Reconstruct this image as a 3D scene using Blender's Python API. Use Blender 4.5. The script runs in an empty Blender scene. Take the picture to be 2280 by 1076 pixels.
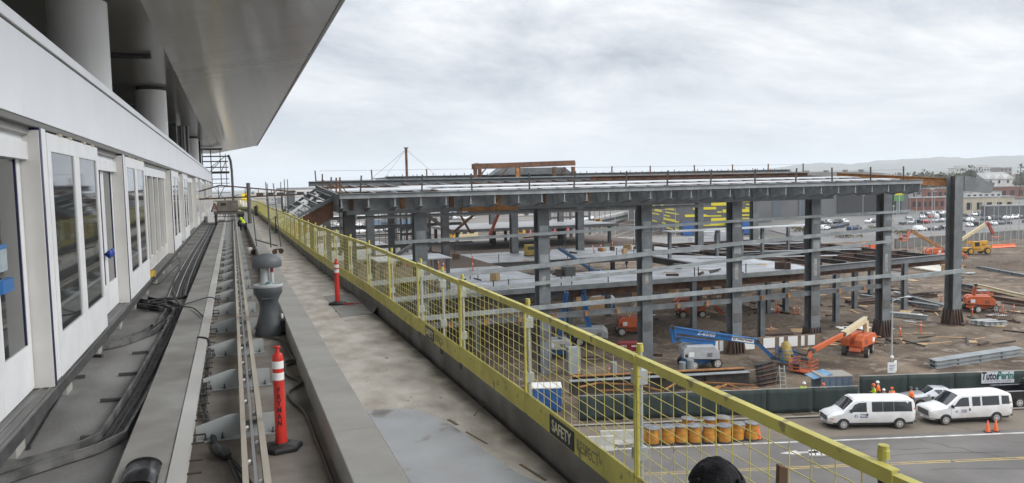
import bpy, bmesh, math, random
from mathutils import Vector as V, Matrix
R=math.radians; random.seed(7)
S=bpy.context.scene; COL=S.collection
# ---------------- camera ----------------
HC=2.8; F=1739.; CX=1140.; CY=538.
_p1=V((516-CX,CY-421,F)); _p2=V((2280-CX,CY-383,F))
_y=_p1.normalized(); _z=_p1.cross(_p2).normalized()
if _z.y<0: _z=-_z
_x=(_p2-_p2.dot(_y)*_y).normalized()
cd=bpy.data.cameras.new('camera'); cam=bpy.data.objects.new('camera',cd); COL.objects.link(cam)
cd.sensor_width=36; cd.lens=36*F/2280; cd.clip_start=.1; cd.clip_end=30000
cam.matrix_world=Matrix(((_x.x,_x.y,-_x.z,0),(_y.x,_y.y,-_y.z,0),(_z.x,_z.y,-_z.z,HC),(0,0,0,1)))
S.camera=cam
def ray(px,py):
    c=V((px-CX,CY-py,F)); return V((_x.dot(c),_y.dot(c),_z.dot(c)))
def at(px,py,z):                 # point of the horizontal plane z that the photograph shows at a pixel
    d=ray(px,py); return V((0,0,HC))+d*((z-HC)/d.z)
def atX(px,py,x): d=ray(px,py); return V((0,0,HC))+d*(x/d.x)
def atY(px,py,y): d=ray(px,py); return V((0,0,HC))+d*(y/d.y)
GZ=-15.2
# ---------------- world: overcast ----------------
HAZE=0.00014
SUN_EL=R(30); SUN_ROT=R(127)
w=bpy.data.worlds.new('World'); S.world=w; w.use_nodes=True
nt=w.node_tree; nt.nodes.clear()
def N(t,**k):
    n=nt.nodes.new(t)
    for a,b in k.items(): setattr(n,a,b)
    return n
L=nt.links.new
out=N('ShaderNodeOutputWorld'); bg=N('ShaderNodeBackground'); bg.inputs[1].default_value=.1
sky=N('ShaderNodeTexSky',sky_type='NISHITA'); sky.sun_disc=False; sky.sun_elevation=SUN_EL; sky.sun_rotation=SUN_ROT
tc=N('ShaderNodeTexCoord'); sp=N('ShaderNodeSeparateXYZ'); L(tc.outputs['Generated'],sp.inputs[0])
def MA(op,a,b):
    n=N('ShaderNodeMath',operation=op)
    for i,v in enumerate((a,b)):
        if hasattr(v,'is_output'): L(v,n.inputs[i])
        else: n.inputs[i].default_value=v
    return n.outputs[0]
zz=MA('MAXIMUM',sp.outputs[2],.0); zd=MA('ADD',zz,.26)
cb=N('ShaderNodeCombineXYZ'); L(MA('DIVIDE',sp.outputs[0],zd),cb.inputs[0]); L(MA('DIVIDE',sp.outputs[1],zd),cb.inputs[1])
n1=N('ShaderNodeTexNoise'); n1.inputs['Scale'].default_value=.75; n1.inputs['Detail'].default_value=7; n1.inputs['Roughness'].default_value=.62; n1.inputs['Distortion'].default_value=.35
mp=N('ShaderNodeMapping'); mp.inputs['Location'].default_value=(3.1,1.7,0); mp.inputs['Rotation'].default_value=(0,0,R(35)); mp.inputs['Scale'].default_value=(1.5,2.1,1)
L(cb.outputs[0],mp.inputs[0]); L(mp.outputs[0],n1.inputs['Vector'])
cr=N('ShaderNodeValToRGB'); e=cr.color_ramp.elements
e[0].position=.36; e[0].color=(.44,.48,.55,1); e[1].position=.62; e[1].color=(1.0,1.0,1.0,1)
m_=e.new(.5); m_.color=(.74,.77,.815,1)
L(n1.outputs[0],cr.inputs[0])
# towards the horizon the layer thins to a pale blue white
hz=N('ShaderNodeValToRGB'); h=hz.color_ramp.elements
h[0].position=0; h[0].color=(.8,.8,.8,1); h[1].position=.16; h[1].color=(0,0,0,1); L(zz,hz.inputs[0])
mh=N('ShaderNodeMixRGB'); L(hz.outputs[0],mh.inputs[0]); L(cr.outputs[0],mh.inputs[1]); mh.inputs[2].default_value=(.77,.815,.87,1)
vs=N('ShaderNodeVectorMath',operation='SCALE'); L(mh.outputs[0],vs.inputs[0])
zr=N('ShaderNodeMapRange'); L(zz,zr.inputs[0]); zr.inputs[1].default_value=.20; zr.inputs[2].default_value=.45; zr.inputs[3].default_value=8.6; zr.inputs[4].default_value=19.5   # an overcast sky is brightest overhead
L(zr.outputs[0],vs.inputs['Scale'])
mx=N('ShaderNodeMixRGB'); mx.inputs[0].default_value=.93; L(sky.outputs[0],mx.inputs[1]); L(vs.outputs[0],mx.inputs[2])
L(mx.outputs[0],bg.inputs[0]); L(bg.outputs[0],out.inputs[0])
sd=bpy.data.lights.new('sun','SUN'); sd.energy=1.5; sd.angle=R(28); sd.color=(1,.96,.9)
so=bpy.data.objects.new('sun',sd); COL.objects.link(so); so.rotation_euler=(R(90)-SUN_EL,0,R(180)-SUN_ROT)
S.cycles.volume_bounces=2
S.view_settings.view_transform='Standard'; S.view_settings.look='None'; S.view_settings.exposure=.30; S.view_settings.gamma=1
# ---------------- materials ----------------
MC={}
def mat(name,c,rough=.6,metal=0,c2=None,sc=3,lo=.4,hi=.6,bump=0,bsc=None,stain=0,ssc=.35,stretch=(1,1,1),spec=.5,detail=6,r2=None,c3=None,c3sc=20,c3t=.62,bd=.02):
    if name in MC: return MC[name]
    m=bpy.data.materials.new(name); m.use_nodes=True; t=m.node_tree; p=t.nodes['Principled BSDF']
    p.inputs['Base Color'].default_value=(*c,1); p.inputs['Roughness'].default_value=rough; p.inputs['Metallic'].default_value=metal
    p.inputs['Specular IOR Level'].default_value=spec
    if c2 is not None or bump or stain:
        co=t.nodes.new('ShaderNodeTexCoord'); mpn=t.nodes.new('ShaderNodeMapping'); mpn.inputs['Scale'].default_value=stretch
        t.links.new(co.outputs['Object'],mpn.inputs[0])
        def noise(s,d=detail):
            n=t.nodes.new('ShaderNodeTexNoise'); n.inputs['Scale'].default_value=s; n.inputs['Detail'].default_value=d
            t.links.new(mpn.outputs[0],n.inputs['Vector']); return n.outputs[0]
        def ramp(o,a,b):
            r=t.nodes.new('ShaderNodeMapRange'); r.inputs[1].default_value=a; r.inputs[2].default_value=b; t.links.new(o,r.inputs[0]); return r.outputs[0]
        col=None
        if c2 is not None:
            f=ramp(noise(sc),lo,hi); x=t.nodes.new('ShaderNodeMixRGB'); t.links.new(f,x.inputs[0]); x.inputs[1].default_value=(*c,1); x.inputs[2].default_value=(*c2,1); col=x.outputs[0]
            if r2 is not None:
                rr=t.nodes.new('ShaderNodeMapRange'); t.links.new(f,rr.inputs[0]); rr.inputs[3].default_value=rough; rr.inputs[4].default_value=r2; t.links.new(rr.outputs[0],p.inputs['Roughness'])
        if c3 is not None:
            f=ramp(noise(c3sc),c3t,c3t+.06); x=t.nodes.new('ShaderNodeMixRGB'); t.links.new(f,x.inputs[0])
            if col: t.links.new(col,x.inputs[1])
            else: x.inputs[1].default_value=(*c,1)
            x.inputs[2].default_value=(*c3,1); col=x.outputs[0]
        if stain:
            f=ramp(noise(ssc,9),.38,.68); x=t.nodes.new('ShaderNodeMixRGB'); x.blend_type='MULTIPLY'; 
            mm=t.nodes.new('ShaderNodeMath'); mm.operation='MULTIPLY'; mm.inputs[1].default_value=stain; t.links.new(f,mm.inputs[0]); t.links.new(mm.outputs[0],x.inputs[0])
            if col: t.links.new(col,x.inputs[1])
            else: x.inputs[1].default_value=(*c,1)
            x.inputs[2].default_value=(.42,.38,.34,1); col=x.outputs[0]
        if col: t.links.new(col,p.inputs['Base Color'])
        if bump:
            b=t.nodes.new('ShaderNodeBump'); b.inputs['Strength'].default_value=min(1,bump); b.inputs['Distance'].default_value=bd
            t.links.new(noise(bsc or sc*4),b.inputs['Height']); t.links.new(b.outputs[0],p.inputs['Normal'])
    MC[name]=m; return m
K=mat
conc=K('concrete_grey',(.24,.235,.22),.85,c2=(.30,.295,.28),sc=1.6,bump=.25,bsc=40,stain=.45,ssc=.5)
conc_floor=K('concrete_trough',(.21,.185,.155),.8,c2=(.30,.275,.24),sc=1.1,bump=.3,bsc=30,stain=.75,ssc=.7,r2=.6)
conc_left=K('concrete_left_floor',(.20,.20,.195),.8,c2=(.28,.28,.27),sc=.9,bump=.3,bsc=25,stain=.6,ssc=.8,stretch=(1,.5,1))
conc_walk=K('concrete_walkway',(.585,.55,.49),.75,c2=(.45,.41,.35),sc=2.6,lo=.40,hi=.66,bump=.4,bsc=35,stain=.55,ssc=2.2,stretch=(1,.6,1),c3=(.27,.23,.18),c3sc=5,c3t=.66,detail=10)
conc_wall=K('concrete_wall',(.34,.335,.31),.8,c2=(.39,.38,.355),sc=1.2,bump=.2,bsc=45,stain=.3,ssc=.4)
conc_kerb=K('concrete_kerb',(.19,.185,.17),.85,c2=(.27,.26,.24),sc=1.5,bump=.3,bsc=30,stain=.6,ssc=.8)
white=K('white_panel',(.84,.86,.90),.38,c2=(.80,.82,.86),sc=.6)
white2=K('white_frame',(.82,.83,.85),.4,c2=(.77,.78,.79),sc=2)
jamb=K('pale_jamb',(.66,.655,.63),.5,c2=(.60,.59,.57),sc=1)
dkgrey=K('dark_grey',(.05,.05,.052),.6,c2=(.075,.075,.075),sc=4)
black=K('black_rubber',(.016,.016,.018),.55,c2=(.03,.03,.03),sc=8)
blueedge=K('blue_black_seal',(.012,.014,.07),.4)
blueplug=K('blue_plastic',(.02,.06,.32),.35)
glass=K('dark_glass',(.028,.034,.036),.04,spec=.9)
glass2=K('vehicle_glass',(.02,.024,.028),.06,spec=.8)
alu=K('sill_metal',(.22,.22,.215),.5,metal=.3,c2=(.14,.14,.135),sc=3,stretch=(6,.3,1))
steel=K('primed_steel',(.125,.140,.150),.6,c2=(.165,.18,.19),sc=1.1,stain=.35,ssc=.5,bump=.08,bsc=10,c3=(.24,.15,.09),c3sc=1.7,c3t=.68)
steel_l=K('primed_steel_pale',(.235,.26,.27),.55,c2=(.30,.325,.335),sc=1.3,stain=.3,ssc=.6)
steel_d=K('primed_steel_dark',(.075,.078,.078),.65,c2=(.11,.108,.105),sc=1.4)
darksteel=K('dark_steel',(.028,.026,.025),.6,c2=(.06,.048,.038),sc=1.2)
rust=K('rusted_steel',(.16,.075,.038),.8,c2=(.09,.048,.032),sc=1.5,stain=.4,bump=.2,bsc=12)
rust_o=K('orange_rust',(.40,.19,.055),.75,c2=(.25,.11,.04),sc=1.6,stain=.3)
rust_d=K('dark_rust',(.062,.040,.032),.8,c2=(.10,.055,.035),sc=1.3)
deckm=K('metal_decking',(.52,.545,.565),.42,metal=.15,c2=(.40,.42,.44),sc=.5,stain=.45,ssc=.35)
yellow=K('barrier_yellow',(.67,.61,.14),.55,c2=(.59,.535,.125),sc=2.5,c3=(.33,.29,.11),c3sc=7,c3t=.60,stain=.25,ssc=3)
galv=K('galvanised',(.46,.48,.48),.5,metal=.4,c2=(.36,.38,.38),sc=5)
railtan=K('rail_tan',(.47,.43,.36),.6,c2=(.40,.36,.30),sc=2,stretch=(3,.4,1))
railgrey=K('rail_grey',(.36,.365,.37),.45,metal=.4)
plateg=K('plate_grey',(.42,.45,.455),.5,c2=(.34,.365,.37),sc=2,stain=.25)
stripw=K('strip_pale',(.56,.56,.54),.6,c2=(.48,.475,.455),sc=1.2,stain=.25,stretch=(1,.4,1))
red=K('delineator_red',(.62,.032,.022),.42,c2=(.52,.03,.02),sc=3)
reflw=K('reflective_white',(.78,.78,.77),.35)
orange=K('lift_orange',(.62,.13,.035),.42,c2=(.50,.105,.035),sc=2,stain=.3)
orange2=K('safety_orange',(.75,.13,.03),.5)
cream=K('boom_cream',(.66,.56,.36),.45,c2=(.58,.49,.32),sc=2,stain=.2)
liftblue=K('lift_blue',(.025,.16,.42),.4,c2=(.02,.13,.36),sc=2,stain=.25)
liftgrey=K('lift_grey',(.46,.47,.48),.45,c2=(.40,.41,.42),sc=2,stain=.2)
tyre=K('tyre',(.016,.016,.016),.85,c2=(.05,.042,.034),sc=3)
rim=K('wheel_rim',(.50,.49,.47),.45,metal=.2)
telyel=K('machine_yellow',(.62,.33,.03),.45,c2=(.52,.28,.03),sc=2,stain=.3)
carw=K('car_white',(.78,.785,.79),.22,spec=.6)
carwd=K('van_white',(.79,.795,.80),.25,c2=(.72,.71,.69),sc=1.2,spec=.6,stain=.07,ssc=1.2)
carb=K('car_black',(.012,.013,.015),.2,spec=.6)
cars=K('car_silver',(.50,.51,.52),.25,metal=.5)
cargy=K('car_grey',(.12,.125,.135),.25,metal=.3)
carbl=K('car_blue',(.03,.05,.11),.25,metal=.2)
carr=K('car_red',(.30,.02,.02),.25)
chrome=K('trim_metal',(.45,.45,.46),.25,metal=.8)
lampg=K('lamp_glass',(.72,.72,.70),.15)
lampr=K('lamp_red',(.40,.01,.01),.2)
lampa=K('lamp_amber',(.65,.22,.03),.25)
timber=K('timber',(.42,.28,.15),.75,c2=(.33,.21,.11),sc=3,stretch=(.5,4,4))
timber_d=K('timber_old',(.17,.10,.06),.8,c2=(.11,.065,.04),sc=4,stretch=(4,4,.5))
ply=K('plywood',(.46,.31,.16),.7,c2=(.38,.25,.12),sc=2)
screen=K('screen_fabric',(.018,.030,.028),.8,c2=(.026,.042,.038),sc=1.4,stretch=(1,1,.3),bump=.4,bsc=2.5)
drumm=K('drum_orange',(.55,.24,.03),.5,c2=(.42,.19,.03),sc=4,stain=.3,ssc=2)
drumlid=K('drum_lid',(.13,.135,.15),.5,c2=(.20,.205,.22),sc=6)
hivis=K('hi_vis_lime',(.50,.72,.02),.6)
hiviso=K('hi_vis_orange',(.85,.16,.02),.6)
skin=K('skin_tone',(.36,.20,.13),.6)
denim=K('dark_trousers',(.03,.035,.05),.8)
blackcloth=K('black_cloth',(.013,.013,.015),.95,c2=(.022,.022,.024),sc=14,bump=.6,bsc=60,spec=.25)
sinkd=K('plastic_slate',(.058,.066,.074),.5,c2=(.07,.078,.086),sc=2)
sinkl=K('plastic_pale',(.42,.45,.46),.45)
bluet=K('container_blue',(.02,.11,.34),.5,c2=(.02,.09,.28),sc=1.5,stain=.3)
trunkm=K('bark',(.10,.075,.055),.9,c2=(.06,.045,.035),sc=5)
leaf1=K('foliage_dark',(.042,.060,.030),.8,c2=(.075,.090,.045),sc=.6)
leaf2=K('foliage_olive',(.085,.090,.050),.8,c2=(.12,.115,.065),sc=.6)
txt_dk=K('lettering_dark',(.015,.02,.035),.5)
txt_wh=K('lettering_white',(.82,.82,.82),.5)
txt_bl=K('lettering_blue',(.03,.06,.22),.5)
txt_gn=K('lettering_green',(.02,.14,.11),.5)
_t=conc_walk.node_tree; _p=_t.nodes['Principled BSDF']; _src=_p.inputs['Base Color'].links[0].from_socket     # mud washed along the foot of the kerb
_co=_t.nodes.new('ShaderNodeTexCoord'); _sx=_t.nodes.new('ShaderNodeSeparateXYZ'); _t.links.new(_co.outputs['Object'],_sx.inputs[0])
_mr=_t.nodes.new('ShaderNodeMapRange'); _mr.inputs[1].default_value=2.30; _mr.inputs[2].default_value=2.86; _t.links.new(_sx.outputs[0],_mr.inputs[0])
_nz=_t.nodes.new('ShaderNodeTexNoise'); _nz.inputs['Scale'].default_value=1.6; _nz.inputs['Detail'].default_value=9; _t.links.new(_co.outputs['Object'],_nz.inputs['Vector'])
_ad=_t.nodes.new('ShaderNodeMath'); _ad.operation='ADD'; _t.links.new(_mr.outputs[0],_ad.inputs[0]); _t.links.new(_nz.outputs[0],_ad.inputs[1])
_m2=_t.nodes.new('ShaderNodeMapRange'); _m2.inputs[1].default_value=1.06; _m2.inputs[2].default_value=1.42; _m2.inputs[4].default_value=.9; _t.links.new(_ad.outputs[0],_m2.inputs[0])
_mx=_t.nodes.new('ShaderNodeMixRGB'); _mx.inputs[2].default_value=(.085,.07,.055,1); _t.links.new(_m2.outputs[0],_mx.inputs[0]); _t.links.new(_src,_mx.inputs[1]); _t.links.new(_mx.outputs[0],_p.inputs['Base Color'])
# ---------------- mesh helpers ----------------
class MB:
    def __init__(s): s.v=[]; s.f=[]
    def add(s,vs,fs):
        o=len(s.v); s.v+=[tuple(v) for v in vs]; s.f+=[tuple(i+o for i in f) for f in fs]; return s
    def box(s,x0,x1,y0,y1,z0,z1):
        return s.add([(x0,y0,z0),(x1,y0,z0),(x1,y1,z0),(x0,y1,z0),(x0,y0,z1),(x1,y0,z1),(x1,y1,z1),(x0,y1,z1)],
            [(0,3,2,1),(4,5,6,7),(0,1,5,4),(1,2,6,5),(2,3,7,6),(3,0,4,7)])
    def cbox(s,c,d,rz=0):
        cs,sn=math.cos(rz),math.sin(rz); vs=[]
        for z in (-.5,.5):
            for x,y in ((-.5,-.5),(.5,-.5),(.5,.5),(-.5,.5)):
                X,Y=x*d[0],y*d[1]; vs.append((c[0]+X*cs-Y*sn,c[1]+X*sn+Y*cs,c[2]+z*d[2]))
        return s.add(vs,[(0,3,2,1),(4,5,6,7),(0,1,5,4),(1,2,6,5),(2,3,7,6),(3,0,4,7)])
    def bar(s,p,q,w,h,up=(0,0,1)):        # box from p to q, w across, h along up
        p,q=V(p),V(q); d=(q-p).normalized(); u=V(up)
        if abs(d.dot(u))>.99: u=V((0,1,0))
        a=d.cross(u).normalized(); b=a.cross(d).normalized(); vs=[]
        for c in (p,q):
            for i,j in ((-1,-1),(1,-1),(1,1),(-1,1)): vs.append(c+a*(i*w/2)+b*(j*h/2))
        return s.add(vs,[(3,2,1,0),(4,5,6,7),(0,1,5,4),(1,2,6,5),(2,3,7,6),(3,0,4,7)])
    def ibeam(s,p,q,w,h,t=.05,up=(0,0,1)):
        p,q=V(p),V(q); d=(q-p).normalized(); u=V(up)
        if abs(d.dot(u))>.99: u=V((0,1,0))
        a=d.cross(u).normalized(); b=a.cross(d).normalized(); k=h/2-t/2
        s.bar(p+b*k,q+b*k,w,t,b); s.bar(p-b*k,q-b*k,w,t,b); s.bar(p,q,t,h-2*t,b); return s
    def tube(s,pts,r,n=6,cap=True):
        pts=[V(p) for p in pts]; m=len(pts); rr=r if isinstance(r,(list,tuple)) else [r]*m; rings=[]
        pa=None
        for i,p in enumerate(pts):
            d=((pts[min(i+1,m-1)]-pts[max(i-1,0)])).normalized()
            if pa is None:
                u=V((0,0,1)) if abs(d.z)<.9 else V((1,0,0)); pa=d.cross(u).normalized()
            else: pa=(pa-d*pa.dot(d)).normalized()
            b=d.cross(pa)
            rings.append([p+(pa*math.cos(2*math.pi*k/n)+b*math.sin(2*math.pi*k/n))*rr[i] for k in range(n)])
        vs=[v for g in rings for v in g]; fs=[]
        for i in range(m-1):
            for k in range(n): fs.append((i*n+k,i*n+(k+1)%n,(i+1)*n+(k+1)%n,(i+1)*n+k))
        if cap: fs.append(tuple(range(n-1,-1,-1))); fs.append(tuple((m-1)*n+k for k in range(n)))
        return s.add(vs,fs)
    def lathe(s,prof,c=(0,0,0),n=20,axis='z',sx=1,sy=1):
        vs=[];m=len(prof)
        for r,z in prof:
            for k in range(n):
                a=2*math.pi*k/n; x,y=r*math.cos(a)*sx,r*math.sin(a)*sy
                p=(x,y,z) if axis=='z' else ((x,z,y) if axis=='y' else (z,x,y))
                vs.append((p[0]+c[0],p[1]+c[1],p[2]+c[2]))
        fs=[]
        for i in range(m-1):
            for k in range(n): fs.append((i*n+k,i*n+(k+1)%n,(i+1)*n+(k+1)%n,(i+1)*n+k))
        fs.append(tuple(range(n-1,-1,-1))); fs.append(tuple((m-1)*n+k for k in range(n)))
        return s.add(vs,fs)
    def prism(s,pts,a,b,axis='y'):        # 2D outline extruded; axis y: pts are (x,z)
        n=len(pts); vs=[]
        for t in (a,b):
            for u,v in pts: vs.append((u,t,v) if axis=='y' else ((t,u,v) if axis=='x' else (u,v,t)))
        fs=[tuple(range(n)),tuple(range(2*n-1,n-1,-1))]+[(i,i+n,(i+1)%n+n,(i+1)%n) for i in range(n)]
        return s.add(vs,fs)
    def quad(s,*p): return s.add(p,[tuple(range(len(p)))])
    def build(s,name,m,parent=None,bevel=0,smooth=False,world=False,loc=None):
        me=bpy.data.meshes.new(name); vs=s.v
        off=None
        if parent is not None and world: off=parent['_o']
        elif loc is not None: off=loc
        if off is not None: vs=[(a-off[0],b-off[1],c-off[2]) for a,b,c in vs]
        me.from_pydata([tuple(v) for v in vs],[],s.f); me.materials.append(m)
        bm=bmesh.new(); bm.from_mesh(me); bmesh.ops.recalc_face_normals(bm,faces=bm.faces); bm.to_mesh(me); bm.free()
        o=bpy.data.objects.new(name,me); COL.objects.link(o)
        if parent is not None: o.parent=parent
        elif loc is not None: o.location=loc
        if bevel:
            b=o.modifiers.new('bevel','BEVEL'); b.width=bevel; b.segments=2; b.limit_method='ANGLE'; b.angle_limit=R(40)
        if smooth:
            for p in me.polygons: p.use_smooth=True
            if smooth!='all':
                e_=o.modifiers.new('es','EDGE_SPLIT'); e_.split_angle=R(38)
        return o
def tag(o,label,cat,group=None,kind=None):
    if label: o['label']=label
    if cat: o['category']=cat
    if group: o['group']=group
    if kind: o['kind']=kind
    return o
def struct(o,label=None): 
    o['kind']='structure'; 
    if label: o['label']=label; o['category']=o.name.split('.')[0].replace('_',' ')
    return o
ORIG=[]
def thing(name,label,cat,loc=(0,0,0),rz=0,group=None):
    o=bpy.data.objects.new(name,None); o.empty_display_size=.2; COL.objects.link(o); o.location=loc; o.rotation_euler=(0,0,rz); o['_o']=tuple(loc); ORIG.append(o)
    return tag(o,label,cat,group)
def copy_tree(o,parent=None):
    c=o.copy(); COL.objects.link(c)
    if parent is not None: c.parent=parent
    for ch in list(o.children): copy_tree(ch,c)
    return c
def dup(o,loc,rz=0,label=None,group=None,scale=None):
    c=copy_tree(o); c.location=loc; c.rotation_euler=(0,0,rz)
    if label: c['label']=label
    if group: c['group']=group
    if scale: c.scale=scale
    return c
def swapmat(o,old,new):                    # give a copied thing its own colour
    for x in [o]+list(o.children_recursive):
        if x.type=='MESH' and x.data.materials and x.data.materials[0]==old:
            x.data=x.data.copy(); x.data.materials[0]=new
def text(name,s,size,m,parent,loc,rot,ext=.002,align='CENTER',sx=1,vert=False,shear=0,bold=0):
    cu=bpy.data.curves.new(name,'FONT'); cu.body=s; cu.size=size; cu.extrude=ext; cu.align_x=align; cu.align_y='CENTER'; cu.shear=shear; cu.offset=bold; cu.resolution_u=3
    t=bpy.data.objects.new(name,cu); COL.objects.link(t)
    bpy.context.view_layer.update()
    me=bpy.data.meshes.new_from_object(t.evaluated_get(bpy.context.evaluated_depsgraph_get())); bpy.data.objects.remove(t)
    me.materials.clear(); me.materials.append(m)
    o=bpy.data.objects.new(name,me); COL.objects.link(o); o.parent=parent; o.location=loc; o.rotation_euler=rot; o.scale=(sx,1,1)
    return o
from mathutils import noise as NZ0
# =============== guideway and walkway (setting) ===============
Y0,Y1=-4,150
ZF=-.35
m=MB(); m.box(-14,-1.28,Y0,Y1,-1.6,ZF); struct(m.build('station_floor',conc_left))
m=MB(); m.box(-1.28,.95,Y0,Y1,-1.6,ZF-.004); struct(m.build('guideway_trough',conc_floor))
m=MB(); m.box(1.452,2.84,Y0,Y1+60,-1.6,0); struct(m.build('walkway',conc_walk))
m=MB(); m.box(-1.27,-.745,Y0,Y1,ZF-.05,-.10); pl=struct(m.build('guideway_plinth',conc,bevel=.01))
# stub bars along the plinth edge
g=MB(); g.bar((-.6,0,-.2),(-.44,0,-.2),.02,.02)
st=g.build('rebar_stub',darksteel,pl); 
for i in range(1,90):
    c=st.copy(); COL.objects.link(c); c.parent=pl; c.location=(0,6.5+i*.47+random.uniform(-.06,.06),random.uniform(-.03,.02))
st.location=(0,6.5,0)
# resin patch on the walkway
m=MB()
pp=[(1.46,4.2),(2.62,4.2),(2.60,6.6),(2.48,6.9),(2.38,7.6),(2.30,8.6),(2.12,9.35),(1.95,9.52),(1.7,9.62),(1.46,9.66)]
m.prism(pp,.0,.004,'z'); struct(m.build('walkway_patch',K('grey_screed',(.30,.315,.335),.32,c2=(.38,.39,.40),sc=2.2,r2=.55,stain=.4,ssc=1.2,c3=(.18,.17,.15),c3sc=1.5,c3t=.62)))
# scratches / cut slots in the slab
m=MB()
for (x,y,l,a,w_) in ((2.62,6.9,.5,99,.03),(2.42,8.1,.5,101,.02),(2.33,8.75,.25,100,.035),(2.80,9.2,.7,62,.012)):
    m.cbox((x,y,.003),(l,w_,.004),R(a))
struct(m.build('walkway_slot',K('slot_brown',(.16,.12,.075),.9)))
# low wall with joints
def wallseg(a,b):
    m=MB(); m.box(.95,1.45,a+.006,b-.006,ZF-.3,.02); return m.build('low_wall',conc_wall,loc=(1.2,a,0),bevel=.012)
ys=[-4]+[2.2+3.35*i for i in range(0,40)]
for i in range(len(ys)-1):
    o=wallseg(ys[i],ys[i+1]); tag(o,'long smooth grey concrete block of the low wall between guideway trough and walkway','low wall','low wall blocks beside the walkway')
# kerb under the barrier
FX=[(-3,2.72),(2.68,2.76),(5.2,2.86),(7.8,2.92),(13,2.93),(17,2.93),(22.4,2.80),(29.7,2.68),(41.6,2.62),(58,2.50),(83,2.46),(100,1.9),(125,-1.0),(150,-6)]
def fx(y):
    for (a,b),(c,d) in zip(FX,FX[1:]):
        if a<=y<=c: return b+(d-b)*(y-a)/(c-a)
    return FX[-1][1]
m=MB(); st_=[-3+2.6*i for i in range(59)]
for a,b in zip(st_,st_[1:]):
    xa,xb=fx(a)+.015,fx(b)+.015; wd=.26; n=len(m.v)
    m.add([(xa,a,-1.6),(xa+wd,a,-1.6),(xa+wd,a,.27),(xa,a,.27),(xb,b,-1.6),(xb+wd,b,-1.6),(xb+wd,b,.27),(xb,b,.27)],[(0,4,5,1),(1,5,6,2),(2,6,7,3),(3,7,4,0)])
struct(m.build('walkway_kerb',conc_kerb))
# =============== guide rails ===============
def longrail(name,lab,x0,x1,z0,z1,mt,pieces=12):
    o=thing(name,lab,'guide rail',(x0,Y0,z0))
    step=(110-Y0)/pieces
    for i in range(pieces):
        m=MB(); m.box(x0,x1,Y0+i*step+.004,Y0+(i+1)*step-.004,z0,z1); m.build('rail_length',mt,o,world=True)
    return o
longrail('running_strip','pale flat running strip fixed along the edge of the concrete plinth',-.742,-.585,ZF+.1,-.085,stripw)['category']='running strip'
longrail('guide_rail','left tan guide rail of the pair standing on the grey brackets',-.03,.028,-.16,.0,railtan)
longrail('guide_rail','right tan guide rail of the pair standing on the grey brackets',.165,.232,-.16,.0,railtan)
o=longrail('conductor_rail','thin grey conductor rail running between the two tan guide rails',.078,.108,-.12,-.02,railgrey)
g=MB(); g.lathe([(.018,-.03),(.026,-.015),(.026,.015),(.012,.03)],n=8); ins=g.build('insulator',reflw,o)
ins.location=(.045-o['_o'][0],6.6-Y0,-.07-o['_o'][2])
for i in range(1,80):
    c=ins.copy(); COL.objects.link(c); c.parent=o; c.location=(((.045 if i%2 else .14)-o['_o'][0]),6.6+i*.62-Y0,-.06-o['_o'][2])
# brackets across the trough
b=thing('rail_bracket','grey steel cross bracket bolted to the trough floor under the guide rails','bracket',(0,0,ZF),0,'cross brackets under the guide rails')
m=MB(); m.prism([(-.56,.02),(-.04,.02),(-.04,.30),(-.14,.30),(-.2,.29),(-.56,.19)],-.012,.012,'y'); m.build('web_plate',plateg,b)
m=MB(); m.prism([(.22,.02),(.44,.02),(.44,.24),(.425,.262),(.40,.27),(.22,.27)],-.012,.012,'y'); m.build('end_plate',plateg,b)
m=MB(); m.box(-.03,.23,-.03,.03,.02,.19); m.build('rail_seat',plateg,b)
m=MB(); m.box(-.56,.46,-.09,.03,0,.02); m.build('base_flange',plateg,b)
for x in (-.45,-.25,.36):
    m=MB(); m.tube([(x,-.05,.02),(x,-.05,.09)],.011,6); m.lathe([(.022,.02),(.022,.04)],(x,-.05,0),6); m.build('anchor_bolt',dkgrey,b)
b.location=(0,7.75,ZF)
for i in range(1,34): dup(b,(0,7.75+2.62*i,ZF))
# =============== station building ===============
sb=thing('station_building','white station with a long row of glazed doors under a wide glossy canopy','station',(-2.5,0,0))
def part(m,name,mt,p,**k): return m.build(name,mt,p,world=True,**k)
XF=-2.45
joints=[-3,3.4,11.55,19.7,28.4,35.9,44.1,52.3,60.5,68.7,76.9,85.1,93.3,101.5,112]
for a,b_ in zip(joints,joints[1:]):
    m=MB(); m.box(XF-.12,XF,a+.008,b_-.008,3.78,4.86); part(m,'fascia_panel',white,sb,bevel=.006)
m=MB(); m.box(XF-.16,XF-.03,-3,112,4.86,4.905); part(m,'shadow_groove',K('groove_brown',(.13,.115,.095),.7),sb)
m=MB(); m.box(XF-.5,XF+.01,-3,112,4.905,5.06); part(m,'parapet_cap',white,sb,bevel=.008)
m=MB(); m.box(XF-.14,XF-.02,-3,112,3.70,3.78); part(m,'head_channel',K('head_metal',(.16,.155,.145),.5),sb)
m=MB(); m.box(-2.95,XF-.13,-3,112,3.6,4.9); part(m,'lintel',K('lintel_grey',(.34,.335,.32),.6),sb)
m=MB(); m.tube([(XF-.22,-3,3.66),(XF-.22,112,3.66)],.085,10); part(m,'door_header_tube',K('header_tube',(.34,.335,.325),.4),sb,smooth=True)
m=MB()
m.box(-2.98,XF,-3,112,.0,.075); m.box(XF-.2,XF-.16,-3,112,.075,.09); m.box(XF-.08,XF-.04,-3,112,.075,.09); m.box(XF-.32,XF-.29,-3,112,.075,.09)
part(m,'platform_sill',alu,sb)
m=MB(); m.box(XF-.02,XF+.004,-3,112,-.10,.05); part(m,'sill_edge',dkgrey,sb)
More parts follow.
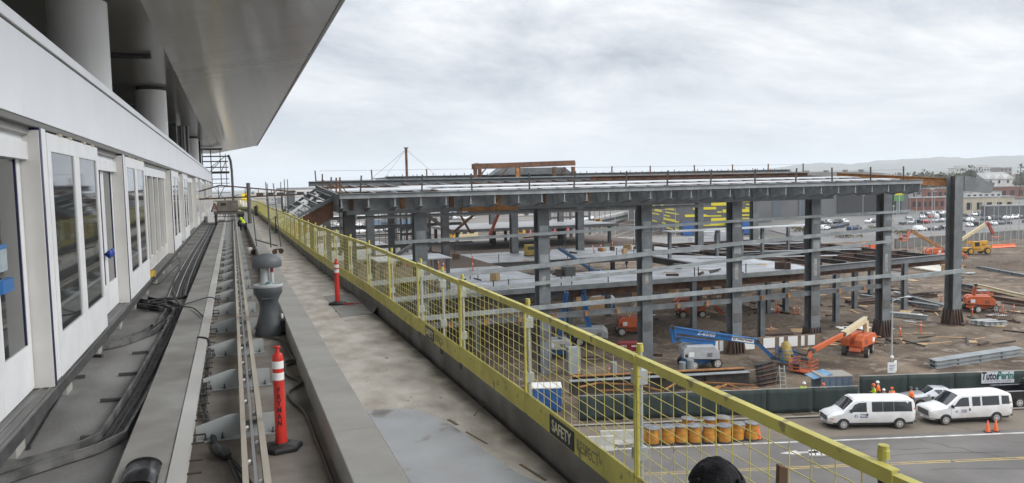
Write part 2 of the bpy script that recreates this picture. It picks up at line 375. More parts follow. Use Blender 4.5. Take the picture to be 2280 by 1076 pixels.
for i in range(36):
    y=1.4+3.05*i; m=MB(); m.box(XF-.42,XF-.1,y,y+.42,ZF,0); part(m,'support_block',conc_wall,sb,bevel=.01)
m=MB(); m.box(-16,-2.99,-3,112,-1.2,.06); part(m,'platform_slab',K('platform_tile',(.3,.3,.29),.5),sb)
m=MB(); m.box(-15.8,-15.5,-3,112,.06,8.4); part(m,'rear_wall',K('rear_wall',(.16,.16,.15),.7),sb)
m=MB(); m.box(-15.5,-2.6,111.7,112,.0,5.0); part(m,'end_wall',white2,sb)
# door leaves
def door_leaf(y0,y1,x,handle=False,blue=True,th=.06):
    m=MB(); z0,z1=.13,3.66; s_=.30; a,bb=y0+.06*(y1-y0)+.09,y1-.06*(y1-y0)-.09; gz0,gz1=.74,3.40
    m.box(x-th,x,y0,a,z0,z1); m.box(x-th,x,bb,y1,z0,z1); m.box(x-th,x,a,bb,z0,gz0); m.box(x-th,x,a,bb,gz1,z1)
    d=part(m,'door_leaf',white2,sb)
    m=MB(); m.box(x-th*.7,x-.022,a,bb,gz0,gz1); g=m.build('door_glass',glass,d); 
    off=sb['_o']; g.data.transform(Matrix.Translation((-off[0],-off[1],-off[2])))
    if blue:
        m=MB(); m.box(x-.022,x-.008,bb-.035,bb,gz0,gz1); g=m.build('glass_seal',blueedge,d); g.data.transform(Matrix.Translation((-off[0],-off[1],-off[2])))
    if handle:
        m=MB(); m.lathe([(.02,0),(.035,.03),(.09,.07),(.10,.12),(.05,.15)],(0,0,0),10,'x'); 
        g=m.build('door_plug',blueplug,d,smooth=True); g.location=(x-off[0]-.01,(y0+.22 if handle>0 else y1-.2)-off[1],1.42-off[2])
def seal(y):
    m=MB(); m.box(XF-.14,XF-.005,y-.06,y+.05,.09,3.70); part(m,'seal_post',blueedge,sb)
def jambp(y0,y1):
    m=MB(); m.box(-2.78,-2.70,y0,y1,.09,3.66); part(m,'jamb_panel',jamb,sb)
def leafpair(y0):
    m=MB(); m.box(XF-.10,XF-.012,y0,y0+.28,.13,3.70); part(m,'leaf_stile',white2,sb)
    door_leaf(y0+.29,y0+2.5,XF,blue=False); door_leaf(y0+2.51,y0+4.75,XF,blue=False)
    for q in (1.1,1.9,3.2,4.1):
        m=MB(); m.box(XF-.03,XF+.012,y0+q,y0+q+.25,3.655,3.69); part(m,'hanger_clip',K('clip_tan',(.5,.42,.3),.6),sb)
def recess(y0,y1,hl):
    m=MB(); m.box(-2.78,-2.72,y0,y1,.09,.16); m.box(-2.78,-2.72,y0,y0+.03,.16,3.26); m.box(-2.78,-2.60,y0,y1,3.26,3.5); m.box(-2.78,-2.66,y0,y1,3.5,3.66); part(m,'recess_frame',white2,sb)
    mid=y1-1.55
    if mid-y0>1: door_leaf(y0,mid-.01,-2.70,handle=(-1 if hl else 0))
    door_leaf(mid,y1-.02,-2.70,handle=(1 if hl else 0))
    m=MB(); m.box(-2.74,XF-.012,y1,y1+.06,.09,3.66); part(m,'jamb_panel',jamb,sb)
def longrecess(y0,y1):
    m=MB(); m.box(-2.78,-2.72,y0,y1,.09,.55); m.box(-2.78,-2.62,y0,y1,3.30,3.66); part(m,'recess_frame',white2,sb)
    n=5; st2=(y1-y0)/n
    for i in range(n):
        m=MB(); m.box(-2.77,-2.62,y0+i*st2,y0+i*st2+.22,.55,3.3); part(m,'mullion',jamb,sb)
        m=MB(); m.box(-2.76,-2.74,y0+i*st2+.22,y0+(i+1)*st2,.55,3.3); part(m,'window_pane',glass,sb)
    for q in range(6):
        m=MB(); m.box(-2.72,-2.68,y0+.2,y1-.6,.16+q*.065,.20+q*.065); part(m,'louvre_blade',jamb,sb)
    m=MB(); m.box(-2.74,XF-.012,y1+.4,y1+.46,.09,3.66); part(m,'jamb_panel',jamb,sb); jambp(y1-.02,y1+.4)
# bays read off the facade
seal(4.25); leafpair(4.32); leafpair(-2.0)
m=MB(); m.box(XF-.1,XF-.01,9.07,9.3,.13,3.70); part(m,'leaf_stile',white2,sb)
recess(9.3,12.32,False); seal(12.42)
leafpair(12.5); recess(17.3,20.98,True); seal(21.08)
leafpair(21.2); longrecess(26.3,36.2); seal(36.95)
leafpair(37.2); recess(42,45.2,False); seal(45.3)
leafpair(45.5); longrecess(50.4,60.3); seal(61.0)
leafpair(61.2); recess(66,69.5,False); seal(69.6)
leafpair(69.8); longrecess(74.7,84.8); seal(85.5)
leafpair(85.7); recess(90.5,93.9,False); seal(94); leafpair(94.2); longrecess(99.1,111.2)
# a blue document pouch hanging on the near door
_p0=atX(0,557,-2.685); _p1=atX(20,557,-2.685); _zb=atX(10,650,-2.685).z; _zt=_p0.z; _ya,_yb=_p0.y-.30,_p1.y-.12
o=thing('document_pouch','clear blue-rimmed document pouch stuck on the nearest recessed glass door','pouch',(-2.87,9.6,1.1))
m=MB(); m.box(-2.69,-2.683,_ya,_yb,_zb+.25,_zt); part(m,'sleeve',K('pouch_pale',(.42,.50,.55),.2,c2=(.30,.38,.44),sc=5),o)
m=MB(); m.box(-2.692,-2.68,_ya,_yb,_zt+.003,_zt+.06); part(m,'rim',K('pouch_blue',(.03,.16,.42),.35),o); m=MB(); m.box(-2.695,-2.62,_ya+.05,_yb-.03,_zb,_zb+.16); part(m,'tray',K('pouch_blue',(.03,.16,.42),.35),o)
# canopy: inner soffit level, outer wing rising to the edge
def soff_mat(name,c,r):
    mt=K(name,c,r,metal=.0,c2=tuple(v*.9 for v in c),sc=.15,stretch=(.25,2,1),spec=.85)
    t=mt.node_tree; p=t.nodes['Principled BSDF']; p.inputs['Coat Weight'].default_value=.55; p.inputs['Coat Roughness'].default_value=.12
    co=t.nodes.new('ShaderNodeTexCoord'); mpn=t.nodes.new('ShaderNodeMapping'); mpn.inputs['Scale'].default_value=(.10,2.1,1); t.links.new(co.outputs['Object'],mpn.inputs[0])
    n=t.nodes.new('ShaderNodeTexNoise'); n.inputs['Scale'].default_value=1.0; n.inputs['Detail'].default_value=4; t.links.new(mpn.outputs[0],n.inputs['Vector'])
    wv=t.nodes.new('ShaderNodeTexWave'); wv.bands_direction='Y'; wv.inputs['Scale'].default_value=.52; wv.inputs['Distortion'].default_value=.12; t.links.new(co.outputs['Object'],wv.inputs['Vector'])
    pw=t.nodes.new('ShaderNodeMath'); pw.operation='POWER'; pw.inputs[1].default_value=14; t.links.new(wv.outputs[1],pw.inputs[0])
    ad=t.nodes.new('ShaderNodeMath'); ad.operation='MULTIPLY_ADD'; ad.inputs[1].default_value=.10; t.links.new(pw.outputs[0],ad.inputs[0]); t.links.new(n.outputs[0],ad.inputs[2])
    b=t.nodes.new('ShaderNodeBump'); b.inputs['Strength'].default_value=.3; b.inputs['Distance'].default_value=.02; t.links.new(ad.outputs[0],b.inputs['Height'])
    t.links.new(b.outputs[0],p.inputs['Normal']); t.links.new(b.outputs[0],p.inputs['Coat Normal'])
    return mt
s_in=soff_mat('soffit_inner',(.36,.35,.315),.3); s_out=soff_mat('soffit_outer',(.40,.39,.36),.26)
YE=134
cn=thing_c=None
m=MB(); m.box(-22,-2.32,-14,YE,8.5,8.9); part(m,'canopy_soffit',s_in,sb)
m=MB(); m.add([(-2.32,-14,8.5),(-2.32,YE,8.5),(4.12,YE,9.70),(4.12,-14,9.70),(-2.32,-14,9.6),(-2.32,YE,9.6),(4.12,YE,10.0),(4.12,-14,10.0)],[(0,1,2,3),(4,7,6,5),(0,4,5,1),(1,5,6,2),(2,6,7,3),(3,7,4,0)])
part(m,'canopy_wing',s_out,sb)
m=MB(); m.add([(4.12,-14,9.66),(4.12,YE+.1,9.66),(4.30,YE+.1,9.72),(4.30,-14,9.72),(4.12,-14,10.02),(4.12,YE+.1,10.02),(4.30,YE+.1,10.02),(4.30,-14,10.02)],[(0,1,2,3),(4,7,6,5),(0,4,5,1),(1,5,6,2),(2,6,7,3),(3,7,4,0)])
part(m,'canopy_edge_trim',K('edge_trim',(.30,.30,.28),.4),sb)
colm=K('column_white',(.88,.88,.87),.30,c2=(.85,.85,.84),sc=.5)
for y in (4,26,48,92):
    m=MB(); m.lathe([(.80,.05),(.80,8.32)],(-4,y,0),40); part(m,'canopy_column',colm,sb,smooth=True)
    m=MB(); m.lathe([(.74,8.32),(.74,8.5)],(-4,y,0),40); part(m,'column_collar',dkgrey,sb,smooth=True)
m=MB(); m.lathe([(.80,.05),(.80,8.0)],(-4,70,0),28); part(m,'canopy_column',K('bare_column',(.20,.20,.195),.6),sb,smooth=True)
for k in range(9):
    a=R(-70+20*k); m=MB(); m.tube([(-4+.86*math.cos(a),70+.86*math.sin(a)*-1,.05),(-4+.86*math.cos(a),70-.86*math.sin(a),8.0)],.05,6); part(m,'column_batten',dkgrey if k%2 else jamb,sb)
m=MB(); m.box(-4.6,-2.95,36.2,36.75,8.36,8.5); part(m,'soffit_light',dkgrey,sb)
for (y,x) in ((58,-5.5),(66,-6.2),(80,-5.2)):
    m=MB(); m.box(x-2,x+1,y,y+.35,8.40,8.5); part(m,'soffit_light',dkgrey,sb)
m=MB(); m.box(-9,-4.2,72,73,.06,8.45); part(m,'partition',steel_d,sb)
m=MB(); m.box(-5.2,-3.2,98,99,.06,8.45); part(m,'partition',darksteel,sb)
# =============== safety barrier panels ===============
PW=2.6
def wires(m,x0,x1,z0,z1,nv,nh,r):
    for i in range(nv+1):
        x=x0+(x1-x0)*i/nv; m.bar((0,x,z0),(0,x,z1),2*r,2*r)
    for j in range(1,nh): 
        z=z0+(z1-z0)*j/nh; m.bar((.006,x0,z),(.006,x1,z),2*r,2*r)
    return m
ZB,ZT=.29,1.46
def barrier(sticker):
    t=thing('mesh_barrier','yellow mesh barrier panel of the long row on the walkway kerb','barrier',(0,0,0),0,'mesh barrier panels along the walkway')
    m=MB(); m.box(-.016,.016,.01,PW-.012,ZT-.065,ZT); m.box(-.02,.03,.01,PW-.012,ZT,ZT+.006); m.build('top_rail',yellow,t)
    wires(MB(),.03,PW-.03,ZB+.03,ZT-.05,14,11,.0022).build('wire_mesh',yellow,t)
    m=MB(); m.box(-.017,-.012,.02,PW-.02,ZB,ZB+.235); m.build('toe_board',yellow,t)
    m=MB(); m.bar((0,.016,ZB),(0,.016,ZT-.06),.02,.02); m.build('end_upright',yellow,t)
    m=MB(); m.bar((0,PW-.02,ZB),(0,PW-.02,ZT-.06),.02,.02); m.build('end_upright',yellow,t)
    if sticker:
        m=MB(); m.box(-.002,.004,.60,.98,ZB+.03,ZB+.17); 
    return t
pA=barrier(False)
ns=[2.66+PW*k for k in range(-2,54)]
def orient(y):
    a,b=fx(y),fx(y+PW); return math.atan2(-(b-a),PW)
panels=[]
for i,y in enumerate(ns):
    c=pA if i==0 else dup(pA,(0,0,0))
    c.location=(fx(y),y,random.uniform(-.012,.012) if i>5 else 0); c.rotation_euler=(random.uniform(-.004,.004),random.uniform(-.012,.012),orient(y)); panels.append(c)
for k,lab in ((3,'yellow mesh barrier panel whose toe board carries the nearest, largest SAFETYRESPECT sticker'),(5,'yellow mesh barrier panel further along with the smaller second SAFETYRESPECT sticker')):
    t=panels[k]; t['label']=lab; del t['group']
    y0,y1=(.62,1.82) if k==3 else (.9,2.05)
    m=MB(); m.box(-.0245,-.0195,y0+.58,y1,ZB+.01,ZB+.20); m.build('sticker_black',txt_dk,t)
    m=MB(); m.box(-.019,-.0172,y0-.05,y1+.03,ZB,ZB+.215); m.build('sticker_backing',yellow,t)
    text('sticker_lettering','SAFETY',.16,K('sticker_pale',(.75,.72,.45),.5),t,(-.0262,(y0+.58+y1)/2,ZB+.105),(R(90),0,R(-90)),.0008,sx=.93,bold=.003)
    text('sticker_lettering','RESPECT',.155,K('sticker_grey',(.20,.19,.10),.5),t,(-.0215,(y0+y0+.56)/2,ZB+.105),(R(90),0,R(-90)),.0008,sx=.80)
# posts clamped behind the panels
pt=thing('barrier_post','galvanised barrier post with clamps standing behind the yellow mesh panels','barrier post',(0,0,0),0,'posts behind the mesh barrier')
m=MB(); m.lathe([(.021,.2),(.021,1.50)],(.06,0,0),10); m.build('pole',galv,pt,smooth=True)
m=MB(); m.lathe([(.028,1.47),(.028,1.51),(.025,1.515),(.025,1.535)],(.06,0,0),10); m.build('cap',K('cap_yellow',(.50,.46,.10),.5),pt)
m=MB(); m.box(.005,.10,-.05,.05,1.22,1.33); m.build('clamp',galv,pt); m=MB(); m.box(.005,.10,-.05,.05,.62,.72); m.build('clamp',galv,pt)
m=MB(); m.box(.0,.13,-.06,.06,.19,.29); m.build('foot_clamp',dkgrey,pt)
for i,y in enumerate(ns):
    if i in (0,): continue
    if y<4: continue
    if y<6: pt.location=(fx(y)+.01,y+.06,0); pt.rotation_euler=(0,0,orient(y)); continue
    dup(pt,(fx(y)+.01,y+.06,0),orient(y))
dup(pt,(fx(11.9),11.6,0),0)
sp_=dup(pt,(2.77,2.80,0),0,label='nearest barrier post topped with a yellow capped drum marked SAFE'); del sp_['group']
m=MB(); m.lathe([(.024,1.31),(.024,1.378),(.02,1.38)],(.06,0,0),16); m.build('cap_sleeve',K('sleeve_black',(.04,.04,.035),.5),sp_,smooth=True)
m=MB(); m.lathe([(.0265,1.378),(.0265,1.398),(.023,1.402)],(.06,0,0),16); m.build('cap_top',K('cap_bright',(.55,.48,.10),.5),sp_,smooth=True)
text('sleeve_lettering','SAF',.024,K('sticker_pale',(.75,.72,.45),.5),sp_,(.05,-.0255,1.345),(R(90),0,R(-15)),.001)
# =============== steel frame under construction ===============
sf=thing('steel_frame_building','large unfinished grey steel building frame with rusty beams and white metal decks','steel frame',(48,67.5,GZ))
def sp3(m,name,mt,p=None,**k):
    o=m.build(name,mt,sf if p is None else p,**k); o.data.transform(Matrix.Translation((-48,-67.5,-GZ))); return o
def column(x,y,z0,z1,w_=1.12,d=1.12,mt=None,rustbase=0,name='column'):
    m=MB(); t=.09
    m.box(x-w_/2,x+w_/2,y-d/2,y-d/2+t,z0,z1); m.box(x-w_/2,x+w_/2,y+d/2-t,y+d/2,z0,z1)
    c=sp3(m,name,mt or steel)
    m=MB(); m.box(x-.05,x+.05,y-d/2+t,y+d/2-t,z0,z1); sp3(m,'column_web',darksteel,c)  # recessed web coloured far darker than the flanges
    if rustbase:
        m=MB()
        for i in range(4):
            xx=x-w_/2+w_*i/3; m.prism([(y-d/2-.5,z0),(y-d/2-.003,z0),(y-d/2-.003,z0+1.9),(y-d/2-.12,z0+1.9)],xx-.04,xx+.04,'x')
        for i in range(4):
            yy=y-d/2+d*i/3; m.prism([(x-w_/2-.5,z0),(x-w_/2-.003,z0),(x-w_/2-.003,z0+1.9),(x-w_/2-.12,z0+1.9)],yy-.04,yy+.04,'y')
            m.prism([(x+w_/2+.5,z0),(x+w_/2+.003,z0),(x+w_/2+.003,z0+1.9),(x+w_/2+.12,z0+1.9)],yy-.04,yy+.04,'y')
        m.box(x-w_/2-.6,x+w_/2+.6,y-d/2-.6,y+d/2+.6,z0-.1,z0+.06)
        sp3(m,'base_stiffeners',rust_d,c)
    return c
CX_=[15.4,27.0,37.8,48.2,58.1,67.8]
for i,x in enumerate(CX_):
    c_=column(x,67.5,GZ,1.3,rustbase=i>=3)
    for z in (-1.7,-4.4,-8.9,-11.5):
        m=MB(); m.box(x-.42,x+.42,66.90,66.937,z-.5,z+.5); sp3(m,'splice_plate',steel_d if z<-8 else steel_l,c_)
    m=MB(); m.box(x-.30,x+.10,66.925,66.938,-6.9-.2*i,-5.9); sp3(m,'primer_patch',K('primer_mark',(.30,.315,.31),.6,c2=(.20,.19,.17),sc=3),c_)
column(80.6,69.6,GZ,2.5,w_=1.25,d=1.25,rustbase=1)
for x in (8,19.4,31,42.4,54,65.2,77,88.5): column(x,118,-9.2,2.2 if x<80 else 1.5,mt=steel)
for x,y in ((14.6,108),(10.5,112),(27.3,140),(33.5,140),(18.2,140),(24.5,128),(46,140),(60,140)): column(x,y,-9.2,2.0,1.0,1.0,mt=steel_d)
# lower storey columns carrying the deck
for x,y in ((24,79.5),(35,79.5),(49.8,77.6),(53.4,69.9),(57,87.4),(65.8,84.8),(67.9,83.9),(68.3,75.2),(83.7,79.7),(46,92),(57.5,104),(35,104),(46,105),(68.5,96),(79,92),(74,104),(84,104),(40,118),(60,118),(71,118),(90,92),(78.5,83)):
    column(x,y,GZ,-9.0,.6,.6,name='lower_column')
# girts along the front
def girt(x0,x1,z0,z1,h_,w_=.32,y=66.55,mt=steel_l,name='girt'):
    m=MB(); m.bar((x0,y,z0),(x1,y,z1),w_*.85,h_*.88); return sp3(m,name,mt)
girt(9,60,.62,.62,.5,y=66.7,mt=steel); girt(19,24.2,.60,.60,.5,y=66.4,mt=rust_o,name='rusty_girt')
girt(13,27,-2.1,-1.93,.30); girt(27.02,48.2,-1.93,-1.5,.30); girt(48.22,70.5,-1.5,-1.25,.30)
girt(9,27,-5.6,-4.85,.45); girt(27.02,48.2,-4.85,-3.8,.45); girt(48.22,69.3,-3.8,-3.0,.42)
girt(9,27,-7.2,-6.45,.36); girt(27.02,48.2,-6.45,-5.4,.34); girt(48.22,67.9,-5.4,-4.45,.32)
girt(9,37.8,-8.95,-8.6,.46); girt(37.82,58.1,-8.6,-8.4,.46); girt(58.12,69.2,-8.4,-8.25,.42); girt(67.9,80,-8.9,-8.5,.5,y=67.6)
girt(9,27,-9.75,-9.75,.55,y=67.3,mt=steel); girt(27.02,48.2,-9.75,-9.75,.55,y=67.3,mt=steel); girt(48.22,68,-9.75,-9.45,.55,y=67.3,mt=steel)
for i in range(17):
    x=11+3.35*i; m=MB(); m.box(x,x+.34,66.99,67.02,-10.0 if x<50 else -9.85,-9.5 if x<50 else -9.35); sp3(m,'orange_clip',rust_o)
# roof: inclined front bay
def rz(y): return 2.2+.05*(y-63)
def roofstrip(x0,x1,y0,y1,mt,name,dz=0,t=.12):
    m=MB(); a,b=rz(y0)+dz,rz(y1)+dz
    m.add([(x0,y0,a-t),(x1,y0,a-t),(x1,y1,b-t),(x0,y1,b-t),(x0,y0,a),(x1,y0,a),(x1,y1,b),(x0,y1,b)],[(0,3,2,1),(4,5,6,7),(0,1,5,4),(1,2,6,5),(2,3,7,6),(3,0,4,7)])
    return sp3(m,name,mt)
for a,b_ in ((8.0,20),(20.02,32),(32.02,44),(44.02,56),(56.02,68.3)):
    m=MB(); m.box(a,b_,62.9,63.2,1.84,2.20); m.box(a,b_,62.72,63.4,2.20,2.225); m.box(a,b_,62.8,63.3,1.815,1.84); sp3(m,'edge_channel',steel_l)
    m=MB(); m.box(a,b_,65.32,65.4,.80,1.86); sp3(m,'girder_web',steel_l)
roofstrip(8.1,16.8,67.5,71.4,deckm,'roof_deck'); roofstrip(16.8,68,65.6,67.9,deckm,'roof_deck'); roofstrip(14.8,68,71.2,74.0,deckm,'roof_deck')
for k in range(12): roofstrip(8.1,68,63.6+1.35*k,63.72+1.35*k,rust_d,'roof_joist',dz=-.2,t=.3)
for y in (64.3,66.4,69.3,75.4,79): roofstrip(8.1,68,y,y+.3,rust_d,'roof_joist',dz=-.18,t=.35)
for i in range(32):
    x=9.2+1.86*i; m=MB()
    m.bar((x,63.2,rz(63.2)-.09),(x,80,rz(80)-.09),.11,.12); sp3(m,'roof_purlin',(steel_l if i<7 else rust_d) if i%4 else rust)
# outrigger plates under the edge
for i in range(29):
    x=8.15+2.14*i; m=MB(); t=.05
    m.prism([(62.95,1.83),(65.3,1.83),(65.3,.72),(64.6,.74),(62.95,1.12)],x-t,x+t,'x'); o_=sp3(m,'outrigger_plate',steel_l)
    m=MB(); m.bar((x,62.95,1.10),(x,64.6,.72),.36,.05); sp3(m,'plate_flange',steel,o_)
    if i%2==0 and i<22:
        m=MB(); m.box(x+.9,x+1.25,65.1,65.31,.82,1.84); sp3(m,'stiffener',rust_o if i%4 else rust)
# left gable end plate and its slanted wing
m=MB(); m.prism([(62.95,2.2),(63.5,.75),(66.8,.75),(74,1.75),(80,2.35),(80,3.0)],7.85,7.98,'x'); sp3(m,'gable_plate',steel)
m=MB(); m.bar((3.0,66,-.55),(7.85,66,1.85),.35,.22); m.bar((2.9,80,-.65),(7.85,80,2.55),.35,.22); m.bar((3.2,73,-.4),(7.85,73,2.15),.35,.2)
sp3(m,'wing_beam',steel)
m=MB(); m.prism([(3.0,-.75),(7.85,1.62),(7.85,.25),(5.2,-1.2),(3.0,-2.0)],66.05,66.15,'y'); sp3(m,'wing_web',rust)
for i in range(9):
    f=i/8; x=3.1+4.6*f; m=MB(); m.bar((x,65.8,-.40+2.38*f),(x+.05,80,-.35+2.9*f),.16,.12); sp3(m,'wing_purlin',steel_l if i%2 else steel)
for i in range(6):
    x=3.3+.75*i; m=MB(); m.bar((x,67+1.6*i,-.1+.38*i),(x+1.5,69.4+1.5*i,.62+.38*i),.45,.05); sp3(m,'loose_deck_sheet',galv)
column(5.4,68,GZ,-.1,.55,.55); column(7.6,69,GZ,.6,.6,.6); column(9.8,71,GZ,1.2,1.0,1.0,mt=steel_d)
# parapet beam behind the front bay with stanchions
m=MB(); m.ibeam((7.2,80,3.12),(38,80,3.10),.5,.5,.06); sp3(m,'parapet_beam',steel)
m=MB(); m.ibeam((38.02,80,3.10),(68,80,3.02),.5,.5,.06); sp3(m,'parapet_beam',rust)
m=MB(); m.box(8,68,80.3,80.5,1.9,2.85); sp3(m,'rear_fascia',K('brown_fascia',(.13,.105,.09),.8,c2=(.085,.065,.055),sc=.8))
m=MB(); m.tube([(8,80,3.42),(68,80,3.34)],.035,5); sp3(m,'parapet_rail',steel_l)
def posts(n,x0,x1,y,z,h_,mt,lean=0):
    for i in range(n):
        x=x0+(x1-x0)*i/(n-1)+random.uniform(-.4,.4); m=MB(); m.bar((x,y,z),(x+random.uniform(-.1,.1)+lean,y,z+h_),.11,.11); sp3(m,'safety_post',mt)
posts(13,10,66.5,63.35,2.2,1.45,darksteel,.04); posts(12,8.3,67.5,80.1,3.3,1.15,rust)
m=MB(); m.tube([(8.3,80.1,4.40),(67.5,80.1,4.32)],.012,4); sp3(m,'safety_cable',steel_d)
m=MB(); m.tube([(12,63.35,3.3),(66.5,63.35,3.3)],.009,4); sp3(m,'safety_cable',steel_d)
for x,y,z in ((8.2,70,2.3),(8.2,66.5,2.2),(8.2,64.2,2.2),(8.2,77,2.7)):
    m=MB(); m.bar((x,y,z),(x+.05,y,z+1.35),.12,.12); m.bar((x,y+.05,z+.9),(x+.6,y+.05,z+.05),.07,.07); sp3(m,'corner_post',rust)
# right end: rust beam on the last column and its stub
m=MB(); m.ibeam((69.3,76.4,2.72),(80.9,70.35,1.75),.5,.95,.08); sp3(m,'cantilever_beam',rust_o)
m=MB(); m.prism([(81.3,2.55),(86.2,1.55),(85.6,.35),(81.3,.75)],68.9,69.0,'y'); sp3(m,'stub_plate',steel)
for z in (-2.2,-4.2,-7.2,-9.6):
    m=MB(); m.cbox((81.6,69.4,z),(.75,.4,.35)); sp3(m,'shear_tab',steel_d)
# upper roof behind, with studs, and the rust portal on it
for a,b_,z,dz in ((18.4,19.6,3.25,.4),(19.5,21,3.7,.6),(20.9,91.5,4.05,.75),(91.4,95,3.6,.4)):
    m=MB(); m.box(a,b_,112,112.3,z-dz,z); m.box(a,b_,111.7,112.6,z,z+.06); sp3(m,'upper_roof_edge',steel)
m=MB(); m.box(21,91,112.7,112.9,2.4,3.8); sp3(m,'upper_roof_web',steel_l)
m=MB(); m.box(21,91,112.6,124,3.9,4.0); sp3(m,'upper_roof_deck',steel)
m=MB(); m.box(12,68,100,104,2.5,2.66); sp3(m,'rear_roof_deck',deckm)
for i in range(60):
    x=21+1.18*i+random.uniform(-.3,.3); m=MB(); m.bar((x,111.9,4.1),(x,111.9,4.1+random.choice((.12,.18,.25,.32))),.09,.09); sp3(m,'shear_stud',steel_d)
m=MB(); m.bar((32.3,106,5.2),(47.8,106,5.55),.5,.75); m.bar((32.3,106.26,5.2),(34.6,112,5.5),.5,.75); m.bar((47.4,106.3,5.5),(50.5,112,5.6),.4,.6); m.bar((34.6,112,5.5),(50.5,112,5.6),.4,.6)
sp3(m,'portal_beam',rust)
for x,y,mt in ((32.5,106,rust),(47.6,106,rust),(35,111.9,rust),(38.8,106,rust_o),(44.6,106,rust)):
    m=MB(); m.bar((x,y,2.9),(x,y,5.0),.45,.45,(0,1,0)); sp3(m,'portal_post',mt)
for x in (33.2,36.5,45.8):
    m=MB(); m.bar((x,108,3.4),(x+1.5,108,4.9),.15,.15); sp3(m,'portal_brace',rust)
m=MB(); m.prism([(36,4.0),(49,4.0),(47.5,5.0),(37.5,5.0)],109,111.6,'y'); sp3(m,'roof_monitor',steel)
# mast with guy wires
m=MB(); m.bar((17.2,80.4,2.7),(17.2,80.4,6.62),.22,.22,(0,1,0)); ms=sp3(m,'mast',rust)
for dx,dy in ((-3.5,3),(4.2,2),(-1.2,8),(1.4,6)):
    m=MB(); m.tube([(17.2,80.4,6.5),(17.2+dx,80.4+dy,3.3)],.014,4); sp3(m,'guy_wire',steel_d,ms)
m=MB(); m.box(17,17.4,80.25,80.55,6.6,6.7); sp3(m,'mast_head',darksteel,ms)
# decks
DZ=-8.5
dk=K('deck_corrugated',(.50,.53,.56),.4,metal=.15,c2=(.38,.405,.43),sc=.45,stain=.45,ssc=.3)
_t=dk.node_tree; _w=_t.nodes.new('ShaderNodeTexWave'); _w.inputs['Scale'].default_value=1.1; _w.bands_direction='X'
_c=_t.nodes.new('ShaderNodeTexCoord'); _t.links.new(_c.outputs['Object'],_w.inputs['Vector']); _b=_t.nodes.new('ShaderNodeBump'); _b.inputs['Strength'].default_value=.8; _b.inputs['Distance'].default_value=.06
_t.links.new(_w.outputs[1],_b.inputs['Height']); _t.links.new(_b.outputs[0],_t.nodes['Principled BSDF'].inputs['Normal'])
def slab(pts,z,t,name,mt): 
    m=MB(); m.prism(pts,z-t,z,'z'); return sp3(m,name,mt)
pass
slab([(34.01,77.5),(66.5,77.5),(68.4,82.6),(58,88.6),(34.01,88.6)],DZ,.12,'floor_deck',dk)
slab([(34.01,105.5),(69,105.5),(67,121),(34.01,121)],DZ,.12,'floor_deck',dk)
slab([(58.3,88.7),(68.2,82.8),(68.2,95),(58.8,105.4)],DZ,.12,'floor_deck',dk)
rebar=K('rebar_mat',(.075,.050,.038),.9,c2=(.13,.095,.07),sc=3,lo=.35,hi=.65,c3=(.24,.21,.18),c3sc=9,c3t=.6)
slab([(20,77.5),(34,77.5),(34,101),(24,101)],DZ,.12,'floor_deck',dk); slab([(9,77.5),(19.99,77.5),(23.99,101),(34,101),(34,121),(9,121)],DZ,.2,'rebar_mat',rebar)  # left floor given the dark rebar colour to darken this side of the bay
slab([(33,121.1),(72,121.1),(72,147),(28,147)],DZ+.02,.25,'rebar_mat',rebar)
slab([(9,121.1),(28,121.1),(28,160),(9,160)],DZ,.25,'floor_deck',K('deck_dark',(.20,.20,.20),.5,c2=(.13,.12,.11),sc=.5))  # rear left floor in a darker grey than the other decking
slab([(35,128.5),(37.5,127),(66,127),(66,146),(35,146)],-4.9,.5,'mezzanine_slab',K('mezz',(.27,.275,.275),.6,c2=(.22,.22,.22),sc=.6))
slab([(58.5,97),(84,97),(84,99.5),(58.5,99.5)],-4.6,.14,'upper_walk_deck',deckm)
for (x,y) in ((36,129),(46,129),(56,129),(65,129),(36,144),(50,144),(64,144)): column(x,y,DZ,-5.4,.5,.5,name='mezzanine_column')
for (x,y) in ((59,98),(67,98),(71.3,98),(75,98),(83,98),(83,102),(70,102)): column(x,y,DZ-.5,-4.75,.42,.42,name='walk_post')
# edge beams of the deck
for a,b_ in ((9,34),(34.02,66.5)):
    m=MB(); m.box(a,b_,77.2,77.48,-8.95,-8.42); sp3(m,'deck_edge_channel',steel_l)
    m=MB(); m.ibeam((a,78.4,-9.45),(b_,78.4,-9.45),.5,.9,.06); sp3(m,'deck_girder',rust if a>20 else steel_d)
m=MB(); m.ibeam((66.6,79.5,-8.9),(94,81.5,-8.7),.5,.75,.06); sp3(m,'deck_girder',steel)
m=MB(); m.ibeam((66.6,80.6,-9.6),(94,82.4,-9.5),.4,.7,.06); sp3(m,'deck_girder',rust)
for (x0,y0,x1,y1) in ((34,88.7,58,88.7),(34,105.4,58.5,105.4),(58,88.7,58.5,105.4),(34,88.7,34,105.4)):
    m=MB(); m.ibeam((x0,y0,-9.0),(x1,y1,-9.0),.4,.85,.06); sp3(m,'trimmer_beam',darksteel if y0<100 else steel_d)
for i in range(9):
    x=61+4*i; m=MB(); m.ibeam((x,83,-8.9),(x+1.5,121,-8.9),.35,.6,.05); sp3(m,'open_bay_beam',rust_d if i%2 else darksteel)
for i in range(5):
    y=90+7.5*i; m=MB(); m.ibeam((69,y,-8.75),(95,y,-8.75),.35,.5,.05); sp3(m,'open_bay_beam',steel if i%2 else rust_d)
for (x0,y0,x1,y1) in ((62,95,80,88),(69,101,90,94),(58,112,76,104),(72,113,92,108)):
    m=MB(); m.bar((x0,y0,-8.4),(x1,y1,-8.4),.6,.1); sp3(m,'plank_walk',deckm)
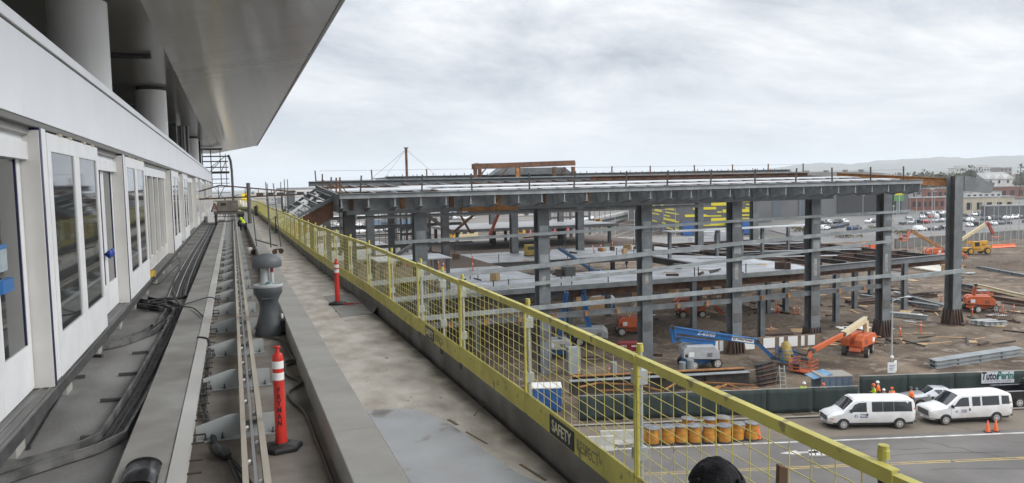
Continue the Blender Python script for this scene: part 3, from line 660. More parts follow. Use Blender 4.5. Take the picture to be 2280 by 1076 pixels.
for i in range(34):
    y=random.choice((77.6,77.6,105.6,121,88.4)); x=random.uniform(12,66); m=MB(); m.bar((x,y,DZ),(x,y,DZ+1.15),.09,.09); sp3(m,'deck_post',darksteel)
for y in (77.6,105.6):
    m=MB(); m.tube([(10,y,DZ+1.05),(66,y,DZ+1.05)],.012,4); sp3(m,'deck_cable',steel_d)
# dark framed cores and braces
def lattice(x0,x1,y,z0,z1,n,lv):
    for i in range(n+1):
        x=x0+(x1-x0)*i/n; m=MB(); m.bar((x,y,z0),(x,y,z1),.32,.32); sp3(m,'core_post',steel_d)
    for z in lv: 
        m=MB(); m.bar((x0,y,z),(x1,y,z),.3,.4); sp3(m,'core_beam',steel_d)
lattice(26.5,31.5,130,-8.5,-1.2,5,(-1.3,-4.4,-5.4)); lattice(62,71,150,-8.5,-.8,4,(-.9,-4.6))
for a,b_,w_,mt in (((11.2,90,-5),(13.4,90,.8),.4,steel_d),((12,90.5,-5),(13.7,90.5,.8),.25,steel_l),((21.5,100,.5),(27.5,100,-3.8),.4,darksteel),((30.5,112,-4.5),(35,112,-1),.35,rust),((31.5,112.4,-1),(33.5,112.4,-4.6),.3,rust),((38.5,118.6,-5.5),(41,118.6,0),.4,K('red_primer',(.28,.05,.03),.7))):
    m=MB(); m.bar(a,b_,w_,w_); sp3(m,'brace',mt)
for y,z in ((100,.2),(118,.3),(140,-.2)):
    m=MB(); m.ibeam((9,y,z),(66,y,z),.4,.7,.06); sp3(m,'roof_girder',steel_d if y!=118 else darksteel)
for x in CX_:
    m=MB(); m.ibeam((x,68.2,1.0),(x+4,117.5,1.0),.4,.8,.06); sp3(m,'roof_cross_girder',steel_d)
for k in range(7): m=MB(); m.ibeam((9,82+4.3*k,1.6),(66,82+4.3*k,1.6),.3,.5,.05); sp3(m,'roof_joist',rust_d)
for a,y,z in ((12,122,-2),(12,126,-4),(12,133,-5.5),(12,144,-6.5)):
    m=MB(); m.bar((a,y,z),(a+16,y,z),.15,.25); sp3(m,'handrail_beam',steel_d)
m=MB(); m.box(14,22,81,87,-5.2,-5.08); sp3(m,'landing_deck',deckm)
for x,y in ((14.4,81.4),(21.6,81.4),(14.4,86.6),(21.6,86.6)): column(x,y,DZ,-5.25,.35,.35,name='landing_post')

# rear scaffolding lattice and dark secondary members deep in the bay
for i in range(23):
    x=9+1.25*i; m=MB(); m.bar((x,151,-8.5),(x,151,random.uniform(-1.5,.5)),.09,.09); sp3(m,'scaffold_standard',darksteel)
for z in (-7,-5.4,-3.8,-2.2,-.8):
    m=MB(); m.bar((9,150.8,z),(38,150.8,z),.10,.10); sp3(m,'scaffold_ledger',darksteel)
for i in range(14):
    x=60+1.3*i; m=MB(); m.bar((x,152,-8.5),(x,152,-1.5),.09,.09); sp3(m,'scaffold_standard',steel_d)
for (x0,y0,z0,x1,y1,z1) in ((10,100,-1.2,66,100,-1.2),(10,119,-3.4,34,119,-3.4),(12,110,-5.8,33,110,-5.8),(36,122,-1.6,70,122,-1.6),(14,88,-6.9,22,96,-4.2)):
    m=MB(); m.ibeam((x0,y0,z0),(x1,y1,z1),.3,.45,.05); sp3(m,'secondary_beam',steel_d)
for i in range(26):
    x=random.uniform(10,66); y=random.choice((79,86,108,114,119)); h_=random.uniform(.4,1.2); m=MB(); m.cbox((x,y,DZ+h_/2+.005),(random.uniform(.6,2.2),random.uniform(.4,1.2),h_),random.random()*3); sp3(m,'material_bundle',random.choice((darksteel,timber_d,rust_d,ply,steel_d)))
for i in range(16):
    x=24+2.9*i; m=MB(); m.bar((x,79.3,-9.0),(x,88,-9.0),.2,.35); sp3(m,'deck_joist',rust_d)
# =============== ground, road, site ===============
from mathutils import noise as NZ
U=V((.959,-.284,0)); NN=V((.284,.959,0)); UA=math.atan2(-.284,.959)
def sn(s,n,z=GZ): p=U*s+NN*n; return V((p.x,p.y,z))
def gh(x,y):                     # height of the dirt at a point
    n=x*.284+y*.959
    e=max(0,min(1,(n-58)/4))
    h=.10*NZ.noise(V((x*.22,y*.22,0)))+.05*NZ.noise(V((x*.9,y*.9,3)))
    m=.5*max(0,NZ.noise(V((x*.05+7,y*.05,9))))*max(0,min(1,(n-84)/8))
    return GZ+.03+(h+m)*e
def grid(name,x0,x1,y0,y1,nx,ny,zf,mt,keep=None):
    m=MB(); ix={}
    for j in range(ny+1):
        for i in range(nx+1):
            x=x0+(x1-x0)*i/nx; y=y0+(y1-y0)*j/ny; ix[i,j]=len(m.v); m.v.append((x,y,zf(x,y)))
    for j in range(ny):
        for i in range(nx):
            x=x0+(x1-x0)*(i+.5)/nx; y=y0+(y1-y0)*(j+.5)/ny
            if keep is None or keep(x,y): m.f.append((ix[i,j],ix[i+1,j],ix[i+1,j+1],ix[i,j+1]))
    return struct(m.build(name,mt,smooth='all'))
dirt=K('site_dirt',(.078,.054,.035),.95,c2=(.195,.148,.102),sc=.28,lo=.36,hi=.64,bump=1,bsc=1.9,bd=.22,stain=.75,ssc=.13,c3=(.23,.19,.15),c3sc=.75,c3t=.57,detail=9)
asphalt=K('asphalt',(.125,.118,.112),.9,c2=(.165,.155,.145),sc=.25,bump=.3,bsc=30,stain=.45,ssc=.16,stretch=(1,1,1))
ground_m=K('town_ground',(.10,.10,.09),.95,c2=(.15,.145,.13),sc=.03,stain=.4,ssc=.01)
m=MB(); m.quad((-12000,-3000,GZ-.35),(14000,-3000,GZ-.35),(14000,16000,GZ-.35),(-12000,16000,GZ-.35)); struct(m.build('ground',ground_m))
grid('site_earth',-30,150,40,160,200,150,gh,dirt,keep=lambda x,y:x*.284+y*.959>56.9)
grid('site_yard',150,330,60,170,40,30,lambda x,y:GZ-.1+.1*NZ.noise(V((x*.1,y*.1,0))),dirt)
def strip(name,s0,s1,n0,n1,z,mt,lab=None):
    m=MB(); m.quad(sn(s0,n0,z),sn(s1,n0,z),sn(s1,n1,z),sn(s0,n1,z)); return struct(m.build(name,mt))
strip('road',-150,300,14,51.6,GZ,asphalt)
strip('road_shoulder',-150,300,51.602,57.4,GZ+.002,K('dusty_asphalt',(.17,.14,.11),.95,c2=(.22,.19,.152),sc=.3,bump=.4,bsc=20,stain=.5,ssc=.3,c3=(.17,.145,.12),c3sc=.7,c3t=.6))
strip('kerb',-150,300,55.9,56.2,GZ+.11,K('kerb_conc',(.30,.27,.23),.9)); 
rw=K('road_white',(.58,.575,.55),.7,c2=(.38,.365,.34),sc=1.2); ry=K('road_yellow',(.46,.33,.09),.7,c2=(.27,.22,.12),sc=1)
strip('lane_marking',-60,200,50.75,50.98,GZ+.006,rw)
for a in range(-60,200,9): strip('lane_marking',a,a+8.7,46.05,46.17,GZ+.005,ry); strip('lane_marking',a,a+8.85,46.32,46.44,GZ+.005,ry)
def arrow(s,n):
    m=MB()
    for pts in ([(0,.0),(1.3,.45),(1.3,.16),(2.6,.16),(2.6,-.16),(1.3,-.16),(1.3,-.45)],):
        m.add([sn(s+a,n+b,GZ+.005) for a,b in pts],[tuple(range(len(pts)))])
    struct(m.build('lane_arrow',rw))
q=at(1735,1010,GZ); arrow(q.x*.959-q.y*.284,q.x*.284+q.y*.959)
for i in range(3):
    q=at(1795+13*i,1009,GZ); s_,n_=q.x*.959-q.y*.284,q.x*.284+q.y*.959
    m=MB(); m.add([sn(s_+a,n_+b,GZ+.005) for a,b in [(0,-.5),(.45,-.5),(.8,.5),(.35,.5)]],[(0,1,2,3)]); struct(m.build('lane_letter',rw))
# cracks and tar seams
tar=K('tar_seam',(.05,.048,.046),.8)
for (s0,n0,s1,n1) in ((30,50.5,33,46.8),(33,46.8,38,44),(38,49.8,36,46.5),(24,49,30,48.6),(40,49.5,52,48.9),(28,45,40,44.2),(44,50,41,45),(50,46,62,45.4),(20,47.8,34,47.5),(36,48.9,47,48.5),(54,50.4,51,46.6)):
    m=MB(); pts=[]; k=9
    for i in range(k+1):
        f=i/k; pts.append(sn(s0+(s1-s0)*f+random.uniform(-.2,.2),n0+(n1-n0)*f+random.uniform(-.2,.2),GZ+.004))
    for a,b in zip(pts,pts[1:]):
        d=(b-a).normalized(); p=V((-d.y,d.x,0))*random.uniform(.02,.045); o=len(m.v); m.add([a-p,b-p,b+p,a+p],[(0,1,2,3)])
    struct(m.build('road_seam',tar))
# --------------- screened fence ---------------
def fence_panel(s0,s1,h,lab,grp,n_=57.2):
    c=sn(s0,n_); t=thing('screened_fence',lab,'fence',c,UA,grp); W=s1-s0
    m=MB(); nx,nz=10,5; 
    for j in range(nz+1):
        for i in range(nx+1):
            x=W*i/nx; z=.05+(h-.05)*j/nz; m.v.append((x,.05*math.sin(i*1.7+s0)*math.sin(math.pi*j/nz)-.04,z-(.05*math.sin(math.pi*i/nx) if j==nz else 0)))
    for j in range(nz):
        for i in range(nx): a=j*(nx+1)+i; m.f.append((a,a+1,a+nx+2,a+nx+1))
    o=m.build('screen_fabric',screen,t,smooth='all')
    so_=o.modifiers.new('so','SOLIDIFY'); so_.thickness=.008
    for x in (.0,W-.05):
        m=MB(); m.tube([(x+.02,.03,0),(x+.02,.03,h+.06)],.026,8); m.build('fence_post',galv,t,smooth=True)
    m=MB(); m.tube([(0,.03,h),(W,.03,h)],.02,6); m.build('fence_rail',galv,t)
    m=MB(); m.cbox((W-.03,.03,.04),(.35,.7,.08)); m.build('fence_foot',conc_kerb,t)
for i in range(2,8): fence_panel(.6+3.6*i,.6+3.6*(i+1)-.02,1.95,'low dark green screened fence panel in the run along the road shoulder','low screened fence panels')
def fpt(px,py,n=59.65):          # point of the fence plane seen at a pixel
    d=ray(px,py); o=V((0,0,HC)); k=(n-o.dot(NN))/d.dot(NN); return o+d*k
_q=fpt(1913,880,59.8); SL=_q.x*.959-_q.y*.284; HT=fpt(2050,833,59.8).z-GZ
for i in range(6): fence_panel(SL+3.9*i,SL+3.9*(i+1)-.02,HT,'tall dark green screened fence panel behind the parked vans','tall screened fence panels',59.8)
def flat_on(name,lab,cat,s,n,z,w,h,mt,parts):
    pass
# banner on the tall fence
c=sn(0,57.06); b0=atX(2184,832,0) if 0 else None
p0=fpt(2185,853); p1=fpt(2258,853); p2=fpt(2185,828)
w_=(p1-p0).length; h_=abs(p2.z-p0.z)
bn=thing('banner','white banner lettered TutorPerini CONSTRUCTION hung on the tall dark screened fence','banner',((p0+p1)/2),UA)
m=MB(); m.box(-w_/2,w_/2,-.006,.006,0,h_); m.build('banner_sheet',K('banner_white',(.62,.64,.66),.6,c2=(.55,.57,.6),sc=2),bn)
text('banner_lettering','Tutor',.86,txt_dk,bn,(-w_*.235,-.01,h_*.62),(R(90),0,0),.002,sx=.72,shear=.12,bold=.03)
text('banner_lettering','Perini',.86,txt_gn,bn,(w_*.24,-.01,h_*.62),(R(90),0,0),.002,sx=.72,shear=.12,bold=.03)
text('banner_lettering','C O N S T R U C T I O N',.20,txt_dk,bn,(0,-.01,h_*.17),(R(90),0,0),.002,sx=1.0)
# street lamp
q=at(1984,884,GZ); lp=thing('street_lamp','tall grey street lamp with one arm standing by the fence behind the white vans','street lamp',q)
topz=(atY(1984,664,q.y).z)-GZ
m=MB(); m.lathe([(.13,0),(.13,.3),(.10,.32),(.055,topz)],n=12); m.build('pole',galv,lp,smooth=True)
ad=V((.941,-.337,0)); m=MB(); m.tube([(0,0,topz-.25),(ad.x*.6,ad.y*.6,topz+.0),(ad.x*1.1,ad.y*1.1,topz+.06)],.035,6); m.build('arm',galv,lp)
m=MB(); m.lathe([(.05,-.3),(.15,-.15),(.17,.1),(.08,.3)],(0,0,0),10,'x',1,.45); o=m.build('lamp_head',liftgrey,lp,smooth=True); o.location=(ad.x*1.25,ad.y*1.25,topz+.06); o.rotation_euler=(0,0,math.atan2(ad.y,ad.x))
def board(name,lab,q,w_,h_,z,rz_,mt,cat):
    t=thing(name,lab,cat,q,rz_); m=MB(); m.box(-w_/2,w_/2,-.02,.0,z,z+h_); m.build('face',mt,t); return t
sg=board('notice_board','white notice board with dark marks strapped to the grey street lamp pole',q+V((-.15,-.16,0)),.62,.85,2.05,R(-25),reflw,'notice')
m=MB()
for i in range(4): m.box(-.2,.1+.05*i,-.025,-.021,2.25+.13*i,2.29+.13*i)
m.build('notice_lines',txt_bl,sg)
sg=board('notice_board','second white notice board turned the other way on the street lamp pole',q+V((.28,-.10,0)),.45,.9,2.1,R(20),reflw,'notice')
m=MB(); m.box(-.12,.12,-.025,-.021,2.4,2.8); m.build('notice_mark',galv,sg)
t=thing('site_camera','small white camera housing on a bracket of the street lamp pole','camera',q+V((-.15,-.18,3.2)))
m=MB(); m.lathe([(.05,0),(.13,.06),(.13,.2),(.09,.24)],n=10); m.build('housing',reflw,t,smooth=True); m=MB(); m.box(0,.15,.0,.05,.1,.14); m.build('bracket',galv,t)
# --------------- drums, cones, barrier ---------------
dr=thing('traffic_drum','orange channelising drum in the cluster beside the road under its dark lid','drum',(0,0,0),0,'orange drums beside the road')
m=MB(); m.lathe([(.36,0),(.36,.08),(.31,.09),(.31,.36),(.295,.37),(.295,.66),(.27,.67),(.27,.98),(.25,1.0)],n=20); m.build('drum_shell',drumm,dr,smooth=True)
m=MB(); m.lathe([(.40,0),(.40,.07),(.37,.09)],n=14); m.build('ballast_ring',black,dr)
m=MB(); m.lathe([(.30,.985),(.33,1.0),(.33,1.03),(.12,1.10),(.1,1.12)],n=16); m.build('drum_lid',drumlid,dr,smooth=True)
dl=[(1440,984),(1453,987),(1487,986),(1517,985),(1547,984),(1579,984),(1612,983),(1641,978),(1672,977),(1530,966),(1580,966),(1608,964)]
for i,(px,py) in enumerate(dl):
    q=at(px,py,GZ); o=dr if i==0 else dup(dr,q)
    o.location=q; o.rotation_euler=(random.uniform(-.06,.06),random.uniform(-.06,.06),random.random()*6); sc_=random.uniform(.98,1.06); o.scale=(sc_*1.5,sc_*1.5,sc_*1.1)
q=at(1592,985,GZ); t=dup(dr,q,1.1,label='small orange drum tipped over on its side in front of the drum cluster'); t.rotation_euler=(R(88),0,1.9); t.location=q+V((0,0,.3)); del t['group']; t.scale=(.7,.7,.6)
def cone(lab,q,s_=1,grp=None,col=orange2,tilt=(0,0)):
    t=thing('traffic_cone',lab,'cone',q,random.random()*6,grp)
    m=MB(); m.box(-.18,.18,-.18,.18,0,.035); m.build('base',black if col is orange2 else col,t)
    m=MB(); m.lathe([(.145,.035),(.03,.70),(.02,.71)],n=14); m.build('cone_body',col,t,smooth=True)
    m=MB(); m.lathe([(.091,.32),(.072,.42)],n=14); m.build('collar_band',reflw,t); m=MB(); m.lathe([(.060,.49),(.045,.57)],n=14); m.build('collar_band',reflw,t)
    t.scale=(s_,s_,s_); return t
cone('left of the two orange cones with white bands beside the rear van',at(2199,962,GZ),1.15)
cone('right of the two orange cones with white bands beside the rear van',at(2217,960,GZ),1.15)
cone('orange cone leaning beside the last orange drum of the cluster',at(1689,978,GZ),1.25)
# red delineator posts about the site
dp=thing('site_delineator','slim orange marker post standing in the dirt of the building site','marker post',(0,0,GZ),0,'orange marker posts on the site')
m=MB(); m.lathe([(.20,0),(.20,.05),(.06,.07)],n=8); m.build('base',black,dp); m=MB(); m.lathe([(.06,.06),(.06,1.05),(.03,1.1)],n=8); m.build('post',orange2,dp); m=MB(); m.lathe([(.063,.75),(.063,.9)],n=8); m.build('band',reflw,dp)
for i,(px,py) in enumerate([(1768,704),(1779,704),(1734,702),(1729,700),(2050,742),(2006,750),(1717,748),(1356,843),(1288,846),(1500,660),(2164,705),(2232,700),(2095,672),(2256,700),(1816,770),(1664,775)]):
    q=at(px,py,GZ); q.z=gh(q.x,q.y); o=dp if i==0 else dup(dp,q); o.location=q; o.rotation_euler=(random.uniform(-.08,.08),random.uniform(-.08,.08),0); o.scale=(1.15,1.15,1.1)
for i,(px,py) in enumerate([(978,600),(990,603),(935,603),(953,611),(1053,603),(1323,562),(1338,560),(1362,553),(1053,583),(905,596)]):
    q=at(px,py,DZ); o=dup(dp,q,label='slim orange marker post standing on the white upper floor decking',group='orange marker posts on the decking'); o.rotation_euler=(random.uniform(-.2,.2),random.uniform(-.2,.2),0); o.scale=(1.2,1.2,1.15)
# concrete road barrier
def kr(px,py,lab,L_=3):
    q=at(px,py,GZ); t=thing('concrete_barrier',lab,'road barrier',q,UA)
    m=MB(); m.prism([(-.30,0),(.30,0),(.27,.09),(.14,.32),(.10,.95),(-.10,.95),(-.14,.32),(-.27,.09)],-L_/2,L_/2,'x'); m.build('barrier_block',K('barrier_pale',(.52,.51,.48),.8,c2=(.44,.43,.40),sc=1,stain=.3),t,bevel=.015)
    m=MB(); m.box(-.9,-.4,-.32,.32,-.002,.06); m.box(.4,.9,-.32,.32,-.002,.06); m.build('fork_slot',dkgrey,t)
kr(1385,988,'pale concrete road barrier left of the orange drums'); kr(1318,1003,'pale concrete road barrier end behind the mesh, furthest from the drums')
# blue boxes
def crate_box(name,lab,cat,q,rz_,d,mt,lid):
    t=thing(name,lab,cat,q,rz_); x,y,z=d
    m=MB(); m.box(-x/2,x/2,-y/2,y/2,.12,z); m.build('box_body',mt,t,bevel=.03)
    m=MB(); m.box(-x/2-.04,x/2+.04,-y/2-.04,y/2+.04,z+.003,z+.10); m.build('box_lid',lid,t,bevel=.02)
    m=MB()
    for i in range(5): xx=-x/2+x*(i+.5)/5; m.box(xx-.04,xx+.04,-y/2-.035,-y/2-.001,.15,z-.05)
    m.build('box_ribs',mt,t)
    m=MB(); m.box(-x/2+.1,x/2-.1,-y/2+.1,y/2-.1,0,.12); m.build('box_skid',dkgrey,t); return t
crate_box('storage_box','blue storage box with a flat white lid behind the low screened fence','storage box',at(1216,912,GZ),R(-20),(2.4,1.6,1.9),bluet,reflw)
t=crate_box('tool_chest','blue steel skip with grey half lid open behind the low fence near the tall one','skip',at(1872,892,GZ)+NN*1.6,R(-17),(2.6,1.9,1.75),K('skip_blue',(.09,.14,.20),.6,c2=(.13,.17,.22),sc=1.5,stain=.3),K('lid_grey',(.27,.25,.22),.7))
m=MB(); m.bar((-1.9,.0,1.60),(-.3,.0,1.98),1.7,.05); m.build('raised_lid',K('lid_blue',(.12,.25,.40),.5,c2=(.2,.33,.45),sc=2),t)
crate_box('wooden_crate','open plywood crate standing under the deck edge by the first columns','crate',at(1143,690,-13.0),R(-15),(3.2,2,2.2),ply,timber)
# --------------- steel stock on the ground ---------------
def ib(name,lab,p,q,w_,h_,mt,grp=None,t=.05,cap=None):
    a=V(p); b=V(q); c=(a+b)/2; o=thing(name,lab,'steel beam',(c.x,c.y,min(a.z,b.z)),0,grp)
    m=MB(); m.ibeam(a,b,w_,h_,t); m.build('beam_section',mt,o,world=True)
    d=(b-a).normalized(); m=MB()
    for f in (.25,.5,.75): pc=a+(b-a)*f; m.bar(pc-d*.02,pc+d*.02,w_*.92,h_-2*t-.004)
    m.build('web_stiffener',mt,o,world=True)
    if cap:
        m=MB(); m.bar(a+V((0,0,h_/2+.012)),b+V((0,0,h_/2+.012)),w_*.96,.02); m.build('top_flange',cap,o,world=True)
    return o
a=at(1268,880,GZ)+V((0,0,.6)); b=at(1668,858,GZ)+V((0,0,.6))
ib('steel_girder','long dark girder with a pale grey top flange lying behind the low fence',a,b,.75,1.2,darksteel,cap=steel_l)
a2=a+V((1.0,1.6,0)); b2=b+V((.6,1.5,0)); ib('steel_girder','second long girder with an orange rusted end lying behind the first girder',a2,b2,.6,1.1,rust_d,cap=rust_o)
for i in range(6):
    c=at(1668,868,GZ)+V((1.2+.1*i,.3+.22*i,.2+.27*i)); ib('steel_plate_beam','short dark beam stacked flat at the right end of the long girders',c,c+V((2.6,.4+.1*i,.0)),.45,.24,darksteel if i%2 else rust_d,'short dark beams stacked by the girders')
# orange zigzag rods
for k,(pp) in enumerate((((1290,862),(1330,853),(1420,857),(1478,872)),((1335,870),(1420,868),(1470,888)),((1480,868),(1510,850),(1600,853),(1680,858)),((1570,872),(1600,860),(1660,873)),((1590,868),(1620,855),(1652,868),(1690,864)))):
    pts=[at(x,y,GZ+1.15) for x,y in pp]
    t=thing('orange_truss','thin orange painted bent truss rods lying on the steel behind the low fence','truss rods',pts[0],0,'orange truss rods behind the fence')
    for a,b in zip(pts,pts[1:]): m=MB(); m.bar(a,b,.11,.11); m.build('truss_rod',rust_o,t,world=True)
# grey box sections bundled on the right
a=at(2082,822,GZ); b=at(2275,792,GZ)
for i in range(6):
    o_=NN*(.42*(i%3))+V((0,0,.2+.38*(i//3))); ib('box_section','long grey steel section in the strapped pile before the tall fence',a+o_,b+o_,.36,.36,steel_l,'grey sections piled before the tall fence')
for (px,py,px2,py2,mt,lab,n_) in ((1903,682,2088,664,rust_d,'long rusty girder in the low pile beyond the last but one column',4),(2005,660,2120,690,galv,'long pale galvanised length in the strewn row by the last column',3),(2150,640,2290,665,steel_d,'dark steel length in the pile beyond the last column',3),(2110,650,2285,680,rust,'rusty steel length lying beyond the last column',1),(2185,600,2290,620,steel,'grey girder in the pile at the far right of the site',2),(2130,600,2200,592,rust_o,'orange rusted girder lying just right of the last column',1),(1215,665,1330,655,timber,'timber length in the stack under the deck',3),(1920,665,2090,690,steel_l,'pale flat steel length below the rusty pile',2),(2190,728,2240,726,galv,'short galvanised sheet stack before the last column',3),(1960,703,2060,712,galv,'thin galvanised length in the small pile between the last columns',2)):
    for i in range(n_):
        a=at(px,py,GZ); b=at(px2,py2,GZ); o_=V((random.uniform(-.3,.3),.7*i,.35)); ib('steel_length',lab,a+o_,b+o_+V((0,random.uniform(-.5,.5),0)),.45,.5,mt,('pile of '+lab.split(' in ')[0].split(' lying')[0]) if n_>1 else None)
# pipes pale
for i in range(7):
    a=at(1990+12*i,592+2*i,GZ)+V((0,0,.3)); b=at(2092+6*i,596+3*i,GZ)+V((0,0,.3)); t=thing('plastic_pipe','pale plastic pipe in the loose heap beyond the last columns','pipe',a,0,'pale pipes on the far dirt')
    m=MB(); m.tube([a,b],.22,8); m.build('pipe_barrel',K('pipe_pale',(.66,.64,.56),.5),t,world=True,smooth=True)
# planks, sheets and rubble strewn on the dirt
pk=[]
for k,(mt,dim,lab) in enumerate(((timber,(2.6,.25,.05),'weathered timber plank lying on the site dirt'),(galv,(1.8,.9,.06),'bent grey metal sheet lying on the site dirt'),(darksteel,(3.2,.14,.14),'dark steel bar lying loose on the site dirt'),(ply,(1.6,1.2,.04),'plywood offcut lying flat on the site dirt'),(reflw,(1.5,.8,.03),'white plastic sheet scrap lying on the site dirt'),(rust_d,(2.2,.3,.25),'rusty steel offcut lying on the site dirt'))):
    nm=('loose_plank','metal_sheet','steel_bar','plywood_offcut','plastic_scrap','steel_offcut')[k]
    m=MB(); m.cbox((0,0,dim[2]/2),dim)
    m.cbox((dim[0]*.2,dim[1]*.7,dim[2]*1.2),(dim[0]*.7,dim[1]*.5,dim[2]),.3) if k in (1,4) else None
    o=m.build(nm,mt,bevel=.006); tag(o,lab,nm.replace('_',' '),'scattered '+nm.replace('_',' ')+'s'); pk.append(o)
rn=random.Random(5); first=set()
for i in range(280):
    if i<140: px,py=rn.uniform(1450,2280),rn.uniform(625,770)
    else: px,py=rn.uniform(1250,2280),rn.uniform(590,800)
    q=at(px,py,GZ)
    if q.x*.284+q.y*.959<60: continue
    k=rn.choice((0,0,0,1,2,2,3,5,5,5,4) if i%3==0 else (0,0,2,2,3,5,5)); o=pk[k]
    if k in first: 
        c=o.copy(); COL.objects.link(c); o=c
    first.add(k); q.z=gh(q.x,q.y)+.02; o.location=q; o.rotation_euler=(rn.uniform(-.06,.06),rn.uniform(-.06,.06),rn.random()*6.3); s_=rn.uniform(.6,1.5); o.scale=(s_,s_,1)
for i in range(44):
    px,py=rn.uniform(960,1760),rn.uniform(550,640); q=at(px,py,DZ)
    if not (77.8<q.y<88 or 105.8<q.y<120.5) or not 10<q.x<66: continue
    k=rn.choice((0,2,3,5)); c=pk[k].copy(); COL.objects.link(c); c.location=q+V((0,0,.01)); c.rotation_euler=(0,0,rn.random()*6.3); c['label']=c['label'].replace('site dirt','white upper decking'); c['group']=c['group']+' on the decking'; s_=rn.uniform(.5,1.0); c.scale=(s_,s_,1)
# pit wall with white panels between the columns
a=at(1592,788,GZ); b=at(1832,772,GZ); d=(b-a); t=thing('pit_wall','low earth retaining wall with bright white boards between the middle columns','retaining wall',a,math.atan2(d.y,d.x)); W=d.length
m=MB(); m.box(0,W,0,.4,0,1.35); m.build('wall_face',K('pit_brown',(.20,.15,.105),.9,c2=(.14,.105,.075),sc=1.5,bump=.5),t)
for x0,x1 in ((.0,.35),(.5,.9),(3.0,4.4),(5.4,6.7),(7.2,7.7),(8.2,9.3),(9.7,10.1),(10.5,11.3)):
    if x1<W: m=MB(); m.box(x0,x1,-.03,-.002,.25,1.32); m.build('white_board',reflw,t)
rk=K('dirt_clod',(.075,.056,.04),.95,c2=(.12,.092,.068),sc=3,bump=.8,bsc=8)
def mound(name,lab,cat,q,rx,ry,h_,mt,seed=0):
    m=MB(); n=22; rings=7
    for j in range(rings+1):
        f=j/rings
        for k in range(n):
            a=2*math.pi*k/n; r=(1-f)**.8; p=V((math.cos(a)*rx*r,math.sin(a)*ry*r,h_*(1-(1-f)**2)**.9)); p*=1+.22*NZ.noise(V((p.x*.9+seed,p.y*.9,p.z)))
            m.v.append((p.x,p.y,p.z-.12))
    for j in range(rings):
        for k in range(n): m.f.append((j*n+k,j*n+(k+1)%n,(j+1)*n+(k+1)%n,(j+1)*n+k))
    m.f.append(tuple(rings*n+k for k in range(n)))
    o=m.build(name,mt,loc=None,smooth='all'); o.location=q; return tag(o,lab,cat)
mound('dirt_mound','long brown earth mound behind the blue boom lift','mound',at(1520,735,GZ),7,4,1.3,rk,1)
mound('dirt_mound','brown earth mound left of the orange lift in the shade','mound',at(1690,720,GZ),8,3.5,1.0,rk,5)
mound('dirt_mound','small brown earth mound beside the rightmost columns','mound',at(1900,715,GZ),6,3,.8,rk,9)
mound('dirt_mound','wide low tan earth mound across the far right of the dirt','mound',at(2240,590,GZ),14,6,1.6,rk,12)
mound('dirt_mound','brown earth mound under the deck left of the blue lifts','mound',at(1480,690,GZ),6,4,1.4,rk,15)
mound('gravel_heap','pale gravel heap beside the rail yard fence','heap',at(1392,548,GZ),5,3,1.8,K('gravel_pale',(.42,.40,.37),.9),17)

# ladder by the dark stack
q=at(1745,872,GZ); t=thing('step_ladder','pale metal step ladder standing against the dark beam stack','ladder',q,-.344)
for x in (-.25,.25):
    m=MB(); m.bar((x,0,0),(x*.8,.5,2.1),.06,.04); m.build('ladder_rail',galv,t); m=MB(); m.bar((x*1.2,1.3,0),(x*.8,.55,2.1),.04,.04); m.build('rear_leg',galv,t)
for i in range(6):
    m=MB(); f=(i+.7)/6.5; m.bar((-.24,.5*f,2.1*f),(.24,.5*f,2.1*f),.09,.03); m.build('step',galv,t)
# rebar cages, formwork and trestles crowding the earth under the deck
def cage(q,L_,r,rz_,lab,grp):
    t=thing('rebar_cage',lab,'rebar cage',q,rz_,grp); m=MB()
    for k in range(8): a=k*.785; m.tube([(-L_/2,r*math.cos(a),r+r*math.sin(a)),(L_/2,r*math.cos(a),r+r*math.sin(a))],.025,4)
    for i in range(int(L_/.5)):
        x=-L_/2+.25+.5*i; P=[(x,r*math.cos(a*.785),r+r*math.sin(a*.785)) for a in range(9)]
        m.tube(P,.018,4,cap=False)
    m.build('wire_lattice',rust_d,t); m=MB(); m.box(-L_*.3,-L_*.25,-r,r,-.12,.04); m.build('cage_bearer',timber_d,t)
rc=random.Random(12)
for i,(px,py) in enumerate(((2130,668),(2150,672),(2215,705),(2240,712),(1650,655),(1700,662),(1590,668),(1475,665),(1340,690),(1860,650),(2000,640),(1780,660))):
    q=at(px,py,GZ); q.z=gh(q.x,q.y)+.1; cage(q,rc.uniform(3,6),rc.uniform(.35,.6),rc.uniform(-.5,.6),'rusty round rebar cage lying on the site dirt','rebar cages on the dirt')
fw=thing('formwork_panel','plywood formwork panel leaning on its struts on the site','formwork',(0,0,0),0,'formwork panels on the site')
m=MB(); m.box(-1.2,1.2,-.03,.03,0,2.2); m.build('sheet',ply,fw)
for x in (-1,0,1): m=MB(); m.box(x-.05,x+.05,.031,.13,0,2.2); m.build('stud',timber,fw)
m=MB(); m.bar((.5,.1,1.7),(.5,1.5,0),.08,.08); m.build('strut',timber,fw)
for i,(px,py,a) in enumerate(((1500,662,.3),(1612,668,1.2),(1565,655,-.2),(1330,700,.1),(1295,690,.5),(1860,668,.8),(1760,640,.2),(1640,640,-.4),(1420,665,.3),(1690,690,.9))):
    q=at(px,py,GZ); q.z=gh(q.x,q.y)-.02; o=fw if i==0 else dup(fw,q); o.location=q; o.rotation_euler=(0,0,a)

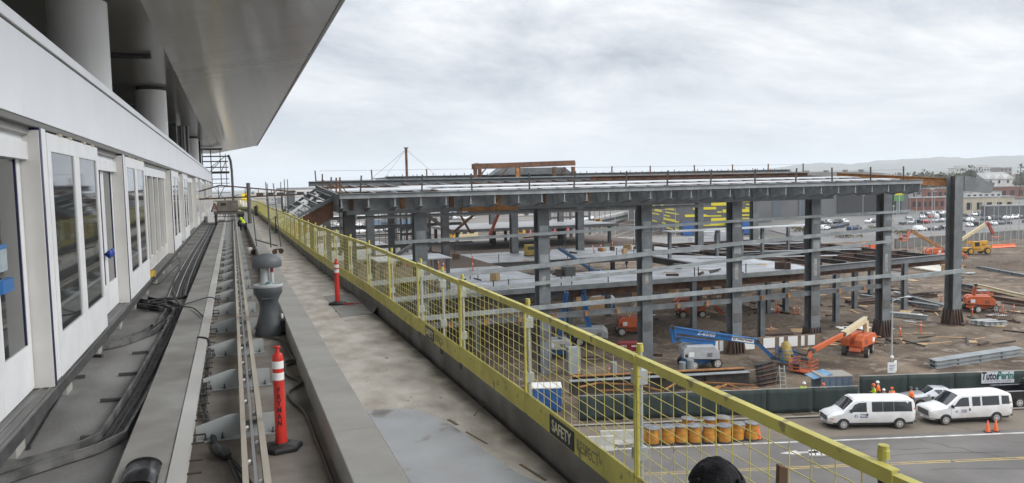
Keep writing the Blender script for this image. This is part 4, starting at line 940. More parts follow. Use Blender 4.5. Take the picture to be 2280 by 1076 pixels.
q=at(1277,833,GZ); t=thing('steel_stub','short pale grey steel stub column standing in the dirt behind the mesh barrier','steel stub',q)
m=MB(); m.box(-.62,.62,-.3,.3,0,2.6); m.build('stub_shaft',steel_l,t,bevel=.02); m=MB(); m.box(-.8,.8,-.5,.5,-.05,.05); m.build('base_plate',rust_d,t)
for i,(px,py,h_) in enumerate(((1520,832,1.1),(1537,832,1.3),(1366,842,1.5))):
    q=at(px,py,GZ); t=thing('steel_stub',('left of two small grey stubs','right of two small grey stubs','single small grey stub')[i]+(' in front of the blue lift' if i<2 else ' in the dirt behind the girder'),'steel stub',q); m=MB(); m.lathe([(.33,0),(.33,h_),(.05,h_+.01)],n=14); m.build('stub_shaft',steel_l,t,smooth=True); m=MB(); m.box(-.45,.45,-.45,.45,-.05,.04); m.build('base_plate',rust_d,t)
# =============== vehicles ===============
class Loft:
    def __init__(s,st): s.st=st          # stations (x, z_bottom, z_belt, z_roof, half widths bottom, belt, roof)
    def ring(s,a):
        x,zb,zt,zr,wb,wt,wr=a
        h=[(wb*.93,zb),(wb,zb+.10),(wt,zt),(wr,zr-.07),(wr*.90,zr-.012),(wr*.55,zr+.015),(0,zr+.025)]
        return [(x,-y,z) for y,z in h]+[(x,y,z) for y,z in h[-2::-1]]
    def lerp(s,x):
        st=s.st
        for a,b in zip(st,st[1:]):
            if a[0]<=x<=b[0]:
                f=(x-a[0])/(b[0]-a[0]); return [p+(q-p)*f for p,q in zip(a,b)]
        return st[0] if x<st[0][0] else st[-1]
    def body(s):
        m=MB(); n=13
        for a in s.st: m.v+=s.ring(a)
        for i in range(len(s.st)-1):
            for k in range(n-1): m.f.append((i*n+k,i*n+k+1,(i+1)*n+k+1,(i+1)*n+k))
            m.f.append((i*n+n-1,i*n,(i+1)*n,(i+1)*n+n-1))
        m.f.append(tuple(range(n))); e=(len(s.st)-1)*n; m.f.append(tuple(range(e+n-1,e-1,-1))); return m
    def side(s,x,z,o=.012):
        a=s.lerp(x); _,zb,zt,zr,wb,wt,wr=a
        if z<=zt: f=max(0,(z-zb-.1)/max(.01,zt-zb-.1)); return wb+(wt-wb)*f+o
        f=min(1,(z-zt)/max(.01,zr-.07-zt)); return wt+(wr-wt)*f+o
    def pane(s,poly,sg,o=.012,m=None):     # polygon of (x,z) laid on the side
        m=m or MB(); n=len(poly); o0=len(m.v)
        for k in (o,o-.03):
            for x,z in poly: m.v.append((x,sg*s.side(x,z,k),z))
        m.f.append(tuple(range(o0,o0+n)))
        for i in range(n): m.f.append((o0+i,o0+(i+1)%n,o0+n+(i+1)%n,o0+n+i))
        return m
    def top(s,x0,x1,o=.012,k=.9,nseg=6):   # glass over the roof strip between two stations (windscreen, rear window)
        m=MB(); rows=[]
        for i in range(nseg+1):
            x=x0+(x1-x0)*i/nseg; a=s.lerp(x); wr=a[6]*k; zr=a[3]
            rows.append([(x,-wr,zr-.012*(k/.9)+o),(x,-wr*.6,zr+.013+o),(x,0,zr+.025+o),(x,wr*.6,zr+.013+o),(x,wr,zr-.012*(k/.9)+o)])
        for r in rows: m.v+=r
        for i in range(nseg):
            for j in range(4): m.f.append((i*5+j,i*5+j+1,(i+1)*5+j+1,(i+1)*5+j))
        return m
def wheel(t,x,y,r,w_,rimm=rim):
    sg=1 if y>0 else -1
    m=MB(); m.lathe([(r*.6,-w_/2),(r*.93,-w_/2),(r,-w_*.3),(r,w_*.3),(r*.93,w_/2),(r*.6,w_/2)],n=22,axis='y'); tw=m.build('wheel',tyre,t,smooth=True); tw.location=(x,y,r)
    m=MB(); m.lathe([(r*.62,-w_*.42),(r*.62,w_*.42)],n=18,axis='y'); 
    m.lathe([(r*.64,w_*.505*sg),(r*.6,w_*.52*sg),(r*.5,w_*.51*sg),(r*.25,w_*.55*sg),(r*.12,w_*.57*sg)],n=18,axis='y'); m.build('rim',rimm,tw,smooth=True)
    m=MB()
    for k in range(8):
        a=k*math.pi/4; m.cbox((r*.42*math.cos(a),sg*w_*.535,r*.42*math.sin(a)),(.07,.02,.07))
    m.build('rim_holes',dkgrey,tw); return tw
def arch(L_,t,x,r):
    for sg in (-1,1):
        poly=[(x+1.22*r*math.cos(a*math.pi/10),max(.30,r+1.22*r*math.sin(a*math.pi/10))) for a in range(11)]
        m=L_.pane(poly,sg,.006); m.build('wheel_arch',black,t)
def van(lab,q,rz_,kind):
    t=thing('passenger_van',lab,'van',q,rz_)
    if kind==0: st=[(-3.02,.62,1.22,1.86,.88,.95,.80),(-2.92,.50,1.22,2.04,.95,.99,.86),(-2.5,.46,1.22,2.12,.98,1.0,.88),(1.0,.46,1.22,2.12,.98,1.0,.88),(1.25,.46,1.22,2.06,.98,1.0,.87),(2.02,.46,1.20,1.34,.98,.99,.90),(2.25,.46,1.12,1.22,.97,.97,.86),(2.75,.48,1.0,1.08,.95,.95,.82),(2.98,.50,.88,.96,.90,.90,.76),(3.08,.56,.76,.84,.82,.82,.70)]
    else: st=[(-3.1,.62,1.25,1.9,.90,.96,.80),(-3.0,.50,1.25,2.05,.97,1.0,.85),(-2.6,.46,1.25,2.13,1.0,1.01,.87),(.7,.46,1.25,2.13,1.0,1.01,.87),(.95,.46,1.25,2.08,1.0,1.01,.86),(1.82,.46,1.25,1.36,1.0,1.0,.90),(2.1,.46,1.2,1.28,.99,.98,.88),(2.75,.48,1.12,1.2,.97,.96,.86),(2.98,.5,1.05,1.12,.94,.94,.84),(3.06,.56,.95,1.0,.90,.90,.80)]
    Lf=Loft(st); Lf.body().build('body',carwd,t,smooth=True)
    if kind==0: 
        wins=[[(-2.78,1.27),(-2.75,1.93),(-1.5,1.96),(-1.5,1.27)],[(-1.48,1.27),(-1.48,1.96),(-.72,1.96),(-.72,1.27)],[(-.70,1.27),(-.70,1.96),(.05,1.96),(.05,1.27)],[(.42,1.27),(.42,1.93),(.95,1.90),(1.25,1.78),(1.62,1.30),(1.62,1.27)]]; wf=(1.22,2.0); doors=(.16,.36,1.75); wx=(2.05,-1.9); seam=-.72
    else: 
        wins=[[(-2.85,1.36),(-2.82,1.93),(-2.25,1.95),(-2.25,1.36)],[(-2.05,1.32),(-2.05,1.96),(-.75,1.96),(-.75,1.32)],[(-.62,1.32),(-.62,1.96),(.0,1.96),(.0,1.32)],[(.25,1.32),(.25,1.94),(.7,1.93),(.95,1.82),(1.42,1.32)]]; wf=(.95,1.80); doors=(.08,.18,1.62); wx=(2.0,-1.85); seam=-2.15
    for sg in (-1,1):
        for w_ in wins: Lf.pane(w_,sg).build('window',glass2,t)
        for x in doors[::2]+(seam,):
            Lf.pane([(x-.008,.6),(x-.008,1.98 if x<1.2 else 1.25),(x+.008,1.98 if x<1.2 else 1.25),(x+.008,.6)],sg,.003).build('door_seam',dkgrey,t)
        Lf.pane([(-2.9,.60),(-2.9,.66),(2.6,.66),(2.6,.60)],sg,.012).build('side_moulding',K('van_trim',(.55,.55,.55),.5),t)
        Lf.pane([(doors[1]-.02,1.0),(doors[1]-.02,1.16),(doors[1]+.08,1.16),(doors[1]+.08,1.0)],sg,.03).build('door_handle',black,t)
        m=MB(); m.cbox((1.58,sg*1.13,1.38),(.14,.22,.22)); m.build('mirror',black,t,bevel=.03)
        Lf.pane([(-3.0,1.0),(-2.99,1.5),(-2.9,1.5),(-2.9,1.0)],sg,.012).build('tail_light',lampr,t)
        for k,(z0,z1,mt) in enumerate(((.86,.98,lampg),(.74,.85,lampa)) if kind==0 else ((.84,1.06,lampg),)):
            Lf.pane([(2.72,z0),(2.72,z1-.04),(2.98,z1-.05),(3.0,z0)],sg,.014).build('headlight',mt,t)
    Lf.top(*wf,k=.86).build('windscreen',glass2,t,smooth='all')
    m=MB(); m.box(-3.05,-3.0,-.7,.7,1.3,1.85); m.build('rear_window',glass2,t)
    g0=MB(); 
    if kind==0: g0.box(2.95,3.125,-.60,.60,.60,.90)
    else: g0.box(2.95,3.11,-.62,.62,.64,1.02)
    g0.build('grille',dkgrey,t,bevel=.02)
    g0=MB(); [g0.box(3.10,3.14,-.6,.6,z,z+.022) for z in ((.70,.78) if kind==0 else (.72,.80,.88))]; g0.build('grille_bars',chrome,t)
    for sg in (-1,1):
        m=MB(); m.box(2.93,3.09,min(sg*.615,sg*.84),max(sg*.615,sg*.84),.70 if kind==0 else .72,.90 if kind==0 else 1.02); m.build('headlight',lampg,t,bevel=.02)
    m=MB(); m.prism([(2.85,-.97),(3.10,-.80),(3.2,-.45),(3.22,0),(3.2,.45),(3.10,.80),(2.85,.97),(2.75,.9),(2.75,-.9)],.42,.60,'z'); m.build('front_bumper',K('bumper_pale',(.42,.415,.40),.35,metal=.4),t,bevel=.02)
    m=MB(); m.box(-3.16,-2.95,-.95,.95,.46,.60); m.build('rear_bumper',dkgrey,t,bevel=.02)
    m=MB(); m.box(3.2,3.225,-.18,.18,.46,.58); m.build('number_plate',reflw,t)
    m=MB(); m.box(-2.9,2.7,-.85,.85,.30,.50); m.build('underbody',black,t)
    for x in wx: arch(Lf,t,x,.37); [wheel(t,x,sg*.90,.37,.25) for sg in (-1,1)]
    for sg in (-1,1):
        y=sg*(Lf.side(.95,.95)+.006); rot=(R(90),0,0 if sg<0 else R(180)); k=1 if kind==0 else .75
        text('logo_lettering','United\nRentals',.17*k,txt_bl,t,(.62+.1*(1-k),y,1.0),rot,.002,sx=1.1,bold=.003)
        m=MB(); m.lathe([(.12*k,-.003),(.12*k,.003)],n=18,axis='y'); o=m.build('logo_disc',txt_bl,t); o.location=(1.18,y,.98)
        m=MB(); m.lathe([(.05*k,-.0045),(.05*k,.0045)],n=12,axis='y',sx=1,sy=1.9); o=m.build('logo_centre',carw,t); o.location=(1.18,y,.98)
    return t
q=(at(1880,957,GZ)+at(2005,955,GZ))/2; d=at(1880,957,GZ)-at(2005,955,GZ); pr=V((d.y,-d.x,0)).normalized()
van('white passenger van with a long unbroken dark window band parked ahead of the other van',q+pr*.95,math.atan2(d.y,d.x),0)
q=(at(2105,947,GZ)+at(2222,941,GZ))/2; d=at(2105,947,GZ)-at(2222,941,GZ); pr=V((d.y,-d.x,0)).normalized()
van('dusty white passenger van with separate framed side windows parked beside the two cones',q+pr*.95,math.atan2(d.y,d.x),1)
SED=[(-2.35,.45,.85,.95,.78,.80,.66),(-2.2,.32,.9,1.02,.86,.88,.72),(-1.55,.26,.95,1.12,.89,.90,.74),(-.75,.24,.95,1.44,.90,.91,.62),(.2,.24,.94,1.47,.90,.91,.62),(1.05,.24,.92,1.02,.90,.90,.74),(1.95,.28,.80,.88,.87,.87,.70),(2.3,.36,.66,.74,.76,.76,.58)]
SUV=[(-2.35,.5,.98,1.2,.82,.84,.68),(-2.25,.40,1.0,1.58,.90,.92,.70),(-1.9,.34,1.02,1.72,.92,.94,.70),(.3,.32,1.02,1.74,.93,.94,.70),(1.05,.32,1.02,1.14,.93,.93,.78),(1.95,.36,.94,1.02,.90,.90,.74),(2.3,.45,.8,.88,.80,.80,.64)]
def car(lab,q,rz_,st,mt,grp=None,detail=True,name='parked_car'):
    t=thing(name,lab,'car',q,rz_,grp); Lf=Loft(st); Lf.body().build('body',mt,t,smooth=True); suv=st is SUV
    if suv: wins=[[(-2.0,1.08),(-1.85,1.62),(-1.0,1.64),(-1.0,1.08)],[(-.95,1.08),(-.95,1.64),(.0,1.65),(.0,1.08)],[(.05,1.08),(.05,1.65),(.3,1.64),(.9,1.1),(.9,1.08)]]
    else: wins=[[(-1.45,1.0),(-.85,1.35),(-.35,1.38),(-.35,1.0)],[(-.30,1.0),(-.30,1.38),(.2,1.38),(.9,1.0)]]
    if detail:
        for sg in (-1,1):
            for w_ in wins: Lf.pane(w_,sg).build('window',glass2,t)
            Lf.pane([(2.0,.66),(2.0,.78),(2.25,.72),(2.25,.62)] if not suv else [(2.0,.8),(2.0,.95),(2.25,.9),(2.25,.78)],sg,.012).build('headlight',lampg,t)
            Lf.pane([(-2.3,.75),(-2.3,.9),(-2.1,.9),(-2.1,.75)],sg,.012).build('tail_light',lampr,t)
            m=MB(); m.cbox((.85,sg*1.0,1.05),(.12,.2,.14)); m.build('mirror',mt,t,bevel=.02)
            Lf.pane([(-.33,.4),(-.33,.98),(-.32,.98),(-.32,.4)],sg,.003).build('door_seam',dkgrey,t)
        Lf.top(.3,1.0,k=.84).build('windscreen',glass2,t,smooth='all')
        Lf.top(-1.5,-.85,k=.84).build('rear_window',glass2,t,smooth='all') if not suv else None
        m=MB(); m.box(2.25,2.34,-.55,.55,.45,.62); m.build('grille',black,t)
    else:
        for sg in (-1,1):
            o=[wins[0][0],wins[0][1]]+[wins[-1][-3 if suv else 2]]+[wins[-1][-1]]
            Lf.pane(o,sg).build('window',glass2,t)
        Lf.top(.3,1.0,k=.84,nseg=2).build('windscreen',glass2,t)
    for x in (1.42,-1.38):
        if detail: arch(Lf,t,x,.33)
        for sg in (-1,1):
            if detail: wheel(t,x,sg*.80,.33,.22)
            else:
                m=MB(); m.lathe([(.33,-.11),(.33,.11)],n=10,axis='y'); o=m.build('wheel',tyre,t); o.location=(x,sg*.82,.33)
    return t
q=at(2042,912,GZ)+U*1.9+NN*.95
car('silver sedan parked close to the tall fence between the two white vans',q,UA+math.pi-.10,[(x*1.08,a,b,c,d_,e_,f_) for x,a,b,c,d_,e_,f_ in SED],cars)
# black pickup at the right edge, seen from its open bed
q=at(2268,908,GZ)+U*1.55+NN*.9
t=thing('pickup_truck','black pickup truck with its open load bed under the banner at the right edge','pickup',q,UA)
PK=[(-.2,.45,1.25,1.85,.95,.97,.72),(0,.45,1.25,1.9,.97,.98,.74),(1.3,.45,1.25,1.92,.97,.98,.74),(2.1,.45,1.22,1.3,.97,.97,.85),(3.1,.5,1.1,1.18,.95,.95,.82),(3.3,.55,.95,1.0,.85,.85,.7)]
Lf=Loft(PK); Lf.body().build('cab',carb,t,smooth=True)
m=MB(); m.box(-2.5,-.22,-.98,-.86,.55,1.28); m.box(-2.5,-.22,.86,.98,.55,1.28); m.box(-2.6,-2.5,-.98,.98,.55,1.28); m.box(-2.5,-.22,-.86,.86,.6,.72); m.build('load_bed',carb,t,bevel=.03)
m=MB(); m.box(-2.6,-.25,-1.0,-.84,1.283,1.32); m.build('bed_rail',chrome,t); m=MB(); m.box(-2.6,-.25,.84,1.0,1.283,1.32); m.build('bed_rail',chrome,t)
m=MB(); m.box(-2.78,-2.61,-.95,.95,.5,.66); m.build('rear_bumper',chrome,t,bevel=.02)
for sg in (-1,1):
    Lf.pane([(.0,1.3),(.1,1.8),(1.25,1.82),(1.9,1.3)],sg).build('window',glass2,t); m=MB(); m.box(-2.63,-2.6,sg*.86-.08,sg*.86+.08,.85,1.2); m.build('tail_light',lampr,t)
    for x in (2.2,-1.55): wheel(t,x,sg*.9,.40,.27)
Lf.top(1.35,2.05,k=.84).build('windscreen',glass2,t,smooth='all')
# =============== boom lifts ===============
def bigwheel(t,x,y,r,w_,mt=rim): return wheel(t,x,y,r,w_,mt)
def boom_lift(lab,q,rz_,cc,hoodm,segs,basket=None,hood=((-1.8,1.5),(-1.1,1.1),(1.0,2.15)),tarp=False,name='boom_lift',turn=0):
    t=thing(name,lab,'boom lift',q,rz_)
    def rt(o): o.rotation_euler=(0,0,turn); return o
    m=MB(); m.prism([(-1.75,.62),(-1.6,.95),(1.6,.95),(1.75,.62),(1.5,.45),(-1.5,.45)],-.55,.55,'y'); rt(m.build('chassis',cc,t,bevel=.04))
    m=MB(); m.box(-1.35,-1.05,-.95,.95,.45,.62); m.box(1.05,1.35,-.95,.95,.45,.62); rt(m.build('axles',dkgrey,t))
    ct,sn_=math.cos(turn),math.sin(turn)
    for x in (-1.25,1.25):
        for y in (-1.02,1.02): 
            w_=bigwheel(t,x*ct-y*sn_,x*sn_+y*ct,.52,.40); w_.rotation_euler=(0,0,turn)
    m=MB(); m.lathe([(.6,.95),(.6,1.03)],n=18); m.build('turntable',dkgrey,t)
    (x0,x1),(y0,y1),(z0,z1)=hood
    for a,b in ((y0,-.22),(.22,y1)):
        m=MB(); h_=z1-z0; m.prism([(x0,z0+.1),(x0,z0+h_*.75),(x0+.35,z1),(x1-.5,z1),(x1,z0+h_*.6),(x1,z0)],a,b,'y'); hd=m.build('engine_hood',hoodm,t,bevel=.06)
        sy=a-.012 if a<0 else b+.012
        m=MB(); m.box(x0+.5,x0+1.0,min(sy,sy*.995),max(sy,sy*.995)+.004,z0+.3,z0+.75); m.build('hood_decal',reflw,hd)
        m=MB()
        for k in range(4): m.box(x1-1.2,x1-.7,sy-.004,sy+.004,z0+.3+.1*k,z0+.35+.1*k)
        m.build('hood_vents',dkgrey,hd)
        m=MB(); m.box(x0+.15,x0+.4,sy-.004,sy+.004,z0+.25,z0+.55); m.build('control_box',black,hd)
    m=MB(); m.box(x0,x1-.2,-.22,.22,z0,z0+.25); m.build('turntable_deck',cc,t)
    for sg in segs:
        a,b,w_,h_,mt=sg[:5]; nm=sg[5] if len(sg)>5 else 'boom_section'
        m=MB(); m.bar((a[0],a[2] if len(a)>2 else 0,a[1]),(b[0],b[2] if len(b)>2 else 0,b[1]),w_,h_); m.build(nm,mt,t,bevel=.025)
    for sg in segs[:-1]:
        b=sg[1]; m=MB(); m.lathe([(.22,-.26),(.22,.26)],(b[0],b[2] if len(b)>2 else 0,b[1]),10,'y'); m.build('pivot_pin',dkgrey,t)
    hp_=[(sg[0],sg[1]) for sg in segs]; P_=[]
    for a,b in hp_:
        for f in (0.06,.5,.94): P_.append((a[0]+(b[0]-a[0])*f,-.3+((a[2] if len(a)>2 else 0)+((b[2] if len(b)>2 else 0)-(a[2] if len(a)>2 else 0))*f),a[1]+(b[1]-a[1])*f+segs[0][3]*.42-(.10 if f==.5 else 0)))
    MB().tube(P_,.035,5).build('hydraulic_hose',black,t)
    a,b=segs[min(1,len(segs)-1)][:2]; MB().tube([(a[0]*.75+b[0]*.25,(a[2] if len(a)>2 else 0)*.75,a[1]*.75+b[1]*.25-.42),(a[0]*.4+b[0]*.6,(a[2] if len(a)>2 else 0)*.4+(b[2] if len(b)>2 else 0)*.6,a[1]*.4+b[1]*.6-.36)],.08,8).build('lift_cylinder',dkgrey,t)
    if basket:
        bx,bz,bc=basket; bk=MB(); L_,W_,H_=1.3,2.1,1.1
        m=MB(); m.box(bx,bx+L_,-W_/2,W_/2,bz,bz+.10); b_=m.build('basket',bc,t)
        m=MB()
        for z in (.4,.75,H_):
            for p,q_ in (((bx,-W_/2),(bx+L_,-W_/2)),((bx+L_,-W_/2),(bx+L_,W_/2)),((bx+L_,W_/2),(bx,W_/2)),((bx,W_/2),(bx,-W_/2))): m.bar((*p,bz+z),(*q_,bz+z),.05,.05)
        for p in ((bx,-W_/2),(bx+L_,-W_/2),(bx+L_,W_/2),(bx,W_/2),(bx,0),(bx+L_,0)): m.bar((*p,bz+.1),(*p,bz+H_),.05,.05)
        m.build('basket_rails',bc,b_)
        m=MB(); m.box(bx+.1,bx+.5,-.35,.35,bz+.8,bz+1.2); m.build('control_panel',dkgrey,b_,bevel=.03)
        m=MB(); m.cbox((bx+.8,-.6,bz+.35),(.5,.5,.5),.3); m.build('tool_box',black,b_)
        if tarp:
            m=MB(); n=8
            for j in range(5):
                for k in range(n):
                    a=2*math.pi*k/n; r=(.95-.12*j)*(1+.15*math.sin(3*a+j)); m.v.append((bx+.65+r*.8*math.cos(a),r*1.2*math.sin(a),bz+.15+.38*j+(.12*math.sin(a*2) if j>2 else 0)))
            for j in range(4):
                for k in range(n): m.f.append((j*n+k,j*n+(k+1)%n,(j+1)*n+(k+1)%n,(j+1)*n+k))
            m.f.append(tuple(4*n+k for k in range(n)))
            m.build('tarpaulin',K('tarp_ochre',(.42,.30,.07),.7,c2=(.30,.21,.05),sc=3,bump=.6,bsc=4),b_,smooth='all')
    return t
VA=-.344
q=at(1563,824,GZ); q+=V((.336,.942,0))*1.0
t=boom_lift('blue articulated boom lift with a grey hood whose basket holds an ochre tarpaulin',q,VA,liftblue,liftgrey,
  [((1.5,2.35),(-2.1,2.85),.45,.5,liftblue),((-2.35,2.5),(-2.6,3.95),.5,.55,liftblue,'boom_riser'),((-2.5,3.75),(5.5,2.40),.42,.58,liftblue),((5.5,2.35),(7.05,.75),.3,.32,liftblue,'jib'),((7.05,.75),(7.7,.62),.3,.25,liftblue,'jib')],basket=(7.6,.55,liftblue),tarp=True,turn=.3,hood=((-1.75,1.65),(-1.15,1.15),(1.0,2.3)))
ang=math.atan2(-1.35,8.0)
text('boom_lettering','Z-60/60',.46,txt_wh,t,(.6,-.222,3.235),(R(90),-ang,0),.003,sx=1.15,shear=.15,bold=.008)
m=MB(); m.bar((3.05,-.225,2.82),(5.15,-.225,2.465),.012,.42); m.build('boom_plate',reflw,t)
text('boom_lettering','United Rentals',.26,txt_dk,t,(4.28,-.236,2.612),(R(90),-ang,0),.003,sx=.95,shear=.15,bold=.006)
m=MB(); m.lathe([(.13,-.004),(.13,.004)],n=16,axis='y'); o=m.build('boom_roundel',txt_bl,t); o.location=(3.28,-.236,2.78)
m=MB(); m.lathe([(.06,-.006),(.06,.006)],n=12,axis='y'); o=m.build('roundel_centre',reflw,t); o.location=(3.28,-.238,2.78)
q=at(1918,793,GZ)+V((.336,.942,0))*.8
boom_lift('bright orange boom lift with a cream boom stretched to its low basket behind the skip',q,R(202),orange,orange,
  [((.6,1.3),(-1.9,1.5),.4,.4,cream,'boom_riser'),((-1.9,1.4),(-1.75,3.45),.5,.35,cream,'boom_riser'),((-1.9,3.4),(3.3,2.55),.45,.55,cream),((3.2,2.52),(9.4,1.9),.34,.42,orange,'telescopic_section'),((9.4,1.9),(10.4,.9),.26,.3,orange,'jib')],basket=(10.4,.25,orange),turn=.25)
q=at(2192,697,GZ)+V((.336,.942,0))*.9
boom_lift('orange boom lift at the far right with its cream boom slanting down to the edge',q,VA-.35,orange,orange,
  [((-.9,1.6),(-.6,3.5),.4,.4,orange,'boom_riser'),((-.8,3.5),(6.6,1.75),.42,.5,cream),((6.6,1.75),(7.3,.8),.26,.3,orange,'jib')],basket=(7.0,.2,orange),turn=.5)
q=at(1541,709,GZ)+V((.336,.942,0))*.8
boom_lift('orange boom lift under the deck between the second and third right columns',q,VA,orange,orange,[((1.2,1.8),(2.6,1.9),.4,.5,rust_o),((2.6,2.0),(4.2,.4),.35,.4,orange,'jib')],hood=((-2,1.7),(-1.2,1.2),(.95,2.5)))
q=at(1408,748,GZ)+V((.336,.942,0))*.8
boom_lift('red orange boom lift with a short cream boom raised beside the dark column',q,VA,orange,orange,[((-.3,2.2),(.0,3.2),.4,.4,cream,'boom_riser'),((0,3.1),(1.2,4.6),.45,.5,cream),((1.2,4.6),(2.8,5.4),.4,.4,cream)],hood=((-1.6,1.6),(-1.1,1.1),(.95,2.2)))
q=at(1318,770,GZ)+V((.336,.942,0))*.6
boom_lift('blue boom lift with a pale hood and an upright boom under the deck edge',q,VA-.1,liftblue,liftgrey,[((-.2,1.6),(-.8,5.6),.6,.6,liftblue,'boom_riser'),((-.8,5.5),(-.7,6.2),.5,.5,liftblue)],hood=((-1.9,1.8),(-1.2,1.2),(.9,2.0)))
q=at(1243,800,GZ)+V((.336,.942,0))*.6
boom_lift('blue boom lift standing upright half hidden behind the mesh barrier',q,VA,liftblue,liftgrey,[((.2,1.4),(.7,5.2),.5,.5,liftblue,'boom_riser'),((.7,5.1),(1.0,6.8),.45,.45,liftblue)],hood=((-1.4,1.4),(-1.1,1.1),(1,2.0)))
q=at(2075,575,GZ)
boom_lift('far orange boom lift with its boom raised left to a basket beyond the last column',q,VA+math.pi,orange,orange,[((-2.5,1.8),(4.6,6.0),.5,.6,rust_o),((4.6,6.0),(5.6,4.6),.4,.4,orange,'jib')],basket=(5.6,3.9,orange))
q=at(2120,585,GZ)
boom_lift('low red orange lift parked right behind the last column in front of the yellow machine',q,VA,orange,orange,[((-1.5,1.9),(2.2,1.9),.5,.4,orange)],hood=((-2.6,2.4),(-1.2,1.2),(.9,1.9)))
_a=atY(1318,612,97); _b=atY(1226,553,101)
q=V((_a.x+1.2,_a.y,GZ)); _d=_b-_a
boom_lift('blue boom lift in the deck opening with its slim boom raised over the far deck',q,math.atan2(_d.y,_d.x),liftblue,liftgrey,[((-.4,1.6),(-1.2,_a.z-GZ-1.2),.6,.7,liftblue,'boom_riser'),((-1.4,_a.z-GZ-1.4),(.4,_a.z-GZ+.3),.8,1.2,liftblue),((.4,_a.z-GZ+.1),(math.hypot(_d.x,_d.y),_b.z-GZ),.4,.45,K('lift_blue_grey',(.07,.13,.22),.5))])
# telehandler
q=at(2172,566,GZ); t=thing('telehandler','yellow telescopic handler beyond the last column with its pale boom raised right','telehandler',q,VA+.1)
m=MB(); m.prism([(-3,.7),(-3,1.5),(-1.4,1.6),(-1,1.3),(1.2,1.3),(1.6,1.9),(3,1.8),(3,.7)],-.9,.9,'y'); m.build('chassis',telyel,t,bevel=.05)
m=MB(); m.prism([(-1.3,1.3),(-1.2,2.9),(.2,2.9),(.6,1.9),(.6,1.3)],-1.15,-.35,'y'); c_=m.build('cab',telyel,t,bevel=.05); m=MB(); m.box(-1.05,.1,-1.165,-1.152,1.8,2.75); m.build('cab_window',glass2,c_)
m=MB(); m.bar((2.8,0,2.4),(-2.0,.2,2.7),.5,.55); m.build('boom_housing',telyel,t,bevel=.03)
m=MB(); m.box(1.8,3.1,.2,1.1,1.4,2.9); m.build('engine_cover',telyel,t,bevel=.06)
for x in (-2,2):
    for y in (-1.1,1.1): bigwheel(t,x,y,.75,.5,telyel)
q2=at(2110,566,GZ); t=thing('crane_boom','long cream boom with a red tip rising above the yellow machine','boom',q2,VA)
m=MB(); m.bar((0,0,1.2),(8.3,0,6.6),.5,.65); m.build('boom_section',cream,t,bevel=.03)
m=MB(); m.bar((8.1,0,6.5),(9.0,0,6.75),.5,.6); m.bar((8.9,0,6.8),(10.1,0,4.2),.5,.55); m.build('tip_head',K('tip_red',(.30,.06,.04),.6),t,bevel=.03)
m=MB(); m.box(9.8,11.6,-.6,.6,3.5,3.65); m.build('tip_platform',orange,t); m=MB(); m.lathe([(1.1,0),(1.1,.9),(.6,1.1)],n=14); m.build('slew_base',dkgrey,t)
# small red compressor
q=at(1398,790,GZ); t=thing('compressor','small dark red towable compressor beside the dark left column','compressor',q,VA)
m=MB(); m.prism([(-1.1,.45),(-1.1,1.2),(-.95,1.35),(1.0,1.35),(1.1,1.2),(1.1,.45)],-.6,.6,'y'); b_=m.build('canopy_body',K('compressor_red',(.27,.025,.03),.4,c2=(.2,.02,.025),sc=2),t,bevel=.05)
m=MB(); 
for k in range(5): m.box(-.8+.13*k,-.74+.13*k,-.612,-.602,.9,1.15)
m.build('vent_slots',reflw,b_); m=MB(); m.box(.3,.8,-.612,-.602,.95,1.1); m.build('side_decal',reflw,b_)
for y in (-.6,.6): wheel(t,.1,y,.32,.2)
m=MB(); m.bar((-1.1,0,.45),(-2.1,0,.4),.1,.1); m.build('tow_bar',dkgrey,t)
# site plant on the upper deck
for px,py,mt,lab in ((1182,570,K('crate_yellow',(.50,.34,.06),.6,c2=(.35,.24,.05),sc=2),'yellow welding machine box standing on the far deck beside a dark one'),(1203,569,K('crate_navy',(.03,.05,.12),.6),'dark navy machine box standing on the far deck beside the yellow one')):
    q=at(px,py,DZ); t=thing('welding_machine',lab,'welding machine',q,-.2)
    m=MB(); m.box(-.95,.95,-.7,.7,.15,1.75); b_=m.build('machine_body',mt,t,bevel=.08); m=MB(); m.box(-.6,.6,-.712,-.702,1.0,1.5); m.build('machine_vents',dkgrey,b_)
    m=MB(); m.box(-1,1,-.75,.75,0,.15); m.build('skid_frame',dkgrey,t)
